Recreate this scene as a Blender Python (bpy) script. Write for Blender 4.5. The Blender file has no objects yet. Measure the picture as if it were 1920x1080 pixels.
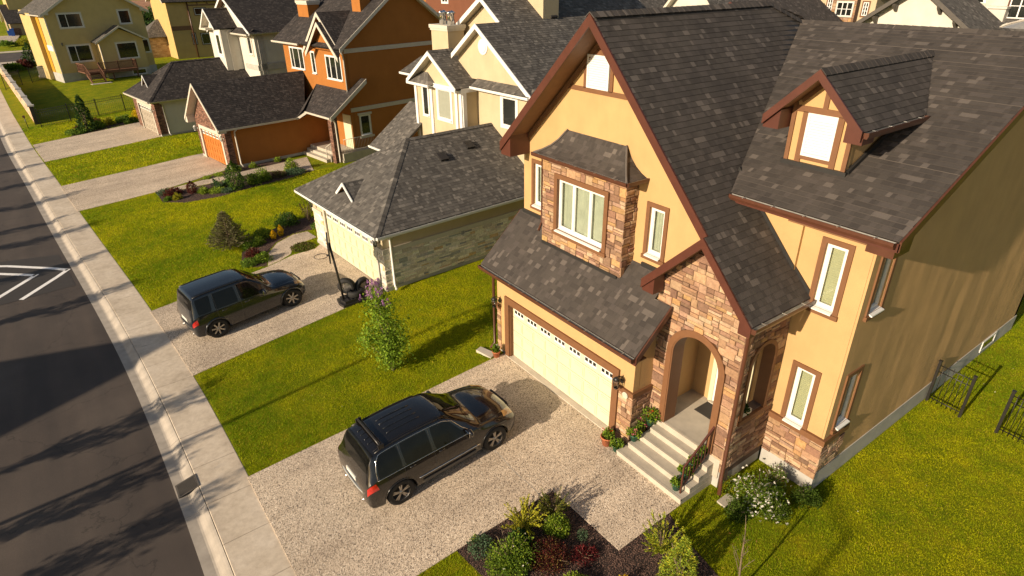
import bpy, bmesh, math, random
import numpy as np
from mathutils import Vector as V, Matrix
random.seed(7)
rng = np.random.default_rng(7)
C = bpy.context.scene.collection
sc = bpy.context.scene
R = math.radians

# ------------------------------------------------------------------ camera
f_px = 1148.89
cam = bpy.data.cameras.new("camera"); cam.sensor_width = 36.0; cam.lens = 36.0*f_px/1920
cam.clip_end = 2000; cam.clip_start = 0.1
co = bpy.data.objects.new("camera", cam); C.objects.link(co)
M3 = Matrix(((0.80886054, 0.27761323, -0.51833919), (-0.58790899, 0.36627412, -0.72125328), (-0.01037522, 0.88812959, 0.459476)))
co.matrix_world = Matrix.Translation((0, 0, 11.2)) @ M3.to_4x4()
sc.camera = co
# ------------------------------------------------------------------ light
EL, AZ = R(20.0), R(4.2)
w = bpy.data.worlds.new("World"); sc.world = w; w.use_nodes = True
nt = w.node_tree; sky = nt.nodes.new("ShaderNodeTexSky"); sky.sky_type = 'NISHITA'; sky.sun_disc = False
sky.sun_elevation = EL; sky.sun_rotation = R(267); sky.altitude = 300; sky.air_density = 1.0; sky.dust_density = 1.2
bgn = nt.nodes["Background"]; bgn.inputs[1].default_value = 0.085
tn = nt.nodes.new("ShaderNodeMix"); tn.data_type = 'RGBA'; tn.blend_type = 'MULTIPLY'; tn.inputs[0].default_value = 1.0; tn.inputs[7].default_value = (1.0, .90, .80, 1)
nt.links.new(sky.outputs[0], tn.inputs[6]); nt.links.new(tn.outputs[2], bgn.inputs[0])
sl = bpy.data.lights.new("sun", 'SUN'); sl.energy = 5.0; sl.angle = R(0.55); sl.color = (1.0, 0.825, 0.61)
so = bpy.data.objects.new("sun", sl); C.objects.link(so)
d = V((math.cos(EL)*math.cos(AZ), math.cos(EL)*math.sin(AZ), -math.sin(EL)))
so.rotation_euler = d.to_track_quat('-Z', 'Y').to_euler(); so.location = (-30, 0, 30)
vs = sc.view_settings; vs.view_transform = 'Standard'; vs.look = 'None'; vs.gamma = 1; vs.exposure = 0.5
vs.use_curve_mapping = False

# ------------------------------------------------------------------ materials
class N:
    def __init__(s, name):
        s.m = bpy.data.materials.new(name); s.m.use_nodes = True; s.t = s.m.node_tree
        s.b = s.t.nodes["Principled BSDF"]; s.out = s.t.nodes["Material Output"]
    def n(s, t, **k):
        x = s.t.nodes.new(t)
        for a, b in k.items():
            if a.startswith('i_'):
                q = a[2:]; q = int(q) if q.isdigit() else q.replace('_', ' ')
                x.inputs[q].default_value = b
            else: setattr(x, a, b)
        return x
    def l(s, a, b): s.t.links.new(a, b)
    def coord(s, kind='Object'): return s.n("ShaderNodeTexCoord").outputs[kind]
    def mapping(s, vec, scale=(1, 1, 1), rot=(0, 0, 0)):
        m = s.n("ShaderNodeMapping"); m.inputs['Scale'].default_value = scale; m.inputs['Rotation'].default_value = rot
        s.l(vec, m.inputs[0]); return m.outputs[0]
    def noise(s, vec, scale, detail=4, rough=.55, out='Fac'):
        x = s.n("ShaderNodeTexNoise"); x.inputs['Scale'].default_value = scale; x.inputs['Detail'].default_value = detail
        x.inputs['Roughness'].default_value = rough; s.l(vec, x.inputs['Vector']); return x.outputs[out]
    def ramp(s, fac, stops, interp='LINEAR'):
        x = s.n("ShaderNodeValToRGB"); e = x.color_ramp.elements; x.color_ramp.interpolation = interp
        while len(e) < len(stops): e.new(0.5)
        for i, (p, c) in enumerate(stops):
            e[i].position = p; e[i].color = (*c, 1) if len(c) == 3 else c
        s.l(fac, x.inputs[0]); return x.outputs[0]
    def mix(s, fac, a, b, mode='MIX'):
        x = s.n("ShaderNodeMix", data_type='RGBA', blend_type=mode)
        for i, v in ((0, fac), (6, a), (7, b)):
            if hasattr(v, 'is_linked'): s.l(v, x.inputs[i])
            else: x.inputs[i].default_value = v if i == 0 else (*v, 1)
        return x.outputs[2]
    def math(s, op, a, b=None, c=None):
        x = s.n("ShaderNodeMath", operation=op)
        for i, v in enumerate((a, b, c)):
            if v is None: continue
            if hasattr(v, 'is_linked'): s.l(v, x.inputs[i])
            else: x.inputs[i].default_value = v
        return x.outputs[0]
    def bump(s, h, dist=.01, strength=1.0, normal=None):
        x = s.n("ShaderNodeBump"); x.inputs['Distance'].default_value = dist; x.inputs['Strength'].default_value = strength
        s.l(h, x.inputs['Height'])
        if normal is not None: s.l(normal, x.inputs['Normal'])
        s.l(x.outputs[0], s.b.inputs['Normal']); return x.outputs[0]
    def col(s, c):
        if hasattr(c, 'is_linked'): s.l(c, s.b.inputs['Base Color'])
        else: s.b.inputs['Base Color'].default_value = (*c, 1)
    def set(s, **k):
        for a, b in k.items(): s.b.inputs[a.replace('_', ' ')].default_value = b
        return s

def plain(name, c, rough=.5, metal=0, spec=.5, var=.12, scale=6, coat=0, bump=0, bscale=60):
    s = N(name); s.set(Roughness=rough, Metallic=metal); s.b.inputs['Specular IOR Level'].default_value = spec
    o = s.coord(); f = s.noise(o, scale)
    a = tuple(min(1, x*(1-var)) for x in c); b = tuple(min(1, x*(1+var)) for x in c)
    s.col(s.ramp(f, [(.3, a), (.7, b)]))
    if coat: s.b.inputs['Coat Weight'].default_value = coat; s.b.inputs['Coat Roughness'].default_value = .04
    if bump: s.bump(s.noise(o, bscale), bump)
    return s.m

def stucco(name, c, wave=0.0):
    s = N(name); s.set(Roughness=.9); s.b.inputs['Specular IOR Level'].default_value = .15
    o = s.coord(); f = s.noise(o, 1.3, 5); g = s.noise(s.mapping(o, (6, 6, .7)), 1.0, 4)
    c1 = s.ramp(f, [(.25, tuple(x*.9 for x in c)), (.75, tuple(min(1, x*1.06) for x in c))])
    c2 = s.ramp(g, [(.3, (.93, .92, .90)), (.6, (1, 1, 1))])
    s.col(s.mix(.3, c1, c2, 'MULTIPLY'))
    nb = s.bump(s.noise(o, 55, 4, .7), .009, .8)
    if wave:
        h = s.noise(s.mapping(o, (.75, .75, .22), (0, .32, 0)), 1.0, 2.5, .4)
        h2 = s.noise(s.mapping(o, (.45, .45, .3)), 1.0, 2)
        hh = s.math('ADD', h, s.math('MULTIPLY', h2, 1.0))
        s.bump(hh, wave, 1.0, nb)
    return s.m

def shingle(name, cols, lines=.55):
    """laminated shingle: uv in metres, rows of .16, tabs of random width and tone"""
    s = N(name); s.set(Roughness=.95); s.b.inputs['Specular IOR Level'].default_value = .18
    uv = s.n("ShaderNodeUVMap").outputs[0]
    sp = s.n("ShaderNodeSeparateXYZ"); s.l(uv, sp.inputs[0])
    v = s.math('DIVIDE', sp.outputs[1], .145); row = s.math('FLOOR', v); fr = s.math('FRACT', v)
    def wn(vec):
        x = s.n("ShaderNodeTexWhiteNoise", noise_dimensions='2D'); s.l(vec, x.inputs['Vector']); return x
    def comb(a, b):
        x = s.n("ShaderNodeCombineXYZ"); s.l(a, x.inputs[0])
        if hasattr(b, 'is_linked'): s.l(b, x.inputs[1])
        else: x.inputs[1].default_value = b
        return x.outputs[0]
    r1 = wn(comb(row, 3.3)).outputs[0]
    # warp u a little so that tab widths differ
    wv = s.n("ShaderNodeTexNoise", noise_dimensions='2D'); wv.inputs['Scale'].default_value = 2.6; wv.inputs['Detail'].default_value = 1
    s.l(comb(sp.outputs[0], s.math('MULTIPLY', row, 5.17)), wv.inputs['Vector'])
    u = s.math('ADD', s.math('ADD', s.math('DIVIDE', sp.outputs[0], .135), s.math('MULTIPLY', r1, 9.0)), s.math('MULTIPLY', wv.outputs[0], 3.4))
    cell = s.math('FLOOR', u); fu = s.math('FRACT', u)
    wc = wn(comb(cell, row)).outputs[0]
    base = s.ramp(wc, cols, 'CONSTANT')
    gr = s.noise(uv, 90, 3, .7); blot = s.noise(uv, .8, 4, .6)
    base = s.mix(1, base, s.ramp(gr, [(.3, (.8, .8, .8)), (.7, (1.2, 1.2, 1.2))]), 'MULTIPLY')
    base = s.mix(1, base, s.ramp(blot, [(.3, (.84, .84, .86)), (.7, (1.14, 1.12, 1.1))]), 'MULTIPLY')
    s.col(base)
    # thicker tabs: raised where the white noise is high; plus gaps between tabs and the butt edge of each row
    up = s.math('GREATER_THAN', wn(comb(s.math('ADD', cell, 17.3), row)).outputs[0], .5)
    gap = s.math('LESS_THAN', fu, .05); butt = s.math('SUBTRACT', 1.0, fr)
    h = s.math('ADD', s.math('MULTIPLY', up, .5), s.math('MULTIPLY', butt, .9))
    h = s.math('SUBTRACT', h, s.math('MULTIPLY', gap, .35)); h = s.math('ADD', h, s.math('MULTIPLY', gr, .25))
    s.bump(h, .012, .9)
    return s.m

def attrmat(name, rough=.9, bump=.01, bscale=25, gloss=.2):
    s = N(name); s.set(Roughness=rough); s.b.inputs['Specular IOR Level'].default_value = gloss
    a = s.n("ShaderNodeAttribute", attribute_name='Col').outputs[0]; o = s.coord()
    g = s.noise(o, bscale*.6, 5, .65)
    s.col(s.mix(1, a, s.ramp(g, [(.25, (.68, .66, .64)), (.72, (1.22, 1.2, 1.16))]), 'MULTIPLY'))
    if bump: s.bump(s.noise(o, bscale, 5, .65), bump)
    return s.m

def leafmat(name, trans=.35):
    s = N(name); s.set(Roughness=.7); s.b.inputs['Specular IOR Level'].default_value = .14
    a = s.n("ShaderNodeAttribute", attribute_name='Col').outputs[0]
    s.col(a)
    tr = s.n("ShaderNodeBsdfTranslucent"); s.l(a, tr.inputs[0]); mx = s.n("ShaderNodeMixShader"); mx.inputs[0].default_value = trans
    s.l(s.b.outputs[0], mx.inputs[1]); s.l(tr.outputs[0], mx.inputs[2]); s.l(mx.outputs[0], s.out.inputs[0])
    return s.m

def glassmat(name, tint=(.9, .95, .93), refl=.12):
    s = N(name); s.t.nodes.remove(s.b)
    t = s.n("ShaderNodeBsdfTransparent"); t.inputs[0].default_value = (*tint, 1)
    g = s.n("ShaderNodeBsdfGlossy"); g.inputs['Roughness'].default_value = .02
    ge = s.n("ShaderNodeNewGeometry"); dt = s.n("ShaderNodeVectorMath", operation='DOT_PRODUCT'); s.l(ge.outputs['Incoming'], dt.inputs[0]); s.l(ge.outputs['Normal'], dt.inputs[1])
    k5 = s.math('POWER', s.math('SUBTRACT', 1.0, s.math('ABSOLUTE', dt.outputs['Value'])), 5.0)
    ad = s.math('ADD', s.math('MULTIPLY', k5, .9), refl*.5); mx = s.n("ShaderNodeMixShader"); s.l(ad, mx.inputs[0])
    s.l(t.outputs[0], mx.inputs[1]); s.l(g.outputs[0], mx.inputs[2]); s.l(mx.outputs[0], s.out.inputs[0])
    return s.m

def brickmat(name, cols, mortar, bw=.22, bh=.075, msize=.008):
    s = N(name); s.set(Roughness=.92); s.b.inputs['Specular IOR Level'].default_value = .15
    uv = s.n("ShaderNodeUVMap").outputs[0]
    b = s.n("ShaderNodeTexBrick"); b.offset = .5; s.l(uv, b.inputs['Vector'])
    b.inputs['Scale'].default_value = 1; b.inputs['Brick Width'].default_value = bw; b.inputs['Row Height'].default_value = bh
    b.inputs['Mortar Size'].default_value = msize; b.inputs['Mortar Smooth'].default_value = .2
    b.inputs['Color1'].default_value = (0, 0, 0, 1); b.inputs['Color2'].default_value = (1, 1, 1, 1); b.inputs['Mortar'].default_value = (0, 0, 0, 1)
    c = s.ramp(b.outputs['Color'], cols); g = s.noise(uv, 30, 4, .6)
    c = s.mix(1, c, s.ramp(g, [(.3, (.75, .75, .75)), (.7, (1.15, 1.15, 1.15))]), 'MULTIPLY')
    s.col(s.mix(b.outputs['Fac'], c, mortar))
    s.bump(s.math('ADD', s.math('MULTIPLY', b.outputs['Fac'], -1.0), s.math('MULTIPLY', g, .5)), .012)
    return s.m

M = {}
br = [(0, (.055, .048, .043)), (.15, (.063, .055, .049)), (.42, (.070, .061, .054)), (.74, (.080, .069, .062)), (.92, (.124, .107, .094))]
M['roofA'] = shingle('brown_grey_shingles', br)
gr_ = [(0, (.080, .074, .067)), (.2, (.098, .091, .082)), (.5, (.115, .107, .096)), (.78, (.142, .131, .117)), (.93, (.185, .170, .150))]
M['roofB'] = shingle('weathered_grey_shingles', gr_)
dk_ = [(0, (.036, .032, .031)), (.3, (.044, .039, .037)), (.6, (.055, .048, .045)), (.85, (.074, .065, .060))]
M['roofC'] = shingle('charcoal_shingles', dk_)
M['yellow'] = stucco('yellow_stucco', (.50, .322, .148), .0)
M['yellow_side'] = stucco('yellow_side_stucco', (.50, .322, .148), .12)
M['cream'] = stucco('cream_stucco', (0.493, 0.405, 0.264))
M['tan_st'] = stucco('tan_stucco', (0.36, 0.27, 0.16))
M['orange_st'] = stucco('orange_stucco', (0.353, 0.139, 0.034))
M['grey_st'] = stucco('pale_grey_stucco', (.56, .54, .47))
M['far_yellow'] = stucco('far_yellow_stucco', (0.515, 0.396, 0.175))
M['ochre_st'] = stucco('ochre_stucco', (0.468, 0.255, 0.025))
M['olive_st'] = stucco('olive_stucco', (.50, .35, .14))
M['darkbrown_st'] = stucco('dark_brown_stucco', (.17, .07, .04))
M['white_st'] = stucco('white_stucco', (0.57, 0.543, 0.478))
M['greige_st'] = stucco('greige_stucco', (.55, .50, .44))
M['trim'] = plain('brown_trim', (.165, .072, .028), .65, var=.08)
M['fascia'] = plain('russet_fascia', (.082, .024, .014), .45, var=.12, scale=3)
M['bronze'] = plain('bronze_gutter', (.085, .032, .018), .35, var=.1)
M['soffit'] = plain('brown_soffit', (0.18, 0.086, 0.036), .6)
M['galv'] = plain('galvanised_metal', (.55, .54, .50), .38, .7)
M['white'] = plain('white_vinyl', (0.703, 0.694, 0.665), .4, var=.03)
M['offwhite'] = plain('off_white_trim', (0.54, 0.495, 0.414), .5, var=.05)
M['greytrim'] = plain('pale_grey_trim', (.50, .45, .37), .55, var=.06)
M['flash'] = plain('black_flashing', (.02, .019, .018), .5)
M['door'] = plain('pale_yellow_door', (0.607, 0.561, 0.386), .5, var=.03, scale=2)
M['door2'] = plain('lemon_door', (0.607, 0.57, 0.386), .5, var=.03, scale=2)
M['door3'] = plain('orange_door', (0.45, 0.153, 0.027), .5, var=.06, scale=2)
M['door4'] = plain('grey_door', (.38, .33, .26), .5, var=.04, scale=2)
M['dark'] = plain('dark_interior', (.015, .014, .013), .6)
M['black'] = plain('black_metal', (.018, .016, .015), .38, var=.2)
M['blackplastic'] = plain('black_plastic', (.022, .020, .020), .45, bump=.002)
M['curtain'] = plain('sheer_curtain', (0.8, 0.78, 0.66), .9, var=.12, scale=4)
M['blind'] = plain('cream_blind', (0.8, 0.74, 0.52), .9, var=.05)
M['glass'] = glassmat('window_glass', (.80, .83, .80), .14)
M['blindglass'] = plain('blind_behind_glass', (.30, .31, .25), .25, var=.05)
M['darkgrey'] = plain('dark_grey_trim', (.07, .06, .05), .6)
M['glassdark'] = plain('dark_window_glass', (.018, .020, .018), .06, spec=.8, var=.5, scale=.9)
M['concrete'] = plain('pale_concrete', (0.52, 0.46, 0.38), .85, var=.14, scale=2.5, bump=.004, bscale=70)
M['found'] = plain('foundation_concrete', (0.4, 0.38, 0.34), .9, var=.12, scale=2, bump=.006, bscale=30)
M['step'] = plain('step_concrete', (0.432, 0.386, 0.313), .85, var=.13, scale=3, bump=.003, bscale=90)
M['stone'] = attrmat('stone_veneer', .9, .02, 22)
M['mortar'] = plain('veneer_mortar', (0.13, 0.085, 0.06), .95)
M['limestone'] = attrmat('limestone_veneer', .9, .012, 30)
M['brick'] = brickmat('dark_red_brick', [(0, (.07, .032, .022)), (.5, (.17, .075, .05)), (1, (.30, .15, .10))], (.22, .17, .13))
M['brick2'] = brickmat('tan_fence_brick', [(0, (.38, .22, .13)), (.5, (.55, .36, .23)), (1, (.70, .50, .34))], (.5, .42, .32), .5, .22, .015)
M['wood'] = plain('stained_deck_wood', (.13, .055, .028), .7, var=.3, scale=8)
M['bark'] = plain('bark', (.16, .115, .07), .9, var=.3, scale=20, bump=.01)
M['leaf'] = leafmat('leaves'); M['needle'] = leafmat('needles', .12)
M['tyre'] = plain('tyre_rubber', (.014, .013, .012), .75, bump=.002)
M['alloy'] = plain('alloy_rim', (.42, .40, .37), .32, .85)
M['chrome'] = plain('chrome', (.75, .73, .70), .12, 1.0, var=.02)
M['paint1'] = plain('black_car_paint', (.010, .009, .009), .22, .25, var=.1, coat=1)
M['paint2'] = plain('dark_navy_car_paint', (.010, .013, .018), .22, .25, var=.1, coat=1)
M['carglass'] = plain('tinted_car_glass', (.006, .006, .005), .03, spec=.3, var=.3)
M['cladding'] = plain('grey_bumper_plastic', (.06, .055, .05), .45)
M['lampred'] = plain('red_lamp_lens', (.45, .018, .012), .12, var=.25, scale=14, coat=1)
M['lampclear'] = plain('clear_lamp_lens', (.45, .42, .36), .1, .4, coat=1)
M['lampamber'] = plain('amber_lamp_lens', (.55, .30, .10), .12, coat=1)
M['plate'] = plain('number_plate', (.72, .70, .62), .4)
M['terracotta'] = plain('terracotta', (.42, .13, .05), .8, var=.15)
M['greenpot'] = plain('green_plastic_pot', (.02, .10, .06), .45)
M['blue'] = plain('blue_plastic', (.02, .10, .42), .45)
M['mat_rubber'] = plain('rubber_mat', (.03, .026, .022), .8)
M['paintline'] = plain('white_road_paint', (0.85, 0.83, 0.8), .7, var=.12, scale=9, bump=.003)
M['rust'] = plain('rusty_fence', (.03, .02, .016), .6, var=.3)

def ground_mats():
    s = N('lawn_soil'); s.set(Roughness=.95); s.b.inputs['Specular IOR Level'].default_value = .1
    o = s.coord(); a = s.noise(o, 1.1, 6, .7); b = s.noise(o, 22, 5, .75)
    c = s.ramp(a, [(.28, (.12, .17, .004)), (.5, (.22, .25, .005)), (.72, (.36, .30, .008))])
    s.col(s.mix(1, c, s.ramp(b, [(.25, (.42, .48, .4)), (.55, (1, 1, 1)), (.8, (1.4, 1.3, 1.1))]), 'MULTIPLY'))
    s.bump(s.noise(o, 30, 6, .8), .09, 1.0); M['lawn'] = s.m
    s = N('exposed_aggregate'); s.set(Roughness=.85); o = s.coord()
    vo = s.n("ShaderNodeTexVoronoi", feature='F1'); vo.inputs['Scale'].default_value = 55; s.l(o, vo.inputs['Vector'])
    bw = s.n("ShaderNodeRGBToBW"); s.l(vo.outputs['Color'], bw.inputs[0])
    c = s.ramp(bw.outputs[0], [(.14, (.10, .082, .068)), (.32, (.40, .325, .25)), (.52, (.58, .48, .37)), (.78, (.67, .56, .44)), (.9, (.88, .79, .66))])
    d_ = s.noise(o, .7, 5, .6)
    s.col(s.mix(1, c, s.ramp(d_, [(.3, (.82, .80, .78)), (.7, (1.12, 1.1, 1.06))]), 'MULTIPLY'))
    lane = s.noise(s.mapping(o, (.12, 1.6, 1)), 1.0, 3, .5); st = s.noise(o, 1.9, 3, .5)
    pc = s.b.inputs['Base Color'].links[0].from_socket
    pc = s.mix(1, pc, s.ramp(lane, [(.35, (.86, .85, .84)), (.6, (1.04, 1.04, 1.04))]), 'MULTIPLY')
    s.col(s.mix(1, pc, s.ramp(st, [(.70, (1, 1, 1)), (.80, (.74, .72, .70))]), 'MULTIPLY'))
    s.bump(vo.outputs['Distance'], .008, .7); M['aggregate'] = s.m
    s = N('asphalt'); s.set(Roughness=.82); o = s.coord()
    a = s.noise(o, .35, 6, .6); b = s.noise(o, 60, 4, .8); st = s.noise(s.mapping(o, (1.3, .12, 1)), 1.0, 4)
    c = s.ramp(a, [(.3, (.058, .044, .036)), (.55, (.075, .058, .047)), (.75, (.100, .079, .064))])
    c = s.mix(1, c, s.ramp(b, [(.3, (.7, .7, .7)), (.6, (1.05, 1.05, 1.05)), (.78, (1.7, 1.65, 1.6))]), 'MULTIPLY')
    s.col(s.mix(1, c, s.ramp(st, [(.35, (.85, .85, .86)), (.65, (1.15, 1.13, 1.1))]), 'MULTIPLY'))
    cv = s.n("ShaderNodeTexVoronoi", feature='DISTANCE_TO_EDGE'); cv.inputs['Scale'].default_value = .28
    wv = s.n("ShaderNodeVectorMath", operation='ADD'); s.l(o, wv.inputs[0]); s.l(s.noise(o, 1.4, 4, .6, 'Color'), wv.inputs[1]); s.l(wv.outputs[0], cv.inputs['Vector'])
    pc = s.b.inputs['Base Color'].links[0].from_socket
    s.col(s.mix(1, pc, s.ramp(cv.outputs['Distance'], [(.0, (.55, .55, .55)), (.006, (1, 1, 1))]), 'MULTIPLY'))
    s.bump(b, .006, .8); M['asphalt'] = s.m
    s = N('fresh_asphalt'); s.set(Roughness=.75); o = s.coord(); b = s.noise(o, 70, 4, .8)
    s.col(s.ramp(b, [(.3, (.030, .025, .022)), (.7, (.055, .046, .040))])); s.bump(b, .006, .8); M['patch'] = s.m
    s = N('sidewalk_concrete'); s.set(Roughness=.88); o = s.coord(); a = s.noise(o, .9, 7, .68); b = s.noise(o, 90, 3, .7); k = s.noise(o, 6, 5, .7)
    c = s.ramp(a, [(.28, (.44, .365, .28)), (.5, (.56, .475, .37)), (.72, (.64, .555, .45))])
    c = s.mix(1, c, s.ramp(k, [(.3, (.84, .82, .8)), (.6, (1.05, 1.05, 1.05))]), 'MULTIPLY')
    s.col(s.mix(1, c, s.ramp(b, [(.3, (.9, .9, .9)), (.7, (1.08, 1.08, 1.08))]), 'MULTIPLY')); s.bump(b, .003, .6); M['sidewalk'] = s.m
    s = N('bark_mulch'); s.set(Roughness=.95); o = s.coord()
    vo = s.n("ShaderNodeTexVoronoi", feature='F1'); vo.inputs['Scale'].default_value = 26
    s.l(s.mapping(o, (1, 1.7, 1), (0, 0, .6)), vo.inputs['Vector'])
    bw = s.n("ShaderNodeRGBToBW"); s.l(vo.outputs['Color'], bw.inputs[0])
    s.col(s.ramp(bw.outputs[0], [(.2, (.018, .010, .008)), (.5, (.07, .036, .026)), (.8, (.17, .095, .07))]))
    s.bump(vo.outputs['Distance'], .05, 1.0); M['mulch'] = s.m
    M['kerb'] = plain('kerb_concrete', (.40, .35, .29), .9, var=.16, scale=3, bump=.004, bscale=60)
    s = N('bare_earth'); s.set(Roughness=.95); o = s.coord(); a = s.noise(o, .5, 6, .7)
    s.col(s.ramp(a, [(.3, (.16, .07, .035)), (.7, (.33, .17, .09))])); s.bump(a, .3); M['earth'] = s.m
ground_mats()

# ------------------------------------------------------------------ mesh building
OFF = V((0, 0, 0))
class MB:
    def __init__(s): s.v = []; s.f = []; s.m = []; s.uv = {}; s.c = {}; s.sm = set()
    def add(s, vs, fs, m=0, uvs=None, col=None, smooth=False):
        b = len(s.v); s.v += [tuple(x) for x in vs]
        for i, f in enumerate(fs):
            k = len(s.f); s.f.append(tuple(b+j for j in f)); s.m.append(m)
            if uvs: s.uv[k] = uvs[i]
            if col is not None: s.c[k] = col
            if smooth: s.sm.add(k)
    def box(s, a, b, m=0, col=None):
        x0, y0, z0 = (min(a[i], b[i]) for i in range(3)); x1, y1, z1 = (max(a[i], b[i]) for i in range(3))
        s.add([(x0,y0,z0),(x1,y0,z0),(x1,y1,z0),(x0,y1,z0),(x0,y0,z1),(x1,y0,z1),(x1,y1,z1),(x0,y1,z1)],
              [(0,3,2,1),(4,5,6,7),(0,1,5,4),(1,2,6,5),(2,3,7,6),(3,0,4,7)], m, col=col); return s
    def obox(s, c, ax, h, m=0, col=None):
        c = V(c); A = [V(a).normalized()*k for a, k in zip(ax, h)]
        vs = [c+A[0]*i+A[1]*j+A[2]*k for k in (-1, 1) for i, j in ((-1,-1),(1,-1),(1,1),(-1,1))]
        s.add(vs, [(0,3,2,1),(4,5,6,7),(0,1,5,4),(1,2,6,5),(2,3,7,6),(3,0,4,7)], m, col=col); return s
    def prism(s, poly, vec, m=0, mside=None, mend=None, col=None):
        p = [V(q) for q in poly]; n = len(p); vec = V(vec); q = [a+vec for a in p]
        nn = V((0, 0, 0))
        for i in range(n): nn += p[i].cross(p[(i+1) % n])
        if nn.dot(vec) > 0: f0, f1, fl = tuple(range(n))[::-1], tuple(range(n, 2*n)), False
        else: f0, f1, fl = tuple(range(n)), tuple(range(n, 2*n))[::-1], True
        s.add(p+q, [f0], m, col=col); b = len(s.v)-2*n
        s.f.append(tuple(b+j for j in f1)); s.m.append(m if mend is None else mend)
        if col is not None: s.c[len(s.f)-1] = col
        for i in range(n):
            j = (i+1) % n; t = (b+i, b+j, b+n+j, b+n+i)
            s.f.append(t[::-1] if fl else t); s.m.append(m if mside is None else mside)
            if col is not None: s.c[len(s.f)-1] = col
        return s
    def tube(s, pts, r, n=8, m=0, col=None, cap=True):
        P = [V(p) for p in pts]; rs = r if isinstance(r, (list, tuple)) else [r]*len(P)
        b = len(s.v); up = None
        for i, p in enumerate(P):
            t = (P[min(i+1, len(P)-1)]-P[max(i-1, 0)]).normalized()
            if up is None or abs(up.dot(t)) > .95: up = V((0, 0, 1)) if abs(t.z) < .9 else V((1, 0, 0))
            a = t.cross(up).normalized(); c = a.cross(t); up = c
            for k in range(n):
                q = 2*math.pi*k/n; s.v.append(tuple(p+a*math.cos(q)*rs[i]+c*math.sin(q)*rs[i]))
        for i in range(len(P)-1):
            for k in range(n):
                k2 = (k+1) % n; s.sm.add(len(s.f))
                s.f.append((b+i*n+k, b+i*n+k2, b+(i+1)*n+k2, b+(i+1)*n+k)); s.m.append(m)
                if col is not None: s.c[len(s.f)-1] = col
        if cap:
            for t in (tuple(b+k for k in range(n))[::-1], tuple(b+(len(P)-1)*n+k for k in range(n))):
                s.f.append(t); s.m.append(m)
                if col is not None: s.c[len(s.f)-1] = col
        return s
    def lathe(s, prof, c=(0, 0, 0), n=20, m=0, axis='z'):
        b = len(s.v)
        for r, z in prof:
            for k in range(n):
                q = 2*math.pi*k/n; x, y = r*math.cos(q), r*math.sin(q)
                p = (x, y, z) if axis == 'z' else (x, z, y)
                s.v.append((c[0]+p[0], c[1]+p[1], c[2]+p[2]))
        for i in range(len(prof)-1):
            for k in range(n):
                k2 = (k+1) % n; t = (b+i*n+k, b+i*n+k2, b+(i+1)*n+k2, b+(i+1)*n+k)
                s.sm.add(len(s.f)); s.f.append(t if axis == 'z' else t[::-1]); s.m.append(m)
        return s
    def build(s, name, mats, parent=None, smooth=False):
        me = bpy.data.meshes.new(name); o_ = OFF
        me.from_pydata([(x+o_.x, y+o_.y, z+o_.z) for x, y, z in s.v], [], s.f)
        if not isinstance(mats, (list, tuple)): mats = [mats]
        for m in mats: me.materials.append(M[m] if isinstance(m, str) else m)
        me.polygons.foreach_set('material_index', s.m)
        if s.sm or smooth: me.polygons.foreach_set('use_smooth', [smooth or i in s.sm for i in range(len(s.f))])
        if s.uv:
            uv = me.uv_layers.new(name='UVMap'); a = np.zeros((len(me.loops), 2), 'f')
            for k, u in s.uv.items():
                st = me.polygons[k].loop_start
                for j, q in enumerate(u): a[st+j] = q
            uv.data.foreach_set('uv', a.ravel())
        if s.c:
            at = me.color_attributes.new('Col', 'FLOAT_COLOR', 'CORNER'); a = np.ones((len(me.loops), 4), 'f')*.3
            for k, c in s.c.items():
                p = me.polygons[k]; a[p.loop_start:p.loop_start+p.loop_total, :3] = c
            at.data.foreach_set('color', a.ravel())
        ob = bpy.data.objects.new(name, me); C.objects.link(ob)
        if parent is not None: ob.parent = parent
        return ob

def build_split(b, name, mats, parent=None):
    """one object per connected piece"""
    par = list(range(len(b.v)))
    def fd(i):
        while par[i] != i: par[i] = par[par[i]]; i = par[i]
        return i
    for f in b.f:
        for q in f[1:]: par[fd(q)] = fd(f[0])
    groups = {}
    for k, f in enumerate(b.f): groups.setdefault(fd(f[0]), []).append(k)
    for ks in groups.values():
        n = MB(); mp = {}
        for k in ks:
            for i in b.f[k]:
                if i not in mp: mp[i] = len(n.v); n.v.append(b.v[i])
            q = len(n.f); n.f.append(tuple(mp[i] for i in b.f[k])); n.m.append(b.m[k])
            if k in b.uv: n.uv[q] = b.uv[k]
            if k in b.c: n.c[q] = b.c[k]
            if k in b.sm: n.sm.add(q)
        n.build(name, mats, parent)
MB.split = build_split
def tag(o, label=None, cat=None, group=None, kind=None):
    if label: o['label'] = label
    if cat: o['category'] = cat
    if group: o['group'] = group
    if kind: o['kind'] = kind
    return o
def thing(name, label, cat, loc=(0, 0, 0), rz=0, group=None):
    o = bpy.data.objects.new(name, None); C.objects.link(o); o.location = loc; o.rotation_euler = (0, 0, rz)
    o.empty_display_size = .3
    return tag(o, label, cat, group)
def copy_tree(o, parent=None):
    c = o.copy(); C.objects.link(c)
    for k in ('label',):
        pass
    if parent is not None: c.parent = parent
    for ch in list(o.children): copy_tree(ch, c)
    return c

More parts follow.
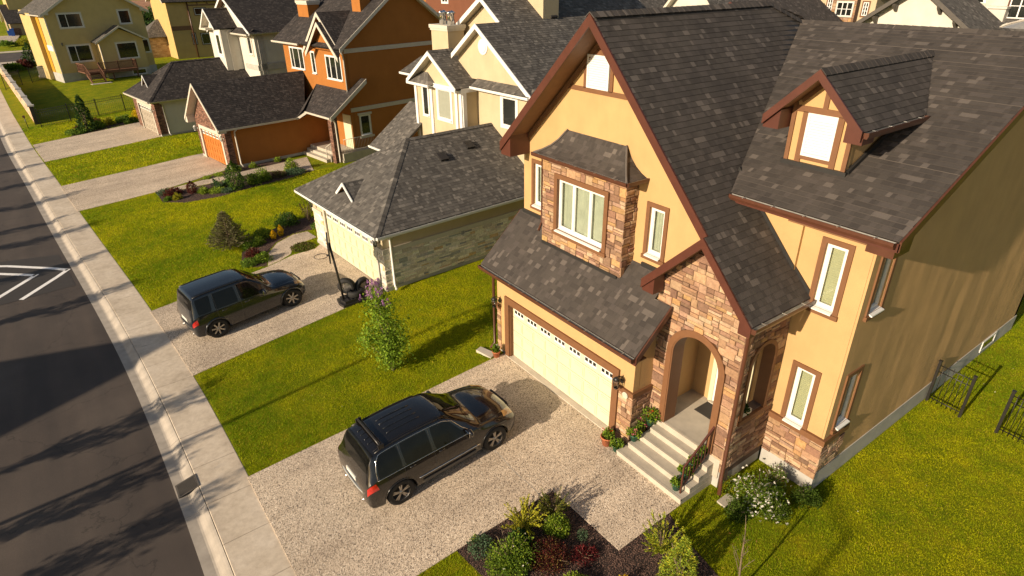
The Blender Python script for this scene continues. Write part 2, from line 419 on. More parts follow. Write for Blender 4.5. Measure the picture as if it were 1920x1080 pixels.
# ------------------------------------------------------------------ terrain
XT = [(-60, 1.42), (12, 1.42), (15.5, 1.34), (19.5, 1.2), (25.2, .8), (32.4, .12), (40.3, -.62), (46.5, -1.15), (53.9, -1.85), (60.4, -2.45), (77.4, -3.7), (100, -5.1), (200, -9.5), (300, -14)]
_yy = np.arange(-60, 301, 1.0); _xx = np.interp(_yy, [t[0] for t in XT], [t[1] for t in XT])
_k = np.ones(7)/7; _xs = np.convolve(np.pad(_xx, 3, 'edge'), _k, 'valid')
def xs(y): return float(np.interp(y, _yy, _xs))
def gz(x, y):
    u = x-xs(y)
    return 0.0 if u >= 8 else (-.055*(8-u) if u >= 0 else -.44)
OTHER = -11.6     # u of the far sidewalk's outer edge

def terrain():
    us = [-400, -80, OTHER-8, OTHER-.001, OTHER+.001, -1.2, -.02, 0.0] + list(np.arange(.5, 8.01, .5)) + [10, 14, 20, 30, 45, 70, 110, 180, 400]
    ys = list(np.arange(-60, 120, 1.5)) + list(np.arange(120, 300, 6)) + [300, 420, 700]
    vs, fs = [], []
    for y in ys:
        yc = min(y, 300)
        for u in us:
            x = xs(yc)+u
            if u >= 0: z = gz(x, yc)
            elif u > OTHER: z = -.9
            else: z = -.44 if u > OTHER-8-.1 else -.1
            vs.append((x, y, z))
    n = len(us)
    for i in range(len(ys)-1):
        for j in range(n-1): fs.append((i*n+j, i*n+j+1, (i+1)*n+j+1, (i+1)*n+j))
    b = MB(); b.add(vs, fs); o = b.build('ground', 'lawn'); tag(o, kind='structure')
terrain()

def strip(name, u0, u1, z0, z1, mat, y0=-20, y1=200, step=1.0, joints=None, thick=0):
    b = MB(); ys = np.arange(y0, y1+.01, step)
    vs = []
    for y in ys: vs += [(xs(y)+u0, y, z0), (xs(y)+u1, y, z1)]
    b.add(vs, [(2*i, 2*i+1, 2*i+3, 2*i+2) for i in range(len(ys)-1)])
    return tag(b.build(name, mat), kind='structure')
strip('road', -9.95, -1.64, -.62, -.60, 'asphalt')
# kerb and gutter as one extruded profile, sidewalk slabs with real joints
def extr(name, prof, mat, y0=-20, y1=200, step=.75, gap=0.012, slab=None):
    b = MB(); y = y0
    while y < y1:
        ln = slab or step
        e = min(y+ln-(gap if slab else 0), y1); ya, yb = y, e
        k = 2 if slab else 1
        vs = []; n = len(prof)
        for q in range(k+1):
            yy = ya+(yb-ya)*q/k
            for u, z in prof: vs.append((xs(yy)+u, yy, z))
        fs = []
        for q in range(k):
            for j in range(n-1): fs.append((q*n+j, q*n+j+1, (q+1)*n+j+1, (q+1)*n+j))
        if slab: fs += [tuple(range(n))[::-1], tuple(k*n+j for j in range(n))]
        b.add(vs, fs); y += ln
    return tag(b.build(name, mat), kind='structure')
extr('sidewalk', [(-1.12, -.70), (-1.12, -.475), (-1.10, -.462), (-.02, -.438), (-.004, -.446), (-.004, -.7)], 'sidewalk', slab=1.52)
extr('kerb', [(-1.655, -.75), (-1.65, -.597), (-1.42, -.605), (-1.37, -.596), (-1.33, -.575), (-1.24, -.515), (-1.18, -.484), (-1.135, -.468), (-1.13, -.48), (-1.13, -.75)], 'kerb', slab=3.04, gap=.008)
extr('far_kerb', [(-9.95, -.75), (-9.95, -.61), (-10.2, -.60), (-10.25, -.49), (-10.4, -.47), (-10.41, -.75)], 'sidewalk', slab=3.04)
extr('far_sidewalk', [(-11.6, -.7), (-11.6, -.43), (-10.45, -.46), (-10.45, -.7)], 'sidewalk', slab=1.52)

def sheet(name, poly, mat, lift=.006, step=.5, thick=0.0):
    """flat sheet draped over the terrain: clip a grid to the polygon"""
    b = MB(); P = [V((x, y, 0)) for x, y in poly]
    bm = bmesh.new(); f = bm.faces.new([bm.verts.new(p) for p in P])
    if f.normal.z < 0: f.normal_flip()
    x0, x1 = min(p.x for p in P), max(p.x for p in P); y0, y1 = min(p.y for p in P), max(p.y for p in P)
    for k in np.arange(math.floor(x0)+step, x1, step): bmesh.ops.bisect_plane(bm, geom=bm.verts[:]+bm.edges[:]+bm.faces[:], plane_co=(k, 0, 0), plane_no=(1, 0, 0))
    for k in np.arange(math.floor(y0)+1.5, y1, 1.5): bmesh.ops.bisect_plane(bm, geom=bm.verts[:]+bm.edges[:]+bm.faces[:], plane_co=(0, k, 0), plane_no=(0, 1, 0))
    bm.verts.index_update()
    vs = [(v.co.x, v.co.y, gz(v.co.x, v.co.y)+lift) for v in bm.verts]; fs = [tuple(v.index for v in f.verts) for f in bm.faces]
    bd = [(e.verts[0].index, e.verts[1].index) for e in bm.edges if len(e.link_faces) == 1]
    bm.free(); b.add(vs, fs)
    if lift > .01:
        for i, j in bd:
            a, c = vs[i], vs[j]; b.add([a, c, (c[0], c[1], c[2]-.05), (a[0], a[1], a[2]-.05)], [(0, 1, 2, 3)])
    return tag(b.build(name, mat), kind='structure')
HARD = []   # polygons with no grass blades
def hard(name, poly, mat, lift=.006): HARD.append(poly); return sheet(name, poly, mat, lift)
hard('driveway', [(1.38, 8.42), (5.1, 8.44), (7.2, 8.41), (7.26, 6.2), (9.3, 6.2), (9.3, 8.35), (9.8, 8.35), (9.8, 13.92), (7, 13.86), (1.33, 13.74), (1.38, 10)], 'aggregate', .022)
hard('driveway', [(1.15, 19.5), (3.7, 19.85), (6.2, 20.17), (8.62, 20.5), (8.25, 26.7), (7.78, 26.28), (6.76, 26.32), (5.5, 25.9), (.72, 25.15), (.95, 22.4)], 'aggregate', .022)
hard('path', [(5.52, 25.96), (6.2, 26.2), (6.72, 26.5), (6.95, 27.0), (7.3, 27.3), (7.9, 27.42), (8.3, 27.5), (8.2, 28.5), (7.5, 28.6), (6.6, 28.15), (5.95, 27.3)], 'aggregate', .02)
hard('driveway', [(-.68, 40.32), (3.4, 40.64), (8.05, 42.15), (7.4, 47.4), (3, 46.8), (-1.2, 46.4), (-.98, 43.5)], 'aggregate', .022)
hard('path', [(3.45, 40.66), (4.6, 40.0), (6.6, 39.85), (9.6, 40.2), (12.15, 38.5), (12.9, 41.9), (10.2, 41.35), (8.2, 41.0), (6.5, 40.95)], 'aggregate', .018)
hard('driveway', [(-1.78, 53.79), (2.2, 54.3), (6.1, 54.95), (5.5, 62.1), (2.6, 61.3), (-2.36, 60.3), (-2.1, 57)], 'aggregate', .022)
hard('mulch_bed', [(4.45, 8.5), (7.3, 8.5), (7.35, 6.3), (8.9, 6.3), (8.6, 5.4), (8.4, 4.3), (8.4, 2.5), (5.4, 2.5), (4.9, 6.4), (4.55, 7.6)], 'mulch', .012)
hard('mulch_bed', [(5.0, 26.3), (5.5, 26.02), (5.9, 27.35), (6.6, 28.25), (7.5, 28.68), (8.5, 28.6), (9.2, 29.6), (9, 30.4), (7.6, 30.3), (6, 29.5), (5.0, 28.2), (4.7, 27.1)], 'mulch', .012)
hard('mulch_bed', [(3.3, 40.8), (3.35, 38.4), (4.3, 37.4), (6.2, 37.0), (8.3, 37.3), (10.5, 37.8), (12.1, 38.4), (9.6, 40.12), (6.6, 39.78), (4.6, 39.93)], 'mulch', .012)
hard('mulch_bed', [(5.6, 40.99), (8.2, 41.06), (10.2, 41.42), (11.5, 41.7), (11.4, 42.5), (8.2, 42.05)], 'mulch', .012)
hard('mulch_bed', [(.2, 60.75), (.4, 62.5), (2.5, 63.1), (4.8, 63.9), (5.4, 62.2), (2.6, 61.4)], 'mulch', .012)
for k, (a, b_) in enumerate((((6.62, 8.44), (7.16, 13.84)),)):   # control joint sawn across the near driveway
    pass
b = MB(); P_ = [(6.86+.02*math.sin(k*1.3), 8.43+k*.3) for k in range(19)]
for k in range(18):
    (xa, ya), (xb_, yb_) = P_[k], P_[k+1]; b.add([(xa-.006, ya, gz(xa, ya)+.025), (xa+.006, ya, gz(xa, ya)+.025), (xb_+.006, yb_, gz(xb_, yb_)+.025), (xb_-.006, yb_, gz(xb_, yb_)+.025)], [(0, 1, 2, 3)])
tag(b.build('driveway_joint', 'found'), kind='structure')
# dark asphalt patch of the speed table and its paint
b = MB(); b.add([(-1.9, 34.4, -.596), (-7, 35.9, -.596), (-7, 29.5, -.596), (-1.48, 30.05, -.596)], [(0, 1, 2, 3)])
tag(b.build('road_patch', 'patch'), kind='structure')
b = MB()
def line(pts, wd, z=-.591):
    for i in range(len(pts)-1):
        a, c = V((*pts[i], z)), V((*pts[i+1], z)); n_ = (c-a).cross(V((0, 0, 1))).normalized()*wd/2
        b.add([a-n_, c-n_, c+n_, a+n_], [(0, 1, 2, 3)])
line([(-6.6, 36.2), (-3.86, 34.25), (-2.25, 32.75), (-1.66, 32.1)], .2); line([(-1.62, 32.18), (-2.1, 31.5), (-3.4, 29.85)], .2)
line([(-6.6, 35.3), (-4.14, 33.45), (-2.85, 32.3)], .2); line([(-2.8, 32.4), (-3.3, 31.75), (-4.9, 29.7)], .2)
bmp = b.build('road_marking', 'paintline'); tag(bmp, kind='structure')

# storm drain grate let into the gutter
t = thing('drain_grate', 'dark iron storm drain grate set in the gutter beside the sidewalk', 'drain grate', (-.22, 14.25, -.583)); t.rotation_euler = (0, R(-14), 0)
b = MB(); b.box((-.03, -.03, -.03), (.48, .47, .004)); b.build('grate_well', 'dark', t)
b = MB(); b.box((-.04, -.04, 0), (.0, .48, .016)); b.box((.46, -.04, 0), (.5, .48, .016)); b.box((0, -.04, 0), (.46, 0, .016)); b.box((0, .44, 0), (.46, .48, .016))
for i in range(9): b.box((.0, .02+i*.048, .004), (.46, .044+i*.048, .02))
b.build('grate_bars', 'darkgrey', t)

# ------------------------------------------------------------------ house helpers
def roof(name, poly, mat, parent, thick=.14, course=.145, under='soffit', steps=True):
    """planar roof slope: a slab with every shingle course laid on as a real step; uv in metres along/up the slope"""
    P = [V(p) for p in poly]; n = V((0, 0, 0))
    for i in range(len(P)): n += (P[i]-P[0]).cross(P[(i+1) % len(P)]-P[0])
    n.normalize()
    if n.z < 0: n = -n; P.reverse()
    U = V((0, 0, 1)).cross(n).normalized(); W = n.cross(U)
    q = [(p.dot(U), p.dot(W)) for p in P]; v0 = min(a[1] for a in q)
    b = MB(); b.prism(P, -n*thick, 2, 2, 1)
    def clip(pl, c, keep_up):
        out = []
        for i in range(len(pl)):
            a, e = pl[i], pl[(i+1) % len(pl)]
            ia = (a[1] >= c-1e-9) if keep_up else (a[1] <= c+1e-9); ie = (e[1] >= c-1e-9) if keep_up else (e[1] <= c+1e-9)
            if ia: out.append(a)
            if ia != ie:
                t = (c-a[1])/(e[1]-a[1]); out.append((a[0]+(e[0]-a[0])*t, c))
        return out
    k = 0; v1 = max(a[1] for a in q); pd = P[0].dot(n)
    if not steps: course = 99
    while v0+k*course < v1-1e-4:
        lo = v0+k*course; hi = min(lo+course+.004, v1)
        pl = clip(clip(q, lo, True), hi, False); k += 1
        if len(pl) < 3: continue
        # area check
        ar = abs(sum(pl[i][0]*pl[(i+1) % len(pl)][1]-pl[(i+1) % len(pl)][0]*pl[i][1] for i in range(len(pl))))/2
        if ar < 1e-4: continue
        top = []; hgt = lambda v: (.013-.009*(v-lo)/course) if steps else .004
        for a in pl: top.append(U*a[0]+W*a[1]+n*(pd+hgt(a[1])))
        uvs = [(a[0], a[1]-v0+.0001) for a in pl]
        sg = sum(pl[i][0]*pl[(i+1) % len(pl)][1]-pl[(i+1) % len(pl)][0]*pl[i][1] for i in range(len(pl)))
        idx = list(range(len(pl)))
        if sg < 0: idx.reverse()
        # keep uv rows inside their own course
        b.add([top[i] for i in idx], [tuple(range(len(idx)))], 0, [[(uvs[i][0], min(max(uvs[i][1], (k-1)*course+.001), k*course-.001) if steps else uvs[i][1]) for i in idx]])
        if steps:
            for i in range(len(pl)):
                a, e = pl[i], pl[(i+1) % len(pl)]
                if abs(a[1]-lo) < 1e-6 and abs(e[1]-lo) < 1e-6 and abs(a[0]-e[0]) > 1e-5:
                    A, E = top[i], top[(i+1) % len(pl)]
                    b.add([A, E, E-n*.012, A-n*.012], [(0, 1, 2, 3)], 0, [[(a[0], (k-1)*course+.002)]*4])
    return b.build(name, [mat, under, 'flash'], parent)
def ridge_cap(p, q, mat, parent, wd=.15, drop=.11, name='ridge_cap', up=None):
    p, q = V(p), V(q); L = (q-p).length; t = (q-p)/L; side = t.cross(V((0, 0, 1))).normalized(); upv = side.cross(t)
    b = MB(); n = max(1, int(L/.2))
    for i in range(n):
        a = p+t*(L*i/n-.02); e = p+t*(L*(i+1)/n+.02); u0 = random.random()*50; h0, h1 = .042, .034
        vs = [a+side*wd-upv*(drop-h0), a+upv*h0, a-side*wd-upv*(drop-h0), e+side*wd-upv*(drop-h1), e+upv*h1, e-side*wd-upv*(drop-h1)]
        rr = random.randint(0, 40)*.145+.02
        b.add(vs, [(0, 3, 4, 1), (1, 4, 5, 2)], 0, [[(u0, rr), (u0+.2, rr), (u0+.2, rr+.1), (u0, rr+.1)]]*2)
        b.add([vs[0], vs[1], vs[2], vs[2]-upv*.02, vs[1]-upv*.02, vs[0]-upv*.02], [(0, 1, 4, 5), (1, 2, 3, 4)], 0, [[(u0, rr)]*4]*2)
    return b.build(name, mat, parent)
def board(name, pts, h, thick, mat, parent, dz=0.0):
    """board hanging below the line of pts, pushed out by the vector thick"""
    b = MB()
    for a, e in zip(pts[:-1], pts[1:]):
        a, e = V(a)+V((0, 0, dz)), V(e)+V((0, 0, dz)); z = V((0, 0, h)); b.prism([a, e, e-z, a-z], thick)
    return b.build(name, mat, parent)
def gutter(name, p, q, out, parent, mout='bronze', min_='galv', w_=.12, h=.11, hang=True, cap=True):
    """open U gutter from p to q (top back edge), 'out' = outward unit vector"""
    p, q, o = V(p), V(q), V(out); z = V((0, 0, 1)); t = .008
    prof_o = [(0, 0), (0, -h), (w_*.8, -h), (w_, -h*.45), (w_, .012)]; prof_i = [(w_-t*2, .012), (w_-t*2, -h*.45), (w_*.8-t, -h+.03), (t, -h+.03), (t, 0)]
    b = MB(); pr = prof_o+prof_i; n = len(pr); vs = [x+o*a+z*c for x in (p, q) for a, c in pr]
    dr = (q-p).cross(o).z > 0
    for i in range(n-1):
        f = (i, i+1, n+i+1, n+i); b.add([], [], 0)
        b.f.append(f if not dr else f[::-1]); b.m.append(0 if i < 5 else 1)
    b.v = [tuple(x) for x in vs]
    if cap:
        for x in (p, q): b.prism([x+o*a+z*c for a, c in prof_o], (q-p).normalized()*.006*(1 if x == p else -1))
    if hang:
        L = (q-p).length; k = max(2, int(L/.6))
        for i in range(k):
            c = p+(q-p)*((i+.5)/k); b.obox(c+o*w_*.5+z*.004, (o, (q-p), z), (w_*.52, .012, .004), 1)
    return b.build(name, [mout, min_], parent)

CUTS = []
def cut(wall, a, b): CUTS.append((wall, a, b))
def apply_cuts():
    byw = {}
    for wl, a, b in CUTS: byw.setdefault(wl.name, (wl, []))[1].append((a, b))
    for nm, (wl, L) in byw.items():
        cb = MB()
        for a, b in L:
            if callable(a): a(cb)
            else: cb.box(a, b)
        cob = cb.build('cutter', 'dark'); cob.parent = wl.parent
        for o__ in (cob, wl):
            bm = bmesh.new(); bm.from_mesh(o__.data); bmesh.ops.remove_doubles(bm, verts=bm.verts, dist=1e-5); bmesh.ops.recalc_face_normals(bm, faces=bm.faces); bm.to_mesh(o__.data); bm.free()
        md = wl.modifiers.new('b', 'BOOLEAN'); md.operation = 'DIFFERENCE'; md.solver = 'EXACT'; md.object = cob
        bpy.context.view_layer.update(); dg = bpy.context.evaluated_depsgraph_get()
        me = bpy.data.meshes.new_from_object(wl.evaluated_get(dg)); wl.modifiers.clear(); wl.data = me
        bpy.data.objects.remove(cob)
    CUTS.clear()

def window(parent, O, U, Nn, w_, h, trim=.11, mtrim='trim', frame=.07, mframe='white', pane='glass', lights=(1.0,), rows=1, deep=None,
           sill=True, curtain=None, tproud=.035, label=None, sillw=0.0, slots=None):
    """O = lower corner of the opening (inside the trim); U along it, Nn outward"""
    O, U, Nn = V(O), V(U), V(Nn); Z = V((0, 0, 1)); P = lambda u, v, dd: O+U*u+Z*v+Nn*dd
    d0 = -deep if deep else .006
    def bx(b, u0, v0, u1, v1, a, c, m=0): b.obox(P((u0+u1)/2, (v0+v1)/2, (a+c)/2), (U, Z, Nn), ((u1-u0)/2, (v1-v0)/2, abs(c-a)/2), m)
    b = MB(); fa, fc = (d0, d0+.05) if deep else (.006, .03)
    bx(b, 0, 0, frame, h, fa, fc); bx(b, w_-frame, 0, w_, h, fa, fc); bx(b, frame, 0, w_-frame, frame, fa, fc); bx(b, frame, h-frame, w_-frame, h, fa, fc)
    x = 0; inner = w_-2*frame; tot = sum(lights)
    for l in lights[:-1]:
        x += l/tot*inner; bx(b, frame+x-.035, frame, frame+x+.035, h-frame, fa, fc)
        for e in (-.028, .028): pass
    for r in range(1, rows):
        zz = frame+(h-2*frame)*r/rows; bx(b, frame, zz-.02, w_-frame, zz+.02, fa+.001, fc-.003)
    # sash inside each light
    if w_ > .3:
        x = 0
        for l in lights:
            a0 = frame+x+(.035 if x > 0 else 0); x += l/tot*inner; a1 = frame+x-(.035 if x < inner-.01 else 0)
            for q in ((a0, frame, a0+.022, h-frame), (a1-.022, frame, a1, h-frame), (a0+.022, frame, a1-.022, frame+.022), (a0+.022, h-frame-.022, a1-.022, h-frame)):
                bx(b, *q, fa+.001, fc-.014)
    wn = b.build('window', mframe, parent)
    if label: wn['label'] = label
    pb = MB(); dp = (d0+.012) if deep else .012; bx(pb, .02, .02, w_-.02, h-.02, dp, dp+.004); pb.build('pane', pane, wn)
    if trim:
        tb = MB()
        e0, e1 = 0, tproud
        bx(tb, -trim, -trim, 0, h+trim, e0, e1); bx(tb, w_, -trim, w_+trim, h+trim, e0, e1); bx(tb, 0, h, w_, h+trim, e0, e1); bx(tb, 0, -trim, w_, 0, e0, e1)
        if sillw: bx(tb, -trim-sillw, -trim-.04, w_+trim+sillw, -trim+.06, e0+.001, e1+.03)
        tb.build('trim', mtrim, wn)
    if sill:
        sb = MB(); a = P(.0, .0, d0 if deep else .006); c = P(w_, 0, tproud+.07)
        L = [P(-.01, .03, fa), P(-.01, -.012, tproud+.07), P(-.01, -.045, tproud+.07), P(-.01, -.0, fa)]
        if deep: L = [P(.002, .03, fa), P(.002, .006, 0.0), P(.002, -.02, tproud+.075), P(.002, -.05, tproud+.075), P(.002, -.05, tproud+.03), P(.002, -.01, tproud+.001), P(.002, -.0, fa)]
        sb.prism(L, U*(w_-.004 if deep else w_+.02)); sb.build('sill', 'white' if mframe == 'white' else mframe, wn)
    if curtain and deep:
        cb = MB(); n = 40; vs = []; blind = curtain == 'blind'
        for i in range(n+1):
            u = .01+(w_-.02)*i/n; wv = 0 if blind else .022*math.sin(i*.8)+.010*math.sin(i*.33+w_)
            for v in (.01, h-.01): vs.append(P(u, v, d0-.06+wv))
        cb.add(vs, [(2*i, 2*i+1, 2*i+3, 2*i+2) for i in range(n)], smooth=not blind)
        if blind:
            for i in range(int(h/.05)): bx(cb, .02, .02+i*.05, w_-.02, .022+i*.05+.012, d0-.058, d0-.048)
        cb.build('blind' if blind else 'curtain', curtain, wn)
        kb = MB(); bx(kb, -.01, -.01, w_+.01, h+.01, d0-.14, d0-.13); kb.build('window_back', 'dark', wn)
    return wn

PAL = [(.36, .225, .14), (.42, .27, .165), (.33, .20, .125), (.45, .31, .20), (.26, .15, .10), (.37, .24, .165), (.29, .175, .12), (.41, .25, .12), (.22, .13, .09), (.47, .34, .23)]
def stones(name, parent, O, U, Nn, z0, z1, ivs, pal=PAL, ch=.22, proud=.04, wmin=.14, wmax=.38, gap=.012, mats='stone', seed=1, mortar=True):
    """ledge stone veneer: individual blocks in uneven courses. ivs(z) -> free intervals along U"""
    rn = random.Random(seed); O, U, Nn = V(O), V(U), V(Nn); Z = V((0, 0, 1)); b = MB(); z = z0
    def blk(u0, u1, a, c):
        if u1-u0 < .03 or c-a < .02: return
        pr = proud*rn.uniform(.55, 1.25); g = gap/2; e = .012
        col = rn.choice(pal); k = rn.uniform(.82, 1.15); col = tuple(x*k*rn.uniform(.96, 1.04) for x in col)
        q = [(u0+g, a+g), (u1-g, a+g), (u1-g, c-g), (u0+g, c-g)]
        jit = lambda: rn.uniform(-.008, .008)
        r0 = [O+U*x+Z*y for x, y in q]
        r1 = [O+U*x+Z*y+Nn*(pr-.012) for x, y in q]
        ins = [(u0+g+e+rn.random()*.01, a+g+e+rn.random()*.008), (u1-g-e-rn.random()*.01, a+g+e+rn.random()*.008), (u1-g-e-rn.random()*.01, c-g-e-rn.random()*.008), (u0+g+e+rn.random()*.01, c-g-e-rn.random()*.008)]
        r2 = [O+U*x+Z*y+Nn*(pr+jit()) for x, y in ins]
        vs = r0+r1+r2; fs = []
        for s_ in (0, 4):
            for i in range(4): j = (i+1) % 4; fs.append((s_+i, s_+j, s_+4+j, s_+4+i))
        fs.append((8, 9, 10, 11))
        if U.cross(Z).dot(Nn) < 0: fs = [f[::-1] for f in fs]
        b.add(vs, fs, 0, col=col)
    while z < z1-.03:
        hh = min(ch*rn.uniform(.75, 1.2), z1-z)
        if z1-(z+hh) < .06: hh = z1-z
        mids = [(z+hh*.03), z+hh*.5, z+hh*.97]
        for (ua, ub) in ivs(z+hh/2):
            u = ua+0.0
            while u < ub-.02:
                wd = rn.uniform(wmin, wmax)*1.25
                if ub-(u+wd) < wmin*.6: wd = ub-u
                k = rn.random()
                if k < .28 and hh < .3: blk(u, u+wd*.8 if wd < ub-u else u+wd, z, z+hh); wd = wd*.8 if wd < ub-u else wd
                elif k < .8:
                    s_ = z+hh*rn.choice((.33, .42, .5, .6)); c1 = u+wd*rn.uniform(.3, .7)
                    if wd > .34 and rn.random() < .6: blk(u, c1, z, s_); blk(c1, u+wd, z, s_)
                    else: blk(u, u+wd, z, s_)
                    c1 = u+wd*rn.uniform(.3, .7)
                    if wd > .34 and rn.random() < .6: blk(u, c1, s_, z+hh); blk(c1, u+wd, s_, z+hh)
                    else: blk(u, u+wd, s_, z+hh)
                else:
                    s1, s2 = z+hh*.33, z+hh*.67
                    blk(u, u+wd, z, s1); blk(u, u+wd, s1, s2); blk(u, u+wd, s2, z+hh)
                u += wd
        z += hh
    return b.build(name, mats, parent)

def downspout(name, pts, mat, parent, r=.042):
    b = MB(); P = [V(p) for p in pts]
    b.tube(P, r, 8); b.build(name, mat, parent); return

def garage_door(parent, O, U, Nn, w_, h, mat='door', n_win=7, panels=4, pcols=8, label=None):
    O, U, Nn = V(O), V(U), V(Nn); Z = V((0, 0, 1)); P = lambda u, v, dd: O+U*u+Z*v+Nn*dd
    def bx(b, u0, v0, u1, v1, a, c, m=0): b.obox(P((u0+u1)/2, (v0+v1)/2, (a+c)/2), (U, Z, Nn), ((u1-u0)/2, (v1-v0)/2, abs(c-a)/2), m)
    b = MB()
    for i in range(panels):
        a, c = h*i/panels, h*(i+1)/panels; bx(b, 0, a+.009, w_, c-.009, -.04, 0)
        for j in range(pcols):
            u0, u1 = w_*(j+.12)/pcols, w_*(j+.88)/pcols
            if i == panels-1 and n_win: continue
            bx(b, u0, a+.07, u1, c-.07, 0, .016); bx(b, u0+.045, a+.115, u1-.045, c-.115, .016, .03)
    bx(b, 0, 0, w_, h, -.06, -.045)
    dr = b.build('garage_door', mat, parent)
    if label: dr['label'] = label
    for j in range(n_win):
        c = w_*(j+.5)/n_win; ww = .48*min(1, w_/4.6/(n_win/7)); v0 = h*(panels-1)/panels+.12; v1 = h-.12
        f = MB(); g = MB(); n3 = 3
        bx(f, c-ww/2, v0, c+ww/2, v1, .0, .012)
        for k in range(n3):
            a = c-ww/2+ww*(k+.5)/n3; bx(g, a-ww*.115, v0+.07, a+ww*.115, v1-.07, .012, .017)
        wf = f.build('door_window', 'white', dr); g.build('pane', 'glassdark', wf)
    return dr

def wall_lamp(parent, p, out, s=1.0, m='black', label='lamp'):
    p, o = V(p), V(out)
    b = MB(); c = p+o*.16*s
    b.tube([p, p+o*.02], [.05*s, .05*s], 10); b.tube([p+V((0, 0, .08*s)), p+o*.1*s+V((0, 0, .17*s)), c+V((0, 0, .14*s))], .01*s, 6)
    b.tube([c+V((0, 0, .10*s)), c+V((0, 0, .14*s)), c+V((0, 0, .17*s))], [.085*s, .05*s, .01*s], 10)
    b.tube([c-V((0, 0, .14*s)), c-V((0, 0, .11*s)), c-V((0, 0, .09*s))], [.02*s, .05*s, .055*s], 10)
    for k in range(6):
        a = k*math.pi/3; dx = V((math.cos(a), math.sin(a), 0))*.075*s; b.tube([c-V((0, 0, .1*s))+dx*.7, c+V((0, 0, .1*s))+dx], .006*s, 4)
    l = b.build('wall_lamp', m, parent)
    g = MB(); g.tube([c-V((0, 0, .09*s)), c+V((0, 0, .10*s))], [.048*s, .068*s], 10); g.build('lamp_glass', 'glass', l)
    return l

# ================================================================== HOUSE A (near, yellow with stone)
A = thing('yellow_house', 'large near yellow stucco house with stone entry arch, stone bay window and brown shingle roofs', 'house', (12, 9, 0))
OFF = V((-12, -9, 0)); X, Y, Z = V((1, 0, 0)), V((0, 1, 0)), V((0, 0, 1)); nX, nY = -X, -Y
rz = lambda y: 10.35-1.054*(10.93-y) if y < 10.93 else 10.35-.985*(y-10.93)
gr = lambda x: 3.17+.93*(x-9.25)
mr = lambda x: 6.88+.4693*(x-11.35)
# walls
b = MB(); b.prism([(10.8, 14.33, 0), (10.8, 14.33, rz(14.33)-.16), (10.8, 10.93, 10.14), (10.8, 6.3, rz(6.3)-.2), (10.8, 6.3, 4.0), (10.8, 8.3, 3.6), (10.8, 8.3, 0)], (.22, 0, 0)); wf = b.build('wall', 'yellow', A); wf['label'] = 'tall yellow gable wall'
b = MB(); b.box((9.7, 14.15, 0), (9.9, 14.3, 3.25)); b.box((9.7, 8.35, 0), (9.9, 8.6, 3.25)); b.box((9.7, 8.6, 2.05), (9.9, 14.15, 3.25)); b.prism([(9.905, 8.352, 0), (10.795, 8.352, 0), (10.795, 8.352, gr(10.79)-.1), (9.905, 8.352, gr(9.9)-.1)], (0,.2,0)); b.prism([(9.905, 14.298, 0), (10.795, 14.298, 0), (10.795, 14.298, gr(10.79)-.1), (9.905, 14.298, gr(9.9)-.1)], (0,-.2,0))
b.box((9.7, 8.6, 0), (9.9, 8.95, 2.05)); b.box((9.7, 13.7, 0), (9.9, 14.15, 2.05)); b.split('garage_wall', 'yellow', A)
b = MB(); b.prism([(12.08, 7.9, .85), (12.08, 4.705, .42), (12.08, 4.705, 6.95), (12.08, 8.4, 6.95), (12.08, 8.4, .85)], (.25, 0, 0)); ww = b.build('wall', 'yellow', A); ww['label'] = 'yellow front wall of the wing beside the porch'
b = MB(); b.prism([(12.0, 6.17, 3.9), (12.0, 6.17, 7.0), (12.0, 8.4, 7.0), (12.0, 8.4, 3.9)], (.075, 0, 0)); b.build('wall_step', 'yellow', A)
b = MB(); b.prism([(12.33, 4.65, .55), (24.6, 4.65, .55), (24.6, 4.65, mr(12)-.1), (17.7, 4.65, 9.72), (12.33, 4.65, mr(12.33)-.15)], (0, .25, 0)); sw = b.build('side_wall', 'yellow_side', A)
sw['label'] = 'long side wall of wavy yellow stucco'
b = MB(); b.box((12.08, 4.65, .43), (12.328, 4.70, 7.0)); b.build('corner_wall', 'yellow', A)
b = MB(); b.box((24.4, 4.65, 0), (24.6, 14.3, 6.5)); b.prism([(11.03, 14.325, 0), (24.39, 14.325, 0), (24.39, 14.325, 6.4), (19, 14.325, 6.8), (11.03, 14.325, 6.8)], (0, -.22, 0)); b.split('rear_wall', 'yellow', A)
b = MB(); b.box((12.06, 4.63, -.3), (24.62, 4.95, .55)); b.box((12.055, 4.955, -.3), (12.3, 6.0, .415)); b.box((12.054, 4.626, -.3), (12.2, 4.954, .42)); b.box((10.61, 6.045, -.3), (12.05, 6.3, .50)); b.box((10.385, 6.035, -.3), (10.6, 6.45, .50)); b.box((9.69, 8.36, -.3), (9.95, 8.9, .06)); b.box((9.69, 13.75, -.3), (9.95, 14.31, .06)); b.box((9.72, 14.1, -.3), (24.6, 14.32, .06)); b.split('foundation', 'found', A)
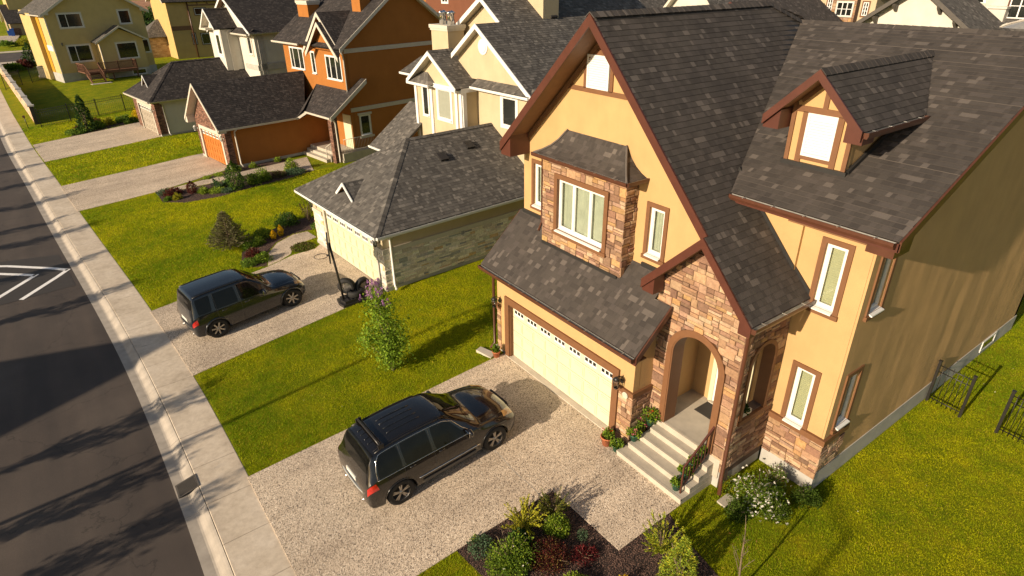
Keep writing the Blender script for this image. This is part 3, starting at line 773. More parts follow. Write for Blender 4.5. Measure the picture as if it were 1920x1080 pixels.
# roofs
roof('roof', [(10.08,10.93,10.35),(16.7,10.93,10.35),(17.7,10.45,9.86),(12.07,7.92,rz(7.92)),(12.07,5.7,rz(5.7)),(9.95,5.7,rz(5.7)),(9.95,7.1,rz(7.1)),(10.08,7.1,rz(7.1))], 'roofA', A)
roof('roof', [(10.08,10.93,10.35),(16.7,10.93,10.35),(19,14.5,rz(14.5)),(10.08,14.5,rz(14.5))], 'roofA', A)
roof('roof', [(16.7,10.93,10.35),(17.72,10.44,9.85),(20.5,10.5,8.4),(19,14.5,rz(14.5))], 'roofA', A)
roof('roof', [(11.35,4.07,6.88),(17.7,4.07,9.86),(17.7,10.45,9.86),(11.35,7.58,6.88)], 'roofA', A)
roof('roof', [(17.7,4.07,9.86),(25,4.07,6.43),(25,14.5,6.43),(17.7,14.5,9.86)], 'roofA', A)
roof('garage_roof', [(9.25,8.0,gr(9.25)),(10.33,8.0,gr(10.33)),(10.33,8.5,gr(10.33)),(10.8,8.5,gr(10.8)),(10.8,14.5,gr(10.8)),(9.25,14.5,gr(9.25))], 'roofA', A)
eg = lambda y: 6.31-1.0*(y-7.1)
roof('entry_roof', [(9.95,7.1,6.31),(10.8,7.1,6.31),(10.8,8.6,eg(8.6)),(9.95,8.6,eg(8.6))], 'roofA', A)
ridge_cap((10.06,10.93,10.35),(16.7,10.93,10.35),'roofA',A); ridge_cap((16.7,10.93,10.35),(17.7,10.45,9.86),'roofA',A); ridge_cap((17.7,10.5,9.86),(17.7,4.07,9.86),'roofA',A)
# dormer
DR = lambda y: 9.45-.96*abs(y-6.52)
dm = MB(); dm.prism([(12.55,5.85,7.4),(12.55,5.85,DR(5.85)-.12),(12.55,6.52,9.3),(12.55,7.2,DR(7.2)-.12),(12.55,7.2,7.4)], (.1, 0, 0)); dm.box((12.6,5.86,7.3),(15,5.9,DR(5.85)-.1)); dm.box((12.6,7.15,7.3),(15,7.19,DR(7.2)-.1))
dmo = dm.build('dormer', 'yellow', A)
roof('dormer_roof', [(12.08,6.52,9.45),(16.82,6.52,9.45),(14.62,5.47,DR(5.47)),(12.08,5.47,DR(5.47))], 'roofA', dmo, thick=.1)
roof('dormer_roof', [(12.08,6.52,9.45),(16.82,6.52,9.45),(14.62,7.57,DR(7.57)),(12.08,7.57,DR(7.57))], 'roofA', dmo, thick=.1)
ridge_cap((12.06,6.52,9.45),(16.7,6.52,9.45),'roofA',dmo,.13,.12)
board('rake_board', [(12.06,7.57,DR(7.57)),(12.06,6.52,9.45),(12.06,5.47,DR(5.47))], .2, (-.04,0,0), 'fascia', dmo, .02)
b = MB()
for s_ in (-1, 1):
    yy = 6.52+s_*1.0; b.prism([(12.1,yy-.07*s_-.0,DR(yy)-.05),(12.1,yy+.06*s_,DR(yy)-.12),(12.1,yy+.06*s_,DR(yy)-.3),(12.1,yy-.3*s_,DR(yy)-.3),(12.1,yy-.3*s_,DR(yy)+.1)], (.44, 0, 0))
b.split('eave_return', 'fascia', dmo)
gutter('gutter', (12.1,5.47,DR(5.47)-.01), (14.6,5.47,DR(5.47)-.01), nY, dmo, w_=.1)
b = MB(); x0 = 12.515
def tb(y0, z0, y1, z1, wd=.05, x=None):
    x_ = x or x0; a, c = V((x_, y0, z0)), V((x_, y1, z1)); n_ = (c-a).cross(X).normalized()*wd; b.prism([a-n_, c-n_, c+n_, a+n_], (.036, 0, 0))
for yy in (5.89, 7.16): tb(yy, 7.4, yy, DR(yy)-.13, .045)
for yy in (6.14, 6.90): tb(yy, 7.4, yy, 8.55, .06)
tb(5.93, 8.6, 7.12, 8.6, .06); tb(6.52, 8.66, 6.52, 9.2, .05); tb(6.2, 7.62, 6.84, 7.62, .04)
tb(6.0, DR(6.0)-.2, 6.52, 9.25, .04); tb(7.04, DR(7.04)-.2, 6.52, 9.25, .04); b.build('timber_trim', 'trim', dmo)
def shutter(par, x, y0, y1, z0, z1):
    b = MB(); b.box((x, y0, z0), (x+.03, y1, z1)); b.box((x-.018, y0, z0), (x, y0+.06, z1)); b.box((x-.018, y1-.06, z0), (x, y1, z1)); b.box((x-.018, y0+.06, z0), (x, y1-.06, z0+.06)); b.box((x-.018, y0+.06, z1-.06), (x, y1-.06, z1))
    n = int((z1-z0-.12)/.055)
    for i in range(n):
        z = z0+.075+i*.055; b.obox((x-.008, (y0+y1)/2, z+.01), (Y, (1, 0, .9), (-.9, 0, 1)), ((y1-y0)/2-.06, .018, .004))
    return b.build('louvre_shutter', 'white', par)
shutter(dmo, 12.52, 6.2, 6.84, 7.66, 8.54)
b = MB(); b.box((12.48,5.8,mr(12.5)-.02),(12.56,7.25,mr(12.5)+.09)); b.obox((13.6,5.80,mr(13.6)+.05),((1,0,.4693),Y,(-.4693,0,1)),(1.15,.03,.05)); b.split('flashing', 'flash', dmo)
# gable timber and louvre
b = MB(); x0 = 10.765
tb(12.78, 8.56, 10.2-.35, 8.56, .055); tb(12.28, 8.6, 12.28, rz(12.28)-.3, .045); tb(11.78, 8.6, 11.78, rz(11.78)-.25, .05); tb(10.86, 8.6, 10.86, 9.95, .05); tb(11.95, 9.46, 10.2, 9.46, .055); tb(11.35, 9.5, 11.35, rz(11.35)-.25, .04); tb(10.35,8.6,10.35,9.5,.04)
b.build('timber_trim', 'trim', A)
shutter(A, 10.755, 10.93, 11.70, 8.62, 9.4)
for q0, q1 in (((13.95), (10.98)),):
    b = MB(); a, c = V((10.74, 14.2, rz(14.2)-.22)), V((10.74, 10.93, 10.13)); b.prism([a, c, c-V((0,0,.16)), a-V((0,0,.16))], (.06,0,0)); b.build('frieze_board', 'soffit', A)
# rake boards, returns, fascia, gutters
board('rake_board', [(10.04,14.5,rz(14.5)),(10.04,10.93,10.35),(10.04,7.1,rz(7.1))], .27, (.045,0,0), 'fascia', A, .01)
b = MB(); b.prism([(10.09,14.5,rz(14.5)-.05),(10.09,14.5,rz(14.5)-.36),(10.09,14.05,rz(14.5)-.36),(10.09,14.05,rz(14.05)-.15)], (.7,0,0)); b.prism([(9.97,8.62,eg(8.62)-.04),(9.97,8.62,eg(8.62)-.3),(9.97,8.28,eg(8.62)-.3),(9.97,8.28,eg(8.28)-.14)], (.36,0,0)); b.split('eave_return', 'fascia', A)
board('rake_board', [(9.91,8.62,eg(8.62)),(9.91,7.1,6.31),(9.91,5.68,rz(5.68))], .24, (.045,0,0), 'fascia', A, .01)
b = MB(); b.prism([(9.96,5.7,4.78),(9.96,5.7,4.58),(9.96,5.99,4.58),(9.96,5.99,rz(5.99)-.15)], (.4,0,0)); b.split('eave_return', 'fascia', A)
gutter('gutter', (9.93,5.69,4.83), (12.06,5.69,4.83), nY, A); gutter('gutter', (9.25,8.0,3.15), (9.25,14.5,3.15), nX, A); gutter('gutter', (11.35,4.1,6.86), (11.35,7.55,6.86), nX, A)
board('fascia', [(9.26,7.98,3.12),(9.26,14.52,3.12)], .18, (.03,0,0), 'fascia', A); board('fascia', [(11.36,4.05,6.84),(11.36,7.5,6.84)], .17, (.03,0,0), 'fascia', A)
board('rake_board', [(9.27,7.965,3.16),(10.34,7.965,gr(10.34))], .2, (0,.035,0), 'bronze', A); board('rake_board', [(11.36,4.03,6.88),(17.7,4.03,9.86)], .2, (0,.04,0), 'bronze', A)
board('rake_board', [(9.27,14.5,3.16),(10.8,14.5,gr(10.8))], .2, (0,.035,0), 'bronze', A)
b = MB(); b.prism([(11.42,4.12,6.8),(11.42,4.12,6.5),(12.05,4.12,6.5),(12.1,4.12,7.0)], (0,.5,0)); b.split('eave_return', 'bronze', A)
b = MB(); b.box((9.3,8.05,2.94),(9.72,14.5,2.97)); b.box((11.4,4.6,6.62),(12.06,6.2,6.65)); b.box((9.98,5.75,4.56),(12.05,5.99,4.585)); b.split('soffit', 'soffit', A)
b = MB(); b.box((10.74,8.5,gr(10.8)-.02),(10.795,9.4,gr(10.8)+.09)); b.box((10.74,12.9,gr(10.8)-.02),(10.795,14.33,gr(10.8)+.09)); b.prism([(11.97,7.9,rz(7.9)),(11.97,6.17,rz(6.17)),(11.97,6.17,rz(6.17)+.12),(11.97,7.9,rz(7.9)+.12)],(.028,0,0)); b.prism([(12.04,6.25,rz(6.17)),(12.04,5.74,rz(5.74)),(12.04,5.74,rz(5.74)+.12),(12.04,6.25,rz(6.17)+.16)],(.036,0,0)); b.split('flashing', 'flash', A)
# front stone entry
arch_c, arch_r, spr = 7.15, .68, 3.03
def archpts(x, r, n=18, c=arch_c, s=spr, ez=1.0): return [(x, c+r*math.cos(math.pi*i/n), s+r*ez*math.sin(math.pi*i/n)) for i in range(n+1)]
pw = [(10.40, 8.42, 0.0), (10.40, arch_c+arch_r, 0.0)]+archpts(10.40, arch_r)+[(10.40, arch_c-arch_r, 0.0), (10.40, 6.03, 0.0), (10.40, 6.03, rz(6.03)-.2), (10.40, 7.1, 6.1), (10.40, 8.42, eg(8.42)-.2)]
b = MB(); b.prism(pw, (.35, 0, 0)); b.build('entry_wall', 'mortar', A)
def iv_front(z):
    top_l = 6.31-(z+.22)+7.1; top_r = 10.93-(10.35-z-.22)/1.054
    a, c = max(6.0, top_r), min(8.44, top_l)
    rr = arch_r+.15
    if c <= a+.05: return []
    if z < spr: h = rr
    elif z < spr+rr: h = math.sqrt(rr*rr-(z-spr)**2)
    else: return [(a, c)]
    L = []
    if z > .82 or True: L = [(a, arch_c-h), (arch_c+h, c)]
    return [q for q in L if q[1]-q[0] > .04]
stones('stone_cladding', A, (10.40, 0, 0), Y, nX, .50, 6.2, iv_front, seed=3)
b = MB()
for r0, r1, xx, dx in ((arch_r-.0, arch_r+.15, 10.335, .1),):
    a = archpts(xx, r0, 24); c = archpts(xx, r1, 24)
    for i in range(24): b.prism([a[i], a[i+1], c[i+1], c[i]], (dx, 0, 0))
    for s_ in (-1, 1): b.box((xx, arch_c+s_*r0, .86), (xx+dx, arch_c+s_*r1, spr))
a = archpts(10.35, arch_r, 24); c = archpts(10.35, arch_r-.03, 24)
for i in range(24): b.prism([a[i], a[i+1], c[i+1], c[i]], (.42, 0, 0))
for s_ in (-1, 1): b.box((10.35, arch_c+s_*arch_r, .86), (10.77, arch_c+s_*(arch_r-.03), spr))
b.build('arch_trim', 'trim', A)
# side arch on the right face of the entry
ac2, ar2, sp2 = 11.22, .42, 3.4; aw2 = .445
pts = [(10.75,6.04,0.3),(10.75,6.04,1.93),(ac2-ar2,6.04,1.93)]+[(ac2-ar2*math.cos(math.pi*i/16),6.04,sp2+ar2*math.sin(math.pi*i/16)) for i in range(17)]+[(ac2+ar2,6.04,1.93),(10.751,6.04,1.93),(10.751,6.04,.3),(12.08,6.04,.3),(12.08,6.04,4.7),(10.4,6.04,4.7),(10.4,6.04,.3)]
b = MB(); b.box((10.4,6.04,.3),(12.08,6.26,1.93)); b.box((10.752,6.04,1.931),(ac2-aw2,6.26,sp2-.001)); b.box((ac2+aw2,6.04,1.931),(12.08,6.26,sp2-.001))
tp = [(10.752,6.04,sp2)]+[(ac2-aw2*math.cos(math.pi*i/16),6.04,sp2+aw2*math.sin(math.pi*i/16)) for i in range(17)]+[(12.08,6.04,sp2),(12.08,6.04,4.75),(10.75,6.04,4.75)]
b.prism(tp, (0,.22,0)); b.build('entry_wall', 'mortar', A)
def iv_side(z):
    rr = ar2+.1
    if z < 1.80 or z > sp2+rr: return [(10.36, 12.06)]
    h = rr if z < sp2 else math.sqrt(max(0, rr*rr-(z-sp2)**2)); return [q for q in ((10.36, ac2-h), (ac2+h, 12.06)) if q[1]-q[0] > .04]
stones('stone_cladding', A, (0, 6.04, 0), X, nY, .50, 4.55, iv_side, seed=5, wmax=.34)
b = MB(); yy = 5.975
aa = [(ac2-ar2*math.cos(math.pi*i/20),yy,sp2+ar2*math.sin(math.pi*i/20)) for i in range(21)]; bb = [(ac2-(ar2+.1)*math.cos(math.pi*i/20),yy,sp2+(ar2+.1)*math.sin(math.pi*i/20)) for i in range(21)]
for i in range(20): b.prism([aa[i],aa[i+1],bb[i+1],bb[i]],(0,.3,0))
for s_ in (-1,1): b.box((ac2+s_*ar2,yy,1.86),(ac2+s_*(ar2+.1),yy+.3,sp2))
b.box((ac2-ar2-.12,yy-.02,1.78),(ac2+ar2+.12,yy+.32,1.9)); b.build('arch_trim', 'trim', A)
# porch interior
b = MB(); b.box((10.75,8.3,.85),(12.1,8.36,4.4)); b.build('porch_wall', 'yellow', A)
b = MB(); b.box((10.35,6.06,.3),(12.08,8.38,.852)); b.build('porch_floor', 'step', A)
b = MB(); b.box((10.6,6.1,4.42),(12.08,8.3,4.45)); b.build('porch_ceiling', 'soffit', A)
b = MB(); b.box((12.02,7.62,.86),(12.075,7.74,3.1)); b.box((12.02,6.62,.86),(12.075,6.74,3.1)); b.box((12.02,6.62,3.1),(12.075,7.74,3.22)); fr_ = b.build('door_frame', 'door', A)
b = MB(); b.box((12.05,6.74,.9),(12.078,7.62,3.1))
for a_, c_ in ((1.0, 1.7), (1.8, 2.95)):
    for y0 in (6.83, 7.22): b.box((12.04, y0, a_), (12.05, y0+.31, c_))
dd = b.build('front_door', 'white', A); dd['label'] = 'cream panelled front door'
b = MB(); b.tube([(12.0,7.52,1.85),(12.0,7.52,2.0)], .012, 6); b.box((12.0,7.51,1.9),(12.05,7.53,1.93)); b.build('handle', 'chrome', dd)
b = MB(); b.box((11.95,6.7,.853),(12.07,7.66,.9)); b.build('threshold', 'step', A)
# belts and stone base
b = MB(); b.box((12.0,4.58,1.45),(12.078,6.12,1.6)); b.box((12.08,4.581,1.451),(13.1,4.648,1.599)); b.box((9.63,8.28,1.62),(9.698,8.82,1.76)); b.box((9.70,8.281,1.621),(10.4,8.348,1.759)); b.box((9.63,14.1,1.62),(9.698,14.32,1.76)); b.split('belt_course', 'trim', A)
stones('stone_cladding', A, (12.08, 0, 0), Y, nX, .40, 1.45, lambda z: [(4.61, 6.02)], seed=8)
stones('stone_cladding', A, (0, 4.65, 0), X, nY, .62, 1.45, lambda z: [(12.04, 13.07)], seed=9, wmax=.34)
stones('stone_cladding', A, (9.7, 0, 0), Y, nX, .05, 1.62, lambda z: [(8.31, 8.80)], seed=10, wmax=.32)
stones('stone_cladding', A, (0, 8.35, 0), X, nY, .05, 1.62, lambda z: [(9.66, 10.36)], seed=11, wmax=.34)
stones('stone_cladding', A, (9.7, 0, 0), Y, nX, .05, 1.62, lambda z: [(14.1, 14.30)], seed=12, wmax=.3)
# windows of the wing (front) and the side
for z0, z1, lab in ((4.70, 6.16, 'tall narrow upper window with cream blind'), (1.62, 3.1, 'tall narrow lower window with cream blind')):
    window(A, (12.08, 5.17, z0), Y, nX, .46, z1-z0, .11, deep=.09, curtain='blind', sillw=.02, label=lab); cut(ww, (12.0, 5.17, z0), (12.4, 5.63, z1))
for z0, z1 in ((4.80, 6.1), (1.80, 3.18)):
    window(A, (12.42, 4.65, z0), X, nY, .52, z1-z0, .1, deep=.09, curtain='curtain', sillw=.02); cut(sw, (12.42, 4.5, z0), (12.94, 5.0, z1))
# gable windows beside the bay
window(A, (10.8, 8.84, 4.98), Y, nX, .46, 1.2, .11, deep=.09, curtain='curtain', sillw=.02); cut(wf, (10.7, 8.84, 4.98), (11.1, 9.30, 6.18))
window(A, (10.8, 13.30, 4.98), Y, nX, .52, 1.25, .11, deep=.09, curtain='curtain', sillw=.02); cut(wf, (10.7, 13.30, 4.98), (11.1, 13.82, 6.23))
# basement window in side foundation
window(A, (21.75, 4.63, .16), X, nY, 1.1, .4, 0, frame=.06, pane='glassdark', sill=False)
# bay window of stone
b = MB(); b.box((10.39, 9.76, 4.15), (10.8, 12.86, 6.75)); bay = b.build('bay', 'mortar', A); bay['label'] = 'stone clad box bay over the garage roof'
def iv_bay(z): return [(9.72, 10.28), (12.36, 12.9)] if 4.66 < z < 6.36 else [(9.72, 12.9)]
stones('stone_cladding', bay, (10.39, 0, 0), Y, nX, 4.22, 6.70, iv_bay, seed=21)
stones('stone_cladding', bay, (0, 9.76, 0), X, nY, 4.25, 6.70, lambda z: [(max(10.36, 10.36), 10.8)] , seed=22, wmax=.3)
stones('stone_cladding', bay, (10.8, 12.86, 0), nX, Y, 4.6, 6.70, lambda z: [(0, .44)], seed=23, wmax=.3)
window(bay, (10.39, 10.40, 4.80), Y, nX, 1.82, 1.44, .13, deep=.07, lights=(1, 1.25, 1), curtain='curtain', tproud=.075, sillw=.03, label='three light window with white frames and sheer curtains'); cut(bay, (10.2, 10.40, 4.80), (10.6, 12.22, 6.24))
# flared bay roof: curved profile swept, hip corners
prof = [(0.0, 6.82), (.14, 6.90), (.28, 7.02), (.40, 7.18), (.49, 7.36), (.54, 7.44)]
def baypt(t, side):   # t along profile
    dx, z = prof[t]; k = dx/.54
    return (10.12+dx*1.25 if dx else 10.12, (9.50+k*.72) if side < 0 else (13.0-k*.62), z)
b = MB(); n = len(prof); acc = 0
for i in range(n-1):
    a0, a1, c0, c1 = V(baypt(i, -1)), V(baypt(i+1, -1)), V(baypt(i, 1)), V(baypt(i+1, 1)); dl = (a1-a0).length
    k = max(1, round(dl/.1))
    b.add([a0, c0, c1, a1], [(0, 3, 2, 1)], 0, [[(a0.y, acc), (a1.y, acc+dl), (c1.y, acc+dl), (c0.y, acc)]])
    e0, e1 = V((10.8, a0.y, a0.z)), V((10.8, a1.y, a1.z)); b.add([a0, a1, e1, e0], [(0, 3, 2, 1)], 0, [[(a0.x, acc), (e0.x, acc), (e1.x, acc+dl), (a1.x, acc+dl)]])
    e0, e1 = V((10.8, c0.y, c0.z)), V((10.8, c1.y, c1.z)); b.add([c0, c1, e1, e0], [(0, 1, 2, 3)], 0, [[(c0.x, acc), (c1.x, acc+dl), (e1.x, acc+dl), (e0.x, acc)]])
    acc += dl
b.box((10.14,9.52,6.75),(10.8,12.98,6.8), 1); b.build('bay_roof', ['roofA', 'soffit'], bay)
b = MB()
for sd in (-1, 1):
    P_ = [V(baypt(i, sd))+V((-.01, 0, .012)) for i in range(n)]; b.tube(P_, .028, 6)
b.uv = {i: [(.1, .1)]*len(f) for i, f in enumerate(b.f)}; b.build('ridge_cap', 'roofA', bay)
gutter('gutter', (10.14,9.46,6.83), (10.14,13.04,6.83), nX, bay, w_=.09, h=.09); gutter('gutter', (10.1,9.5,6.83), (10.79,9.5,6.83), nY, bay, w_=.08, h=.09, hang=False)
b = MB(); b.prism([(10.33,9.8,4.16),(10.33,12.85,4.16),(10.33,12.85,4.26),(10.33,9.8,4.26)],(-.02,0,0)); b.build('flashing', 'flash', bay)
downspout('downspout', [(10.3,12.98,6.75),(10.42,12.98,6.6),(10.42,12.98,4.75),(10.3,12.98,4.5)], 'bronze', bay, .035)
# garage door and surround
garage_door(A, (9.82, 9.05, .05), Y, nX, 4.56, 1.93, 'door', 7, label='wide pale yellow double garage door with small square windows')
b = MB(); b.box((9.64,8.82,.03),(9.70,9.03,2.2)); b.box((9.64,13.63,.03),(9.70,13.84,2.2)); b.box((9.64,9.03,1.98),(9.70,13.63,2.2)); b.box((9.70,8.97,.03),(9.83,9.05,2.03)); b.box((9.70,13.61,.03),(9.83,13.69,2.03)); b.box((9.70,9.05,1.98),(9.83,13.61,2.04)); b.build('garage_door_trim', 'trim', A)
b = MB(); b.box((9.62,8.95,-.1),(9.86,13.75,.045)); b.build('garage_sill', 'concrete', A)
l = wall_lamp(A, (9.65, 8.70, 1.95), nX, 1.25); l = wall_lamp(A, (9.65, 14.12, 1.9), nX, 1.25)
# round house number plate (digits too small to read in the photo)
b = MB(); b.tube([(9.62,8.52,1.62),(9.60,8.52,1.62)], .09, 20); b.tube([(9.60,8.52,1.62),(9.594,8.52,1.62)], .075, 20, 1); b.build('house_plaque', ['offwhite', 'greytrim'], A)
# downspouts
downspout('downspout', [(9.36,14.42,3.05),(9.6,14.42,2.85),(9.64,14.42,2.7),(9.64,14.42,.2),(9.45,14.42,.06)], 'bronze', A, .045)
downspout('downspout', [(10.0,5.75,4.72),(10.28,5.93,4.5),(10.33,5.93,4.3),(10.33,5.93,.4),(10.15,5.80,.1)], 'bronze', A, .05)
# front steps
b = MB()
for i, (xa, zt) in enumerate(((9.25, .17), (9.55, .34), (9.85, .51), (10.12, .68))):
    b.box((xa, 6.2+i*.003, -.15), (10.37, 8.3-.1*i, zt)); b.box((xa-.02, 6.2, zt-.05), (xa+.05, 8.3-.1*i, zt+.003))
st = b.build('steps', 'step', A); b = MB()
for x_, z_ in ((9.33, .17), (9.62, .34), (9.92, .51), (10.2, .68)): pass
b.box((10.372,6.22,.2),(10.45,7.99,.857)); b.build('step', 'step', A)
# stair rail
b = MB(); p0, p1 = V((9.40, 6.35, .98)), V((10.38, 6.35, 1.72)); b.obox((p0+p1)/2, (p1-p0, Y, (p1-p0).cross(Y)), ((p1-p0).length/2+.02, .022, .025))
q0, q1 = p0-V((0,0,.66)), p1-V((0,0,.70)); b.obox((q0+q1)/2, (q1-q0, Y, (q1-q0).cross(Y)), ((q1-q0).length/2, .012, .012))
for i in range(9):
    t_ = i/8; a_ = p0.lerp(p1, t_); c_ = q0.lerp(q1, t_); r_ = .018 if i in (0, 8) else .009
    if i in (0, 8): c_ = V((a_.x, a_.y, .17 if i == 0 else .68))
    b.box(c_-V((r_, r_, 0)), a_+V((r_, r_, 0)))
b.build('handrail', 'fascia', A)
apply_cuts()
OFF = V((0, 0, 0))

def hip_garage(root, wd, dp, ez, ov, slope, mat, parent_roof=None, y_off=0.0):
    """hipped roof over a garage: front at x=-ov, back open at x=dp; spans y -ov..wd+ov"""
    a, c = -ov, wd+ov; mid = (a+c)/2; rz_ = ez+slope*(c-a)/2; xr = -ov+(c-a)/2
    r = roof('garage_roof', [(-ov, a, ez), (xr, mid, rz_), (-ov, c, ez)], mat, root, .1)
    roof('garage_roof', [(-ov, a, ez), (dp, a, ez), (dp, mid, rz_), (xr, mid, rz_)], mat, root, .1)
    roof('garage_roof', [(-ov, c, ez), (dp, c, ez), (dp, mid, rz_), (xr, mid, rz_)], mat, root, .1)
    ridge_cap((-ov, a, ez), (xr, mid, rz_), mat, root, .14, .07); ridge_cap((-ov, c, ez), (xr, mid, rz_), mat, root, .14, .07); ridge_cap((xr, mid, rz_), (dp, mid, rz_), mat, root, .14, .08)
    return xr, mid, rz_
def gable_roof(root, x0, x1, y0, y1, ez, yr, zr, mat, name='roof', thick=.12, cap=True, under='offwhite'):
    """ridge along x"""
    roof(name, [(x0, yr, zr), (x1, yr, zr), (x1, y0, ez), (x0, y0, ez)], mat, root, thick, under=under)
    e2 = ez if abs((yr-y0)-(y1-yr)) < .01 else zr-(zr-ez)/(yr-y0)*(y1-yr)
    roof(name, [(x0, yr, zr), (x1, yr, zr), (x1, y1, e2), (x0, y1, e2)], mat, root, thick, under=under)
    if cap: ridge_cap((x0, yr, zr), (x1, yr, zr), mat, root, .13, .1)
    return e2
def rakes(root, x, pts, h=.2, mat='white'):
    board('rake_board', [(x, y, z) for y, z in pts], h, (.04, 0, 0), mat, root, .01)
def gwall(name, root, x, t, pts, mat, label=None):
    b = MB(); b.prism([(x, y, z) for y, z in pts], (t, 0, 0)); o = b.build(name, mat, root)
    if label: o['label'] = label
    return o
def chimney(root, x0, x1, y0, y1, z0, z1, mat, pots=0, capmat='white'):
    b = MB(); b.box((x0, y0, z0), (x1, y1, z1)); c = b.build('chimney', mat, root)
    if capmat: b = MB(); b.box((x0-.08, y0-.08, z1), (x1+.08, y1+.08, z1+.16)); b.box((x0-.04, y0-.04, z1-.1), (x1+.04, y1+.04, z1)); b.build('chimney_cap', capmat, c)
    for i in range(pots):
        px, py = x0+(x1-x0)*(.3+.4*(i % 2)), y0+(y1-y0)*(i+.6)/(pots+.2); b = MB()
        b.lathe([(0, 0), (.13, 0), (.10, .38), (.10, .42), (.12, .42), (.12, .5), (.2, .5), (.03, .62), (0, .62)], (px, py, z1+.16), 12); b.build('flue_cap', 'chrome', c)
    return c
def vent(root, p, slope_vec, n):
    b = MB(); p, n = V(p), V(n).normalized(); s_ = V(slope_vec).normalized(); b.obox(p+n*.07, (s_, s_.cross(n), n), (.2, .2, .05)); b.obox(p+n*.02, (s_, s_.cross(n), n), (.15, .15, .04)); b.build('roof_vent', 'blackplastic', root)

# ================================================================== HOUSE B (cream, grey shingles)
B = thing('cream_house', 'cream stucco house with white trim, grey hipped garage roof and pale ledgestone side wall', 'house', (8.56, 20.34, 0), R(3.5))
slB = .62; xr, ym, zr = hip_garage(B, 7.03-.45, 7.95, 2.55, .45, slB, 'roofB')
b = MB(); b.box((0, -.0, 1.62), (.2, 7.03-.45, 2.6)) if False else b.box((0, 0, 2.06), (.2, 6.55, 2.6)); b.box((0, 0, .12), (.2, .46, 2.06)); b.box((0, 5.3, .12), (.2, 6.55, 2.06)); b.box((.2, 0, .12), (7.9, .18, 2.6)); b.box((.2, 6.37, .12), (7.9, 6.55, 2.6)); b.build('garage_wall', 'cream', B)
b = MB(); b.box((-.03, -.03, -.3), (8.0, .2, .14)); b.box((-.03, 5.25, -.3), (.2, 6.58, .14)); b.box((-.03, .2, -.3), (.2, .5, .14)); b.split('foundation', 'found', B)
LP = [(.74,.68,.55),(.80,.74,.61),(.68,.61,.48),(.84,.79,.67),(.62,.56,.46),(.78,.70,.55),(.72,.66,.54),(.76,.69,.56),(.66,.48,.27),(.40,.40,.38)]
LPw = [LP[min(9, int(10*random.random()**1.25))] for i in range(60)]+[LP[8]]*2+[LP[9]]*2+LP[:8]*4
stones('ledgestone', B, (0, 0, 0), X, nY, .14, 1.58, lambda z: [(-.03, 7.9)], pal=LPw, ch=.18, proud=.03, wmin=.15, wmax=.5, gap=.004, mats='limestone', seed=31)
stones('ledgestone', B, (0, 0, 0), Y, nX, .14, 1.58, lambda z: [(0, .44), (5.5, 6.5)], pal=LPw, ch=.18, proud=.03, gap=.004, mats='limestone', seed=32)
b = MB(); b.box((-.06, -.06, 1.60), (7.9, 0, 1.78)); b.box((-.062, .0, 1.601), (0, .44, 1.779)); b.box((-.06, 5.5, 1.6), (0, 6.5, 1.78)); b.split('belt_course', 'offwhite', B)
garage_door(B, (.04, .50, .02), Y, nX, 4.72, 2.0, 'door2', 7, label='lemon yellow double garage door')
b = MB(); b.box((-.05, .44, 0), (.0, .56, 2.1)); b.box((-.05, 5.2, 0), (.0, 5.34, 2.1)); b.box((-.05, .56, 2.0), (0, 5.2, 2.14)); b.build('garage_door_trim', 'offwhite', B)
gutter('gutter', (-.44, -.45, 2.53), (-.44, 7.03, 2.53), nX, B, 'white', 'galv', w_=.1); gutter('gutter', (-.44, -.45, 2.53), (7.9, -.45, 2.53), nY, B, 'white', 'galv', w_=.1)
b = MB(); b.box((-.4, -.4, 2.40), (.0, 6.98, 2.42)); b.box((0.0, -.4, 2.401), (7.9, 0, 2.419)); b.build('soffit', 'offwhite', B)
wall_lamp(B, (-.02, .2, 2.05), nX, 1.2); wall_lamp(B, (-.02, 6.1, 2.05), nX, 1.2)
downspout('downspout', [(-.3, -.5, 2.45), (.3, -.25, 2.3), (.3, -.08, 2.2), (.3, -.08, .25), (.25, -.3, .08)], 'white', B, .05)
# little vent gable on the hip front
sl_ = slB
b = MB(); b.prism([(.42, 2.75, 2.9), (.42, 3.35, 3.46), (.42, 3.95, 2.9)], (.3, 0, 0)); vg = b.build('gable_vent', 'cream', B)
roof('vent_roof', [(.2, 3.35, 3.56), (1.3, 3.35, 3.56), (.3, 2.6, 2.98), (.2, 2.6, 2.98)], 'roofB', vg, .05); roof('vent_roof', [(.2, 3.35, 3.56), (1.3, 3.35, 3.56), (.3, 4.1, 2.98), (.2, 4.1, 2.98)], 'roofB', vg, .05)
rakes(vg, .17, [(4.13, 2.99), (3.35, 3.59), (2.57, 2.99)], .14)
for q in ((4.3, .9), (5.9, 1.2)): vent(B, (q[0], q[1]+1.2, 2.55+slB*(q[1]+1.2+.45)), (0, 1, slB), (0, -slB, 1))
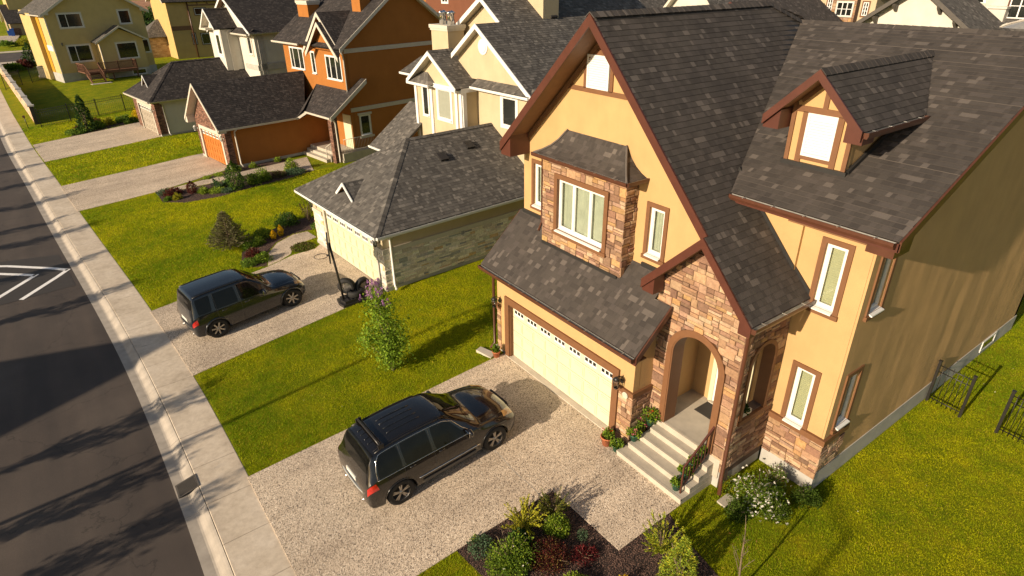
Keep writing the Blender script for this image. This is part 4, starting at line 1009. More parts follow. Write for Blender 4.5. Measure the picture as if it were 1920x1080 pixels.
# upper front wall, tower and gables
gwall('wall', B, 7.9, .25, [(-.1, 0), (-.1, 6.4), (9.9, 6.4), (9.9, 0)], 'cream')
b = MB(); b.box((8.1, -.1, 0), (19, .15, 6.6)); b.box((18.8, 0, 0), (19, 9.8, 6.5)); b.box((8.15, 9.7, 0), (19, 9.9, 6.5)); b.split('side_wall', 'cream', B)
b = MB(); b.box((7.0, 4.3, 3.0), (7.2, 8.45, 6.4)); b.prism([(7.0, 4.35, 6.4), (7.0, 6.4, 7.75), (7.0, 8.4, 6.4)], (.2, 0, 0)); b.box((7.2, 4.3, 3), (7.9, 4.5, 6.4)); b.box((7.2, 8.25, 3), (7.9, 8.45, 6.4)); tw = b.build('tower', 'cream', B)
zt = lambda y: 7.9-.68*abs(y-6.35)
gable_roof(tw, 6.6, 8.0, 4.2, 8.5, zt(4.2), 6.35, 7.9, 'roofB', cap=True); rakes(tw, 6.56, [(8.5, zt(8.5)), (6.35, 7.9), (4.2, zt(4.2))], .2)
b = MB()
for yy in (4.27, 4.62, 6.78, 8.2): b.box((6.93, yy, 3.2), (7.0, yy+.2, 6.25))
b.box((6.9, 4.2, 6.2), (7.0, 8.5, 6.42)); b.box((7.0, 4.22, 3.2), (7.2, 4.3, 6.25)); b.box((7.0, 4.2, 6.22), (7.9, 4.3, 6.42)); b.split('pilaster', 'white', tw)
window(tw, (7.0, 5.22, 4.8), Y, nX, 1.12, 1.4, .12, mtrim='white', pane='blindglass', frame=.05, label='window with drawn grey green blind')
window(tw, (7.0, 7.2, 4.75), Y, nX, .5, 1.5, .08, mtrim='white', pane='glassdark', frame=.05)
b = MB(); b.prism([(6.7, 6.6, 6.35), (6.7, 8.45, 6.35), (7.0, 7.9, 6.8), (7.0, 7.1, 6.8)], (.02, 0, 0)); b.add([(6.62, 6.6, 6.35), (7, 7.1, 6.85), (7, 7.9, 6.85), (6.62, 8.4, 6.35), (7, 6.45, 6.35), (7, 8.5, 6.35)], [(0, 1, 2, 3), (0, 4, 1), (3, 2, 5)], uvs=[[(0, 0), (0, .5), (1, .5), (1.4, 0)], [(0, 0), (.3, 0), (.2, .5)], [(0, 0), (.3, .5), (.3, 0)]]); b.uv = {i: b.uv.get(i, [(0, 0)]*len(f)) for i, f in enumerate(b.f)}; b.build('eyebrow_roof', 'roofB', tw)
gutter('gutter', (6.62, 6.5, 6.34), (6.62, 8.5, 6.34), nX, tw, 'white', 'white', w_=.08); gutter('gutter', (6.62, 4.2, 6.4), (6.62, 5.1, 6.4), nX, tw, 'white', 'white', w_=.07)
window(B, (7.9, 1.45, 4.95), Y, nX, .98, 1.25, .13, mtrim='white', pane='glassdark', frame=.05)
# gable one: projecting low pitched skirt roof and triangle with roundel
z1 = lambda y: 9.15-.7*abs(y-3.75)
gwall('gable_wall', B, 7.86, .3, [(.45, 6.75), (3.75, 9.0), (5.7, 7.65), (5.7, 6.75)], 'cream')
roof('skirt_roof', [(7.45, .1, 6.5), (7.86, .1, 6.78), (7.86, 4.2, 6.78), (7.45, 4.2, 6.5)], 'roofB', B, .06); gutter('gutter', (7.45, .1, 6.48), (7.45, 4.2, 6.48), nX, B, 'white', 'galv', w_=.09, h=.1)
roof('roof', [(7.5, 3.75, 9.15), (13, 3.75, 9.15), (13, -.55, z1(-.55)), (7.5, -.1, z1(-.1))], 'roofB', B, .12); roof('roof', [(7.5, 3.75, 9.15), (10, 3.75, 9.15), (10, 5.7, z1(5.7)), (7.5, 5.7, z1(5.7))], 'roofB', B, .12, under='offwhite')
rakes(B, 7.46, [(5.7, z1(5.7)), (3.75, 9.17), (-.1, z1(-.1))], .22)
b = MB(); b.tube([(7.87, 3.7, 8.2), (7.82, 3.7, 8.2)], .34, 24); b.tube([(7.83, 3.7, 8.2), (7.80, 3.7, 8.2)], .24, 24); b.build('roundel', 'white', B)
# main roof and the upper gable
z2 = lambda y: 9.15+.7*(y-3.75) if y <= 5.2 else 10.165-.62*(y-5.2)
roof('roof', [(8.9, 5.2, z2(5.2)), (19.3, 5.2, z2(5.2)), (19.3, -.5, z2(-.5)), (12.99, -.5, z2(-.5)), (12.99, 3.75, 9.15), (8.9, 3.75, 9.15)], 'roofB', B, .12); roof('roof', [(8.9, 5.2, z2(5.2)), (19.3, 5.2, z2(5.2)), (19.3, 10.3, z2(10.3)), (8.9, 10.3, z2(10.3))], 'roofB', B, .12, under='offwhite')
ridge_cap((8.9, 5.2, z2(5.2)), (19.3, 5.2, z2(5.2)), 'roofB', B, .13, .1)
gwall('gable_wall', B, 9.3, .2, [(3.2, 8.6), (5.2, 9.95), (9.2, 7.5), (9.2, 6.4), (3.2, 6.4)], 'cream')
rakes(B, 8.86, [(9.3, z2(9.3)), (5.2, z2(5.2)+.02), (3.78, z2(3.78))], .22)
roof('skirt_roof', [(7.35, 8.3, 6.55), (8.75, 8.3, 7.2), (8.75, 10.4, 7.2), (7.35, 10.4, 6.55)], 'roofB', B, .08); gutter('gutter', (7.35, 8.3, 6.52), (7.35, 10.4, 6.52), nX, B, 'white', 'galv', w_=.09, h=.1)
# low entry roof on the far side of the tower
roof('porch_roof', [(5.2, 8.0, 2.95), (7.9, 8.0, 4.9), (7.9, 10.6, 4.9), (5.2, 10.6, 2.95)], 'roofB', B, .1); gutter('gutter', (5.2, 8.0, 2.93), (5.2, 10.6, 2.93), nX, B, 'white', 'galv')
chimney(B, 11.5, 12.5, 3.75, 4.9, 8.7, 12.0, 'cream', 0); chimney(B, 8.05, 9.0, 6.75, 8.2, 7.2, 8.75, 'cream', 4, 'offwhite')
vent(B, (12.2, 3.9, z2(3.9)), (0, 1, .7), (0, -.7, 1))

# ================================================================== HOUSE C (orange)
Hc = thing('orange_house', 'burnt orange stucco house with brick garage front and dark shingle roofs', 'house', (8.05, 42.05, 0), R(8.5))
gzC = lambda y: 5.12-.88*abs(y-2.4)
roof('garage_roof', [(-.5, 2.4, 5.12), (7.2, 2.4, 5.12), (5.35, -.42, gzC(-.42)+.0), (-.5, -.42, gzC(-.42))], 'roofC', Hc, .1, under='offwhite')
roof('garage_roof', [(-.5, 2.4, 5.12), (7.2, 2.4, 5.12), (7.2, 5.22, gzC(5.22)), (-.5, 5.22, gzC(5.22))], 'roofC', Hc, .1, under='offwhite'); rakes(Hc, -.54, [(5.22, gzC(5.22)), (2.4, 5.14), (-.42, gzC(-.42))], .2, 'offwhite')
b = MB(); b.prism([(-.5, 5.22, 2.62), (-.5, 5.22, 2.35), (-.5, 4.8, 2.35), (-.5, 4.8, 2.9)], (.5, 0, 0)); b.prism([(-.5, -.42, 2.62), (-.5, -.42, 2.38), (-.5, -.02, 2.38), (-.5, -.02, 2.9)], (.5, 0, 0)); b.split('eave_return', 'offwhite', Hc)
b = MB(); b.box((.02, .02, .16), (8, .2, 2.72)); b.box((.02, 4.6, .16), (8, 4.78, 2.72)); b.build('garage_wall', 'orange_st', Hc)
def uvwall(b, pts, ux, vz=2, m=0):
    P = [V(p) for p in pts]; b.add(P, [tuple(range(len(P)))], m, [[(p[ux], p[vz]) for p in P]])
b = MB(); uvwall(b, [(-.02, 0, .1), (-.02, 0, 2.75), (-.02, 2.4, 4.95), (-.02, 4.8, 2.75), (-.02, 4.8, .1), (-.02, 4.25, .1), (-.02, 4.25, 2.2), (-.02, .55, 2.2), (-.02, .55, .1)][::-1], 1); uvwall(b, [(-.02, -.0, .1), (.4, -.0, .1), (.4, -.0, 2.7), (-.02, -.0, 2.7)], 0); uvwall(b, [(5.35, -3.85, 0), (5.35, -3.45, 0), (5.35, -3.45, 3.1), (5.35, -3.85, 3.1)], 1); uvwall(b, [(5.35, -3.85, 0), (5.8, -3.85, 0), (5.8, -3.85, 3.1), (5.35, -3.85, 3.1)], 0); uvwall(b, [(5.8, -3.45, 0), (5.35, -3.45, 0), (5.35, -3.45, 3.1), (5.8, -3.45, 3.1)], 0)
b.split('brick_facing', 'brick', Hc)
b = MB(); b.box((-.03, -.03, -.3), (8.0, .3, .17)); b.box((-.03, 4.4, -.3), (.2, 4.82, .17)); b.split('foundation', 'found', Hc)
garage_door(Hc, (.05, .7, .05), Y, nX, 3.4, 2.0, 'door3', 6, label='orange garage door with a row of small windows')
b = MB(); b.box((-.06, .5, 0), (.03, .72, 2.25)); b.box((-.06, 4.08, 0), (.03, 4.3, 2.25)); b.box((-.06, .72, 2.03), (.03, 4.08, 2.25)); b.build('garage_door_trim', 'offwhite', Hc)
wall_lamp(Hc, (-.03, .22, 1.95), nX, 1.2, 'white'); wall_lamp(Hc, (-.03, 4.6, 1.95), nX, 1.2, 'white')
gutter('gutter', (-.5, -.42, gzC(-.42)-.02), (4.75, -.42, gzC(-.42)-.02), nY, Hc, 'offwhite', 'galv', w_=.1); downspout('downspout', [(.6, -.46, 2.5), (.6, -.08, 2.3), (.6, -.08, .25), (.65, -.3, .08)], 'offwhite', Hc, .05)
# porch shed roof
shz = lambda x: 3.05+.7*(x-5.2)
roof('porch_roof', [(4.85, -.45, 2.62+.02), (5.2, -.95, shz(5.2)), (5.2, -4.15, shz(5.2)), (7.3, -4.15, shz(7.3)), (7.3, .8, shz(7.3))][1:], 'roofC', Hc, .1, under='offwhite')
b = MB(); b.prism([(5.2, -.95, 3.03), (4.75, -.42, 2.6), (4.75, -.42, 2.45), (5.2, -.95, 2.85)], (.04, .03, 0)); b.build('rake_board', 'offwhite', Hc)
roof('porch_roof', [(4.75, -.42, 2.62), (5.2, -.95, 3.05), (7.3, .8, 4.52), (5.6, .0, 3.0)], 'roofC', Hc, .06, steps=False)
roof('porch_roof', [(7.2, -4.15, shz(7.2)), (8.1, -4.15, shz(8.1)), (8.1, -3.5, shz(8.1)), (7.2, -3.5, shz(7.2))], 'roofC', Hc, .1, under='offwhite')
board('rake_board', [(5.2, -4.19, shz(5.2)+.02), (8.1, -4.19, shz(8.1)+.02)], .28, (0, .04, 0), 'offwhite', Hc)
gutter('gutter', (5.2, -4.15, 3.03), (5.2, -.95, 3.03), nX, Hc, 'offwhite', 'galv', w_=.1); downspout('downspout', [(5.15, -4.1, 2.95), (5.5, -3.98, 2.8), (5.6, -3.93, 2.6), (5.6, -3.93, .3), (5.5, -4.1, .1)], 'offwhite', Hc, .05)
b = MB(); b.box((5.0, -3.2, -.05), (5.6, -.02, .2)); b.box((5.3, -3.3, -.05), (5.9, -.02, .4)); b.box((5.6, -3.4, -.05), (8.5, -.02, .6)); b.box((5.8, -4.1, -.1), (8.3, -3.45, .6)); b.build('steps', 'step', Hc)
b = MB(); b.tube([(5.1, -3.15, 1.0), (5.8, -3.35, 1.45)], .025, 6); b.tube([(5.12, -3.15, .2), (5.1, -3.15, 1.0)], .02, 6); b.tube([(5.8, -3.35, .5), (5.8, -3.35, 1.45)], .02, 6)
for i in range(6): t_ = (i+.5)/6; b.tube([(5.1+.7*t_, -3.15-.2*t_, .25+.3*t_), (5.1+.7*t_, -3.15-.2*t_, 1.0+.45*t_)], .01, 5)
b.build('handrail', 'offwhite', Hc)
b = MB(); b.tube([(5.95, -4.05, 1.5), (8.2, -4.05, 1.5)], .025, 6)
for i in range(20): b.tube([(5.95+i*.118, -4.05, .6), (5.95+i*.118, -4.05, 1.5)], .01, 4)
b.build('railing', 'offwhite', Hc)
# main block
sC = 9.7
gwall('wall', Hc, 7.1, .25, [(-3.4, 0), (-3.4, 7.0), (4.8, 7.0), (4.8, 0)], 'orange_st', 'sunlit upper front wall')
b = MB(); b.prism([(7.3, -3.4, .1), (16.4, -3.4, .1), (16.4, -3.4, 7.2), (11.7, -3.4, 10.55), (7.3, -3.4, 7.38)], (0, .25, 0)); b.build('side_wall', 'orange_st', Hc)
b = MB(); b.box((7.35, -3.43, -.3), (16.4, -3.2, .12)); b.build('foundation', 'found', Hc)
b = MB(); b.box((7.15, -3.46, 3.0), (16.4, -3.40, 3.26)); b.box((7.15, -3.46, 6.66), (16.4, -3.40, 6.92)); b.split('belt_course', 'greytrim', Hc)
mC = lambda x: 7.0+.72*(x-6.6)
roof('roof', [(6.6, -3.9, 7.0), (11.7, -3.9, mC(11.7)), (11.7, 5.3, mC(11.7)), (6.6, 5.3, 7.0)], 'roofC', Hc, .12, under='offwhite'); roof('roof', [(11.7, -3.9, mC(11.7)), (17, -3.9, 6.9), (17, 5.3, 6.9), (11.7, 5.3, mC(11.7))], 'roofC', Hc, .12, under='offwhite')
board('rake_board', [(6.6, -3.94, 7.0), (11.7, -3.94, mC(11.7)), (17, -3.94, 6.9)], .24, (0, .04, 0), 'offwhite', Hc, .01)
gutter('gutter', (6.6, 1.4, 6.98), (6.6, 5.3, 6.98), nX, Hc, 'offwhite', 'galv'); downspout('downspout', [(6.75, -3.7, 6.85), (7.0, -3.5, 6.6), (7.03, -3.48, 6.3), (7.03, -3.48, 4.3)], 'offwhite', Hc, .045)
zg = lambda y, yc, zt_: zt_-.95*abs(y-yc)
for (yc, zt_, y0, y1, xf) in ((-1.65, 8.45, -3.75, .4, 6.5), (-1.15, 9.0, -3.3, 1.4, 6.85)):
    bk = 6.6+(zt_-7.0)/.72
    g = gwall('gable', Hc, xf+.38, .2, [(y0+.4, 6.8), (y0+.4, zg(y0+.4, yc, zt_)-.12), (yc, zt_-.15), (y1-.4, zg(y1-.4, yc, zt_)-.12), (y1-.4, 6.8)], 'orange_st')
    for sgn, ye in ((1, y1), (-1, y0)):
        ze = zg(ye, yc, zt_); roof('gable_roof', [(xf, yc, zt_), (bk, yc, zt_), (max(xf+.1, 6.6+(ze-7.0)/.72), ye, ze), (xf, ye, ze)], 'roofC', g, .08, under='soffit')
    rakes(g, xf-.04, [(y1, zg(y1, yc, zt_)), (yc, zt_+.01), (y0, zg(y0, yc, zt_))], .26, 'offwhite')
b = MB(); b.box((7.02, -3.45, 6.75), (7.1, .3, 6.95)); b.build('frieze_board', 'offwhite', Hc)
window(Hc, (7.1, -3.0, 4.95), Y, nX, 1.9, 1.45, .04, mtrim='white', lights=(1, 1.2, .8), pane='glassdark', frame=.06)
window(Hc, (7.1, .35, 5.1), Y, nX, .5, 1.4, .04, mtrim='white', pane='glassdark', frame=.06)
window(Hc, (7.1, 1.95, 5.2), Y, nX, 1.9, 1.4, .04, mtrim='white', lights=(.8, 1.2, .6), pane='glassdark', frame=.06)
window(Hc, (7.75, -3.4, 1.4), X, nY, .75, 1.3, .07, mtrim='offwhite', pane='glassdark', frame=.06)
b = MB(); b.box((7.6, -3.5, 2.72), (8.65, -3.4, 2.86)); b.box((7.6, -3.5, 1.2), (8.7, -3.4, 1.32)); b.split('window_surround', 'offwhite', Hc)
b = MB(); b.box((7.05, -3.35, .6), (7.1, -2.4, 2.8)); b.build('front_door', 'door', Hc)
chimney(Hc, 8.6, 9.5, 3.2, 4.7, 8.0, 9.35, 'orange_st', 3, 'offwhite'); chimney(Hc, 9.3, 10.1, -2.5, -1.5, 8.4, 11.0, 'orange_st', 0)
gwall('wall', Hc, 16.2, .2, [(-3.35, 0), (-3.35, 6.5), (5, 6.5), (5, 0)], 'orange_st')

# ================================================================== HOUSE D (pale grey with hipped garage)
D = thing('pale_grey_house', 'pale grey house with brick pillared garage, dark hipped roof and brown trim', 'house', (6.01, 54.84, 0), R(8))
D_w = 5.6; ovD = .4; xr, ym, zr = hip_garage(D, D_w, 8.2, 2.72, ovD, .72, 'roofC')
b = MB(); b.box((.02, .0, .1), (8, .2, 2.75)); b.box((.02, D_w-.2, .1), (8, D_w, 2.75)); b.box((0, .2, 2.1), (.2, D_w-.2, 2.75)); b.build('garage_wall', 'grey_st', D)
b = MB(); b.box((-.03, -.03, -.3), (8, .22, .14)); b.build('foundation', 'found', D)
b = MB(); uvwall(b, [(-.02, 0, .14), (-.02, .75, .14), (-.02, .75, 2.7), (-.02, 0, 2.7)][::-1], 1); uvwall(b, [(-.02, 4.5, .1), (-.02, D_w, .1), (-.02, D_w, 2.7), (-.02, 4.5, 2.7)][::-1], 1); uvwall(b, [(-.02, -.02, .14), (.5, -.02, .14), (.5, -.02, 2.7), (-.02, -.02, 2.7)], 0); b.split('brick_facing', 'brick', D)
garage_door(D, (.05, .95, .02), Y, nX, 3.4, 2.05, 'door4', 6); b = MB(); b.box((-.05, .75, 0), (.0, .97, 2.25)); b.box((-.05, 4.33, 0), (.0, 4.5, 2.25)); b.box((-.05, .97, 2.05), (0, 4.33, 2.25)); b.build('garage_door_trim', 'greytrim', D)
gutter('gutter', (-.4, -.4, 2.7), (-.4, D_w+.4, 2.7), nX, D, 'offwhite', 'galv'); gutter('gutter', (-.4, -.4, 2.7), (8, -.4, 2.7), nY, D, 'galv', 'galv'); downspout('downspout', [(.3, -.45, 2.6), (.55, -.08, 2.4), (.55, -.08, .2), (.6, -.3, .05)], 'galv', D, .05)
wall_lamp(D, (-.03, .35, 1.95), nX, 1.1, 'white')
b = MB(); b.prism([(.9, 2.7, 3.5), (.9, 3.1, 4.1), (.9, 3.5, 3.5)], (.5, 0, 0)); vg = b.build('gable_vent', 'grey_st', D); roof('vent_roof', [(.5, 3.1, 4.2), (1.7, 3.1, 4.2), (.6, 2.4, 3.42), (.5, 2.4, 3.42)], 'roofC', vg, .05); roof('vent_roof', [(.5, 3.1, 4.2), (1.7, 3.1, 4.2), (.6, 3.8, 3.42), (.5, 3.8, 3.42)], 'roofC', vg, .05); rakes(vg, .47, [(3.82, 3.42), (3.1, 4.22), (2.38, 3.42)], .12)
gwall('wall', D, 8.0, .25, [(-1.5, 0), (-1.5, 7.2), (2.6, 9.6), (6.4, 7.2), (6.4, 0)], 'white_st', 'sunlit white front wall')
b = MB(); b.prism([(8.2, -1.5, 0), (17, -1.5, 0), (17, -1.5, 7.3), (8.2, -1.5, 7.2)], (0, .25, 0)); b.build('side_wall', 'grey_st', D)
b = MB(); b.box((8.2, -1.56, 4.2), (17, -1.5, 4.7)); b.box((8.25, -1.56, 1), (8.7, -1.5, 7.1)); b.box((7.94, -1.5, 4.2), (8.0, .9, 4.6)); b.split('belt_course', 'darktrim' if 'darktrim' in M else 'found', D)
zd = lambda y: 9.75-.62*abs(y-2.3)
roof('roof', [(7.5, 2.3, 9.75), (17.4, 2.3, 9.75), (17.4, -2.0, zd(-2.0)), (7.5, -2.0, zd(-2.0))], 'roofC', D, .12); roof('roof', [(7.5, 2.3, 9.75), (17.4, 2.3, 9.75), (17.4, 6.9, zd(6.9)), (7.5, 6.9, zd(6.9))], 'roofC', D, .12); rakes(D, 7.46, [(6.9, zd(6.9)), (2.3, 9.76), (-2.0, zd(-2.0))], .22)
gutter('gutter', (7.5, -2.0, zd(-2)-.02), (17.4, -2.0, zd(-2)-.02), nY, D, 'galv', 'galv')
roof('skirt_roof', [(7.4, -1.9, 7.0), (7.98, -1.9, 7.35), (7.98, 1.6, 7.35), (7.4, 1.6, 7.0)], 'roofC', D, .06); gutter('gutter', (7.4, -1.9, 6.98), (7.4, 1.6, 6.98), nX, D, 'offwhite', 'galv')
b = MB(); b.box((6.6, 1.5, 3), (8, 3.9, 7.3)); b.prism([(6.6, 1.55, 7.3), (6.6, 2.7, 8.5), (6.6, 3.85, 7.3)], (.3, 0, 0)); tw = b.build('tower', 'white_st', D)
zt2 = lambda y: 8.75-.95*abs(y-2.8); gable_roof(tw, 6.1, 8.1, 1.3, 4.3, zt2(1.3), 2.8, 8.75, 'roofC'); rakes(tw, 6.06, [(4.3, zt2(4.3)), (2.8, 8.76), (1.3, zt2(1.3))], .18)
b = MB(); b.box((6.0, 2.9, 7.15), (6.6, 4.3, 7.3)); b.box((7.1, 1.44, 3), (7.5, 1.5, 7.2)); b.split('eave_return', 'offwhite', tw)
window(tw, (6.6, 1.85, 5.3), Y, nX, .75, 1.55, .22, mtrim='white', pane='glassdark', frame=.06); window(D, (8.0, -.85, 5.4), Y, nX, .65, 1.3, .18, mtrim='greytrim', pane='glassdark', frame=.06)
for q in (6.42, 6.42): pass
# ================================================================== HOUSE E (far yellow with deck)
E_ = thing('far_yellow_house', 'yellow house at the far left with a brown timber deck and white framed windows', 'house', (1.58, 92.88, 0), R(12))
b = MB(); b.prism([(0, 0, .9), (10.5, 0, .9), (10.5, 0, 7.5), (5.3, 0, 10.7), (0, 0, 7.5)], (0, .25, 0)); b.box((10.25, .25, .9), (10.5, 8, 7.5)); w_ = b.build('side_wall', 'far_yellow', E_)
gwall('wall', E_, .0, .24, [(.25, .9), (.25, 7.6), (10.5, 7.6), (10.5, .9)], 'far_yellow', 'sunlit bright yellow front wall')
gwall('recess_panel', E_, -.06, .06, [(2.4, .9), (2.4, 7.4), (3.6, 7.4), (3.6, .9)], 'ochre_st'); gwall('wall', E_, -.5, .5, [(3.6, 0), (3.6, 7.4), (5.5, 7.4), (5.5, 0)], 'far_yellow')
b = MB(); b.box((-.04, -.04, -.3), (10.55, .3, .92)); b.box((-.05, .3, -.3), (.2, 8, .92)); b.split('foundation', 'found', E_)
b = MB(); b.box((-.03, -.03, .93), (.07, .0, 7.5)); b.box((-.05, .25, 3.4), (-.001, 2.4, 4.0)); b.split('corner_trim', 'white', E_)
roof('roof', [(-.5, -.6, 7.3), (5.3, -.6, 10.95), (5.3, 9, 10.95), (-.5, 9, 7.3)], 'roofB', E_, .15, under='offwhite'); roof('roof', [(5.3, -.6, 10.95), (11.1, -.6, 7.3), (11.1, 9, 7.3), (5.3, 9, 10.95)], 'roofB', E_, .15, under='offwhite')
board('rake_board', [(-.5, -.64, 7.32), (5.3, -.64, 10.96), (11.1, -.64, 7.32)], .28, (0, .04, 0), 'offwhite', E_); gutter('gutter', (-.5, -.6, 7.28), (-.5, 4.5, 7.28), nX, E_, 'offwhite', 'galv')
b = MB(); b.prism([(-.4, -.6, 7.3), (.4, -.6, 7.3), (.4, -.6, 7.75)], (0, .6, 0)); b.prism([(11.0, -.6, 7.3), (10.3, -.6, 7.3), (10.3, -.6, 7.7)], (0, .6, 0)); b.split('eave_return', 'offwhite', E_)
# projecting bay with own little gable
b = MB(); b.prism([(4.4, -1.2, .9), (9.3, -1.2, .9), (9.3, -1.2, 4.3), (6.9, -1.2, 5.5), (4.4, -1.2, 4.3)], (0, 1.2, 0)); by = b.build('bay', 'far_yellow', E_)
b = MB(); b.box((4.38, -1.24, -.3), (9.34, 0, .9)); b.build('foundation', 'found', by)
roof('bay_roof', [(3.9, -1.7, 4.15), (6.9, -1.7, 5.85), (6.9, 0, 5.85), (3.9, 0, 4.15)], 'roofB', by, .12, under='offwhite'); roof('bay_roof', [(6.9, -1.7, 5.85), (9.8, -1.7, 4.15), (9.8, 0, 4.15), (6.9, 0, 5.85)], 'roofB', by, .12, under='offwhite'); board('rake_board', [(3.9, -1.74, 4.17), (6.9, -1.74, 5.86), (9.8, -1.74, 4.17)], .2, (0, .04, 0), 'offwhite', by)
downspout('downspout', [(4.35, -1.25, 4.0), (4.35, -1.25, .3)], 'offwhite', by, .06)
for (x, z, ww_, hh_, ls, par, yy) in ((1.35, 5.85, 2.35, 1.5, (1, 2), E_, 0), (7.75, 5.95, 1.25, 1.5, (1,), E_, 0), (1.35, 2.1, 2.35, 1.8, (1, 2), E_, 0), (6.2, 2.1, 2.2, 1.8, (1,), by, -1.2), (9.55, 2.5, .8, 1.5, (1,), E_, 0)):
    window(par, (x, yy, z), X, nY, ww_, hh_, .13, mtrim='offwhite', frame=.07, lights=ls, pane='glassdark', sill=False)
window(E_, (7.2, -1.24, .15), X, nY, 1.6, .6, .08, mtrim='offwhite', pane='glassdark', sill=False)
wall_lamp(E_, (.9, 0, 4.1), nY, 1.3)
# deck: platform, railing, stairs
b = MB(); b.box((1.6, -2.9, 1.0), (7.4, -1.25, 1.12)); b.box((1.6, -1.25, 1.0), (4.3, -.05, 1.12)); b.box((1.6, -2.95, .82), (7.4, -2.9, 1.12)); dk = b.build('deck', 'wood', E_)
b = MB()
for x in (2.0, 4.5, 7.2): b.box((x, -2.8, -.1), (x+.12, -2.68, 1.0))
b.split('post', 'wood', dk)
b = MB(); b.box((3.2, -2.95, 2.0), (7.4, -2.85, 2.06)); b.box((3.2, -2.93, 1.2), (7.4, -2.88, 1.25)); b.box((7.32, -2.9, 2.0), (7.42, -1.3, 2.06))
for i in range(36): b.box((3.22+i*.118, -2.93, 1.2), (3.27+i*.118, -2.89, 2.0))
for i in range(12): b.box((7.35, -2.85+i*.13, 1.2), (7.39, -2.81+i*.13, 2.0))
for x in (3.2, 5.25, 7.3): b.box((x, -2.96, 1.0), (x+.1, -2.86, 2.15))
b.build('railing', 'wood', dk)
b = MB()
for i in range(5): b.box((1.7, -3.2-i*.28, 1.0-i*.19), (3.1, -2.92-i*.28, 1.04-i*.19))
for x in (1.66, 3.1): b.prism([(x, -2.9, 1.1), (x, -2.9, .75), (x, -4.4, -.1), (x, -4.4, .15)], (.06, 0, 0)); b.prism([(x, -2.9, 2.08), (x, -2.9, 1.98), (x, -4.4, .95), (x, -4.4, 1.05)], (.08, 0, 0))
for x in (1.66, 3.1):
    for i in range(11): b.box((x+.01, -2.95-i*.14, .9-i*.095), (x+.05, -2.99-i*.14, 1.98-i*.095))
b.box((1.6, -2.9, 1.95), (1.68, -.2, 2.05))
for i in range(20): b.box((1.62, -2.85+i*.13, 1.1), (1.66, -2.81+i*.13, 1.95))
b.build('stairs', 'wood', dk)
b = MB(); b.box((1.4, -5.2, -.1), (3.5, -4.4, .04)); b.build('landing_slab', 'step', dk)

# ================================================================== houses further off
b = None
def simple_house(name, label, loc, rz_, L, W_, eave, rise, wall, roofm, axis='x', wins=(), rake='offwhite', ov=.5, group=None, under='offwhite', panels=()):
    """L along local x, W_ along local y (front wall at x=0, side wall at y=0); ridge along 'x' or 'y'"""
    t = thing(name, label, 'house', loc, rz_, group)
    if axis == 'x':
        b = MB(); b.prism([(0, 0, -.3), (0, 0, eave), (0, W_/2, eave+rise), (0, W_, eave), (0, W_, -.3)], (L, 0, 0)); b.build('wall', wall, t); s_ = rise/(W_/2); lo = eave+.12-ov*s_; top = eave+rise+.12
        roof('roof', [(-ov, W_/2, top), (L+ov, W_/2, top), (L+ov, -ov, lo), (-ov, -ov, lo)], roofm, t, .12, steps=False, under=under); roof('roof', [(-ov, W_/2, top), (L+ov, W_/2, top), (L+ov, W_+ov, lo), (-ov, W_+ov, lo)], roofm, t, .12, steps=False, under=under)
        rakes(t, -ov-.04, [(W_+ov, lo), (W_/2, top), (-ov, lo)], .25, rake)
    else:
        b = MB(); b.prism([(0, 0, -.3), (0, 0, eave), (L/2, 0, eave+rise), (L, 0, eave), (L, 0, -.3)], (0, W_, 0)); b.build('wall', wall, t); s_ = rise/(L/2); lo = eave+.12-ov*s_; top = eave+rise+.12
        roof('roof', [(-ov, -ov, lo), (L/2, -ov, top), (L/2, W_+ov, top), (-ov, W_+ov, lo)], roofm, t, .12, steps=False, under=under); roof('roof', [(L+ov, -ov, lo), (L/2, -ov, top), (L/2, W_+ov, top), (L+ov, W_+ov, lo)], roofm, t, .12, steps=False, under=under)
        board('rake_board', [(-ov, -ov-.04, lo), (L/2, -ov-.04, top), (L+ov, -ov-.04, lo)], .25, (0, .04, 0), rake, t)
    for w__ in wins:
        side, u, z, ww_, hh_, tr, ls = w__[:7]; fr = w__[7] if len(w__) > 7 else 'white'; rows = w__[8] if len(w__) > 8 else 1
        if side == 'f': window(t, (0, u, z), Y, nX, ww_, hh_, .1, mtrim=tr, lights=ls, pane='glassdark', frame=.06, sill=False, mframe=fr, rows=rows)
        else: window(t, (u, 0, z), X, nY, ww_, hh_, .1, mtrim=tr, lights=ls, pane='glassdark', frame=.06, sill=False, mframe=fr, rows=rows)
    return t
# F: tall olive tan house behind the far yellow one, with hipped brick garage
Fh = simple_house('tan_timbered_house', 'olive tan house with dark timber bands behind the far yellow house', (16.7, 108, 0), R(4), 10, 9, 7.9, 2.6, 'olive_st', 'roofC', 'x', (('s', 2.6, 1.9, .5, 1.5, 'bronze', (1,)), ('s', 3.9, 1.8, 1.2, 1.5, 'bronze', (1,)), ('s', 3.7, 5.9, 1.6, .9, 'bronze', (1,))))
b = MB(); b.box((.05, -.04, 3.9), (2.8, 0, 4.5)); b.box((2.9, -.04, 7.1), (9.9, 0, 7.3))
for x in (4.2, 5.6, 7): b.box((x, -.04, 7.3), (x+.18, 0, 7.9))
b.split('timber_band', 'soffit', Fh); b = MB(); b.tube([(2.85, -.12, 7.8), (2.85, -.12, 0)], .09, 6); b.build('downspout', 'bronze', Fh)
ga = thing('brick_garage', 'small brick garage with a hipped shingle roof beside the tan timbered house', 'garage', (13.6, 112, 0), R(4))
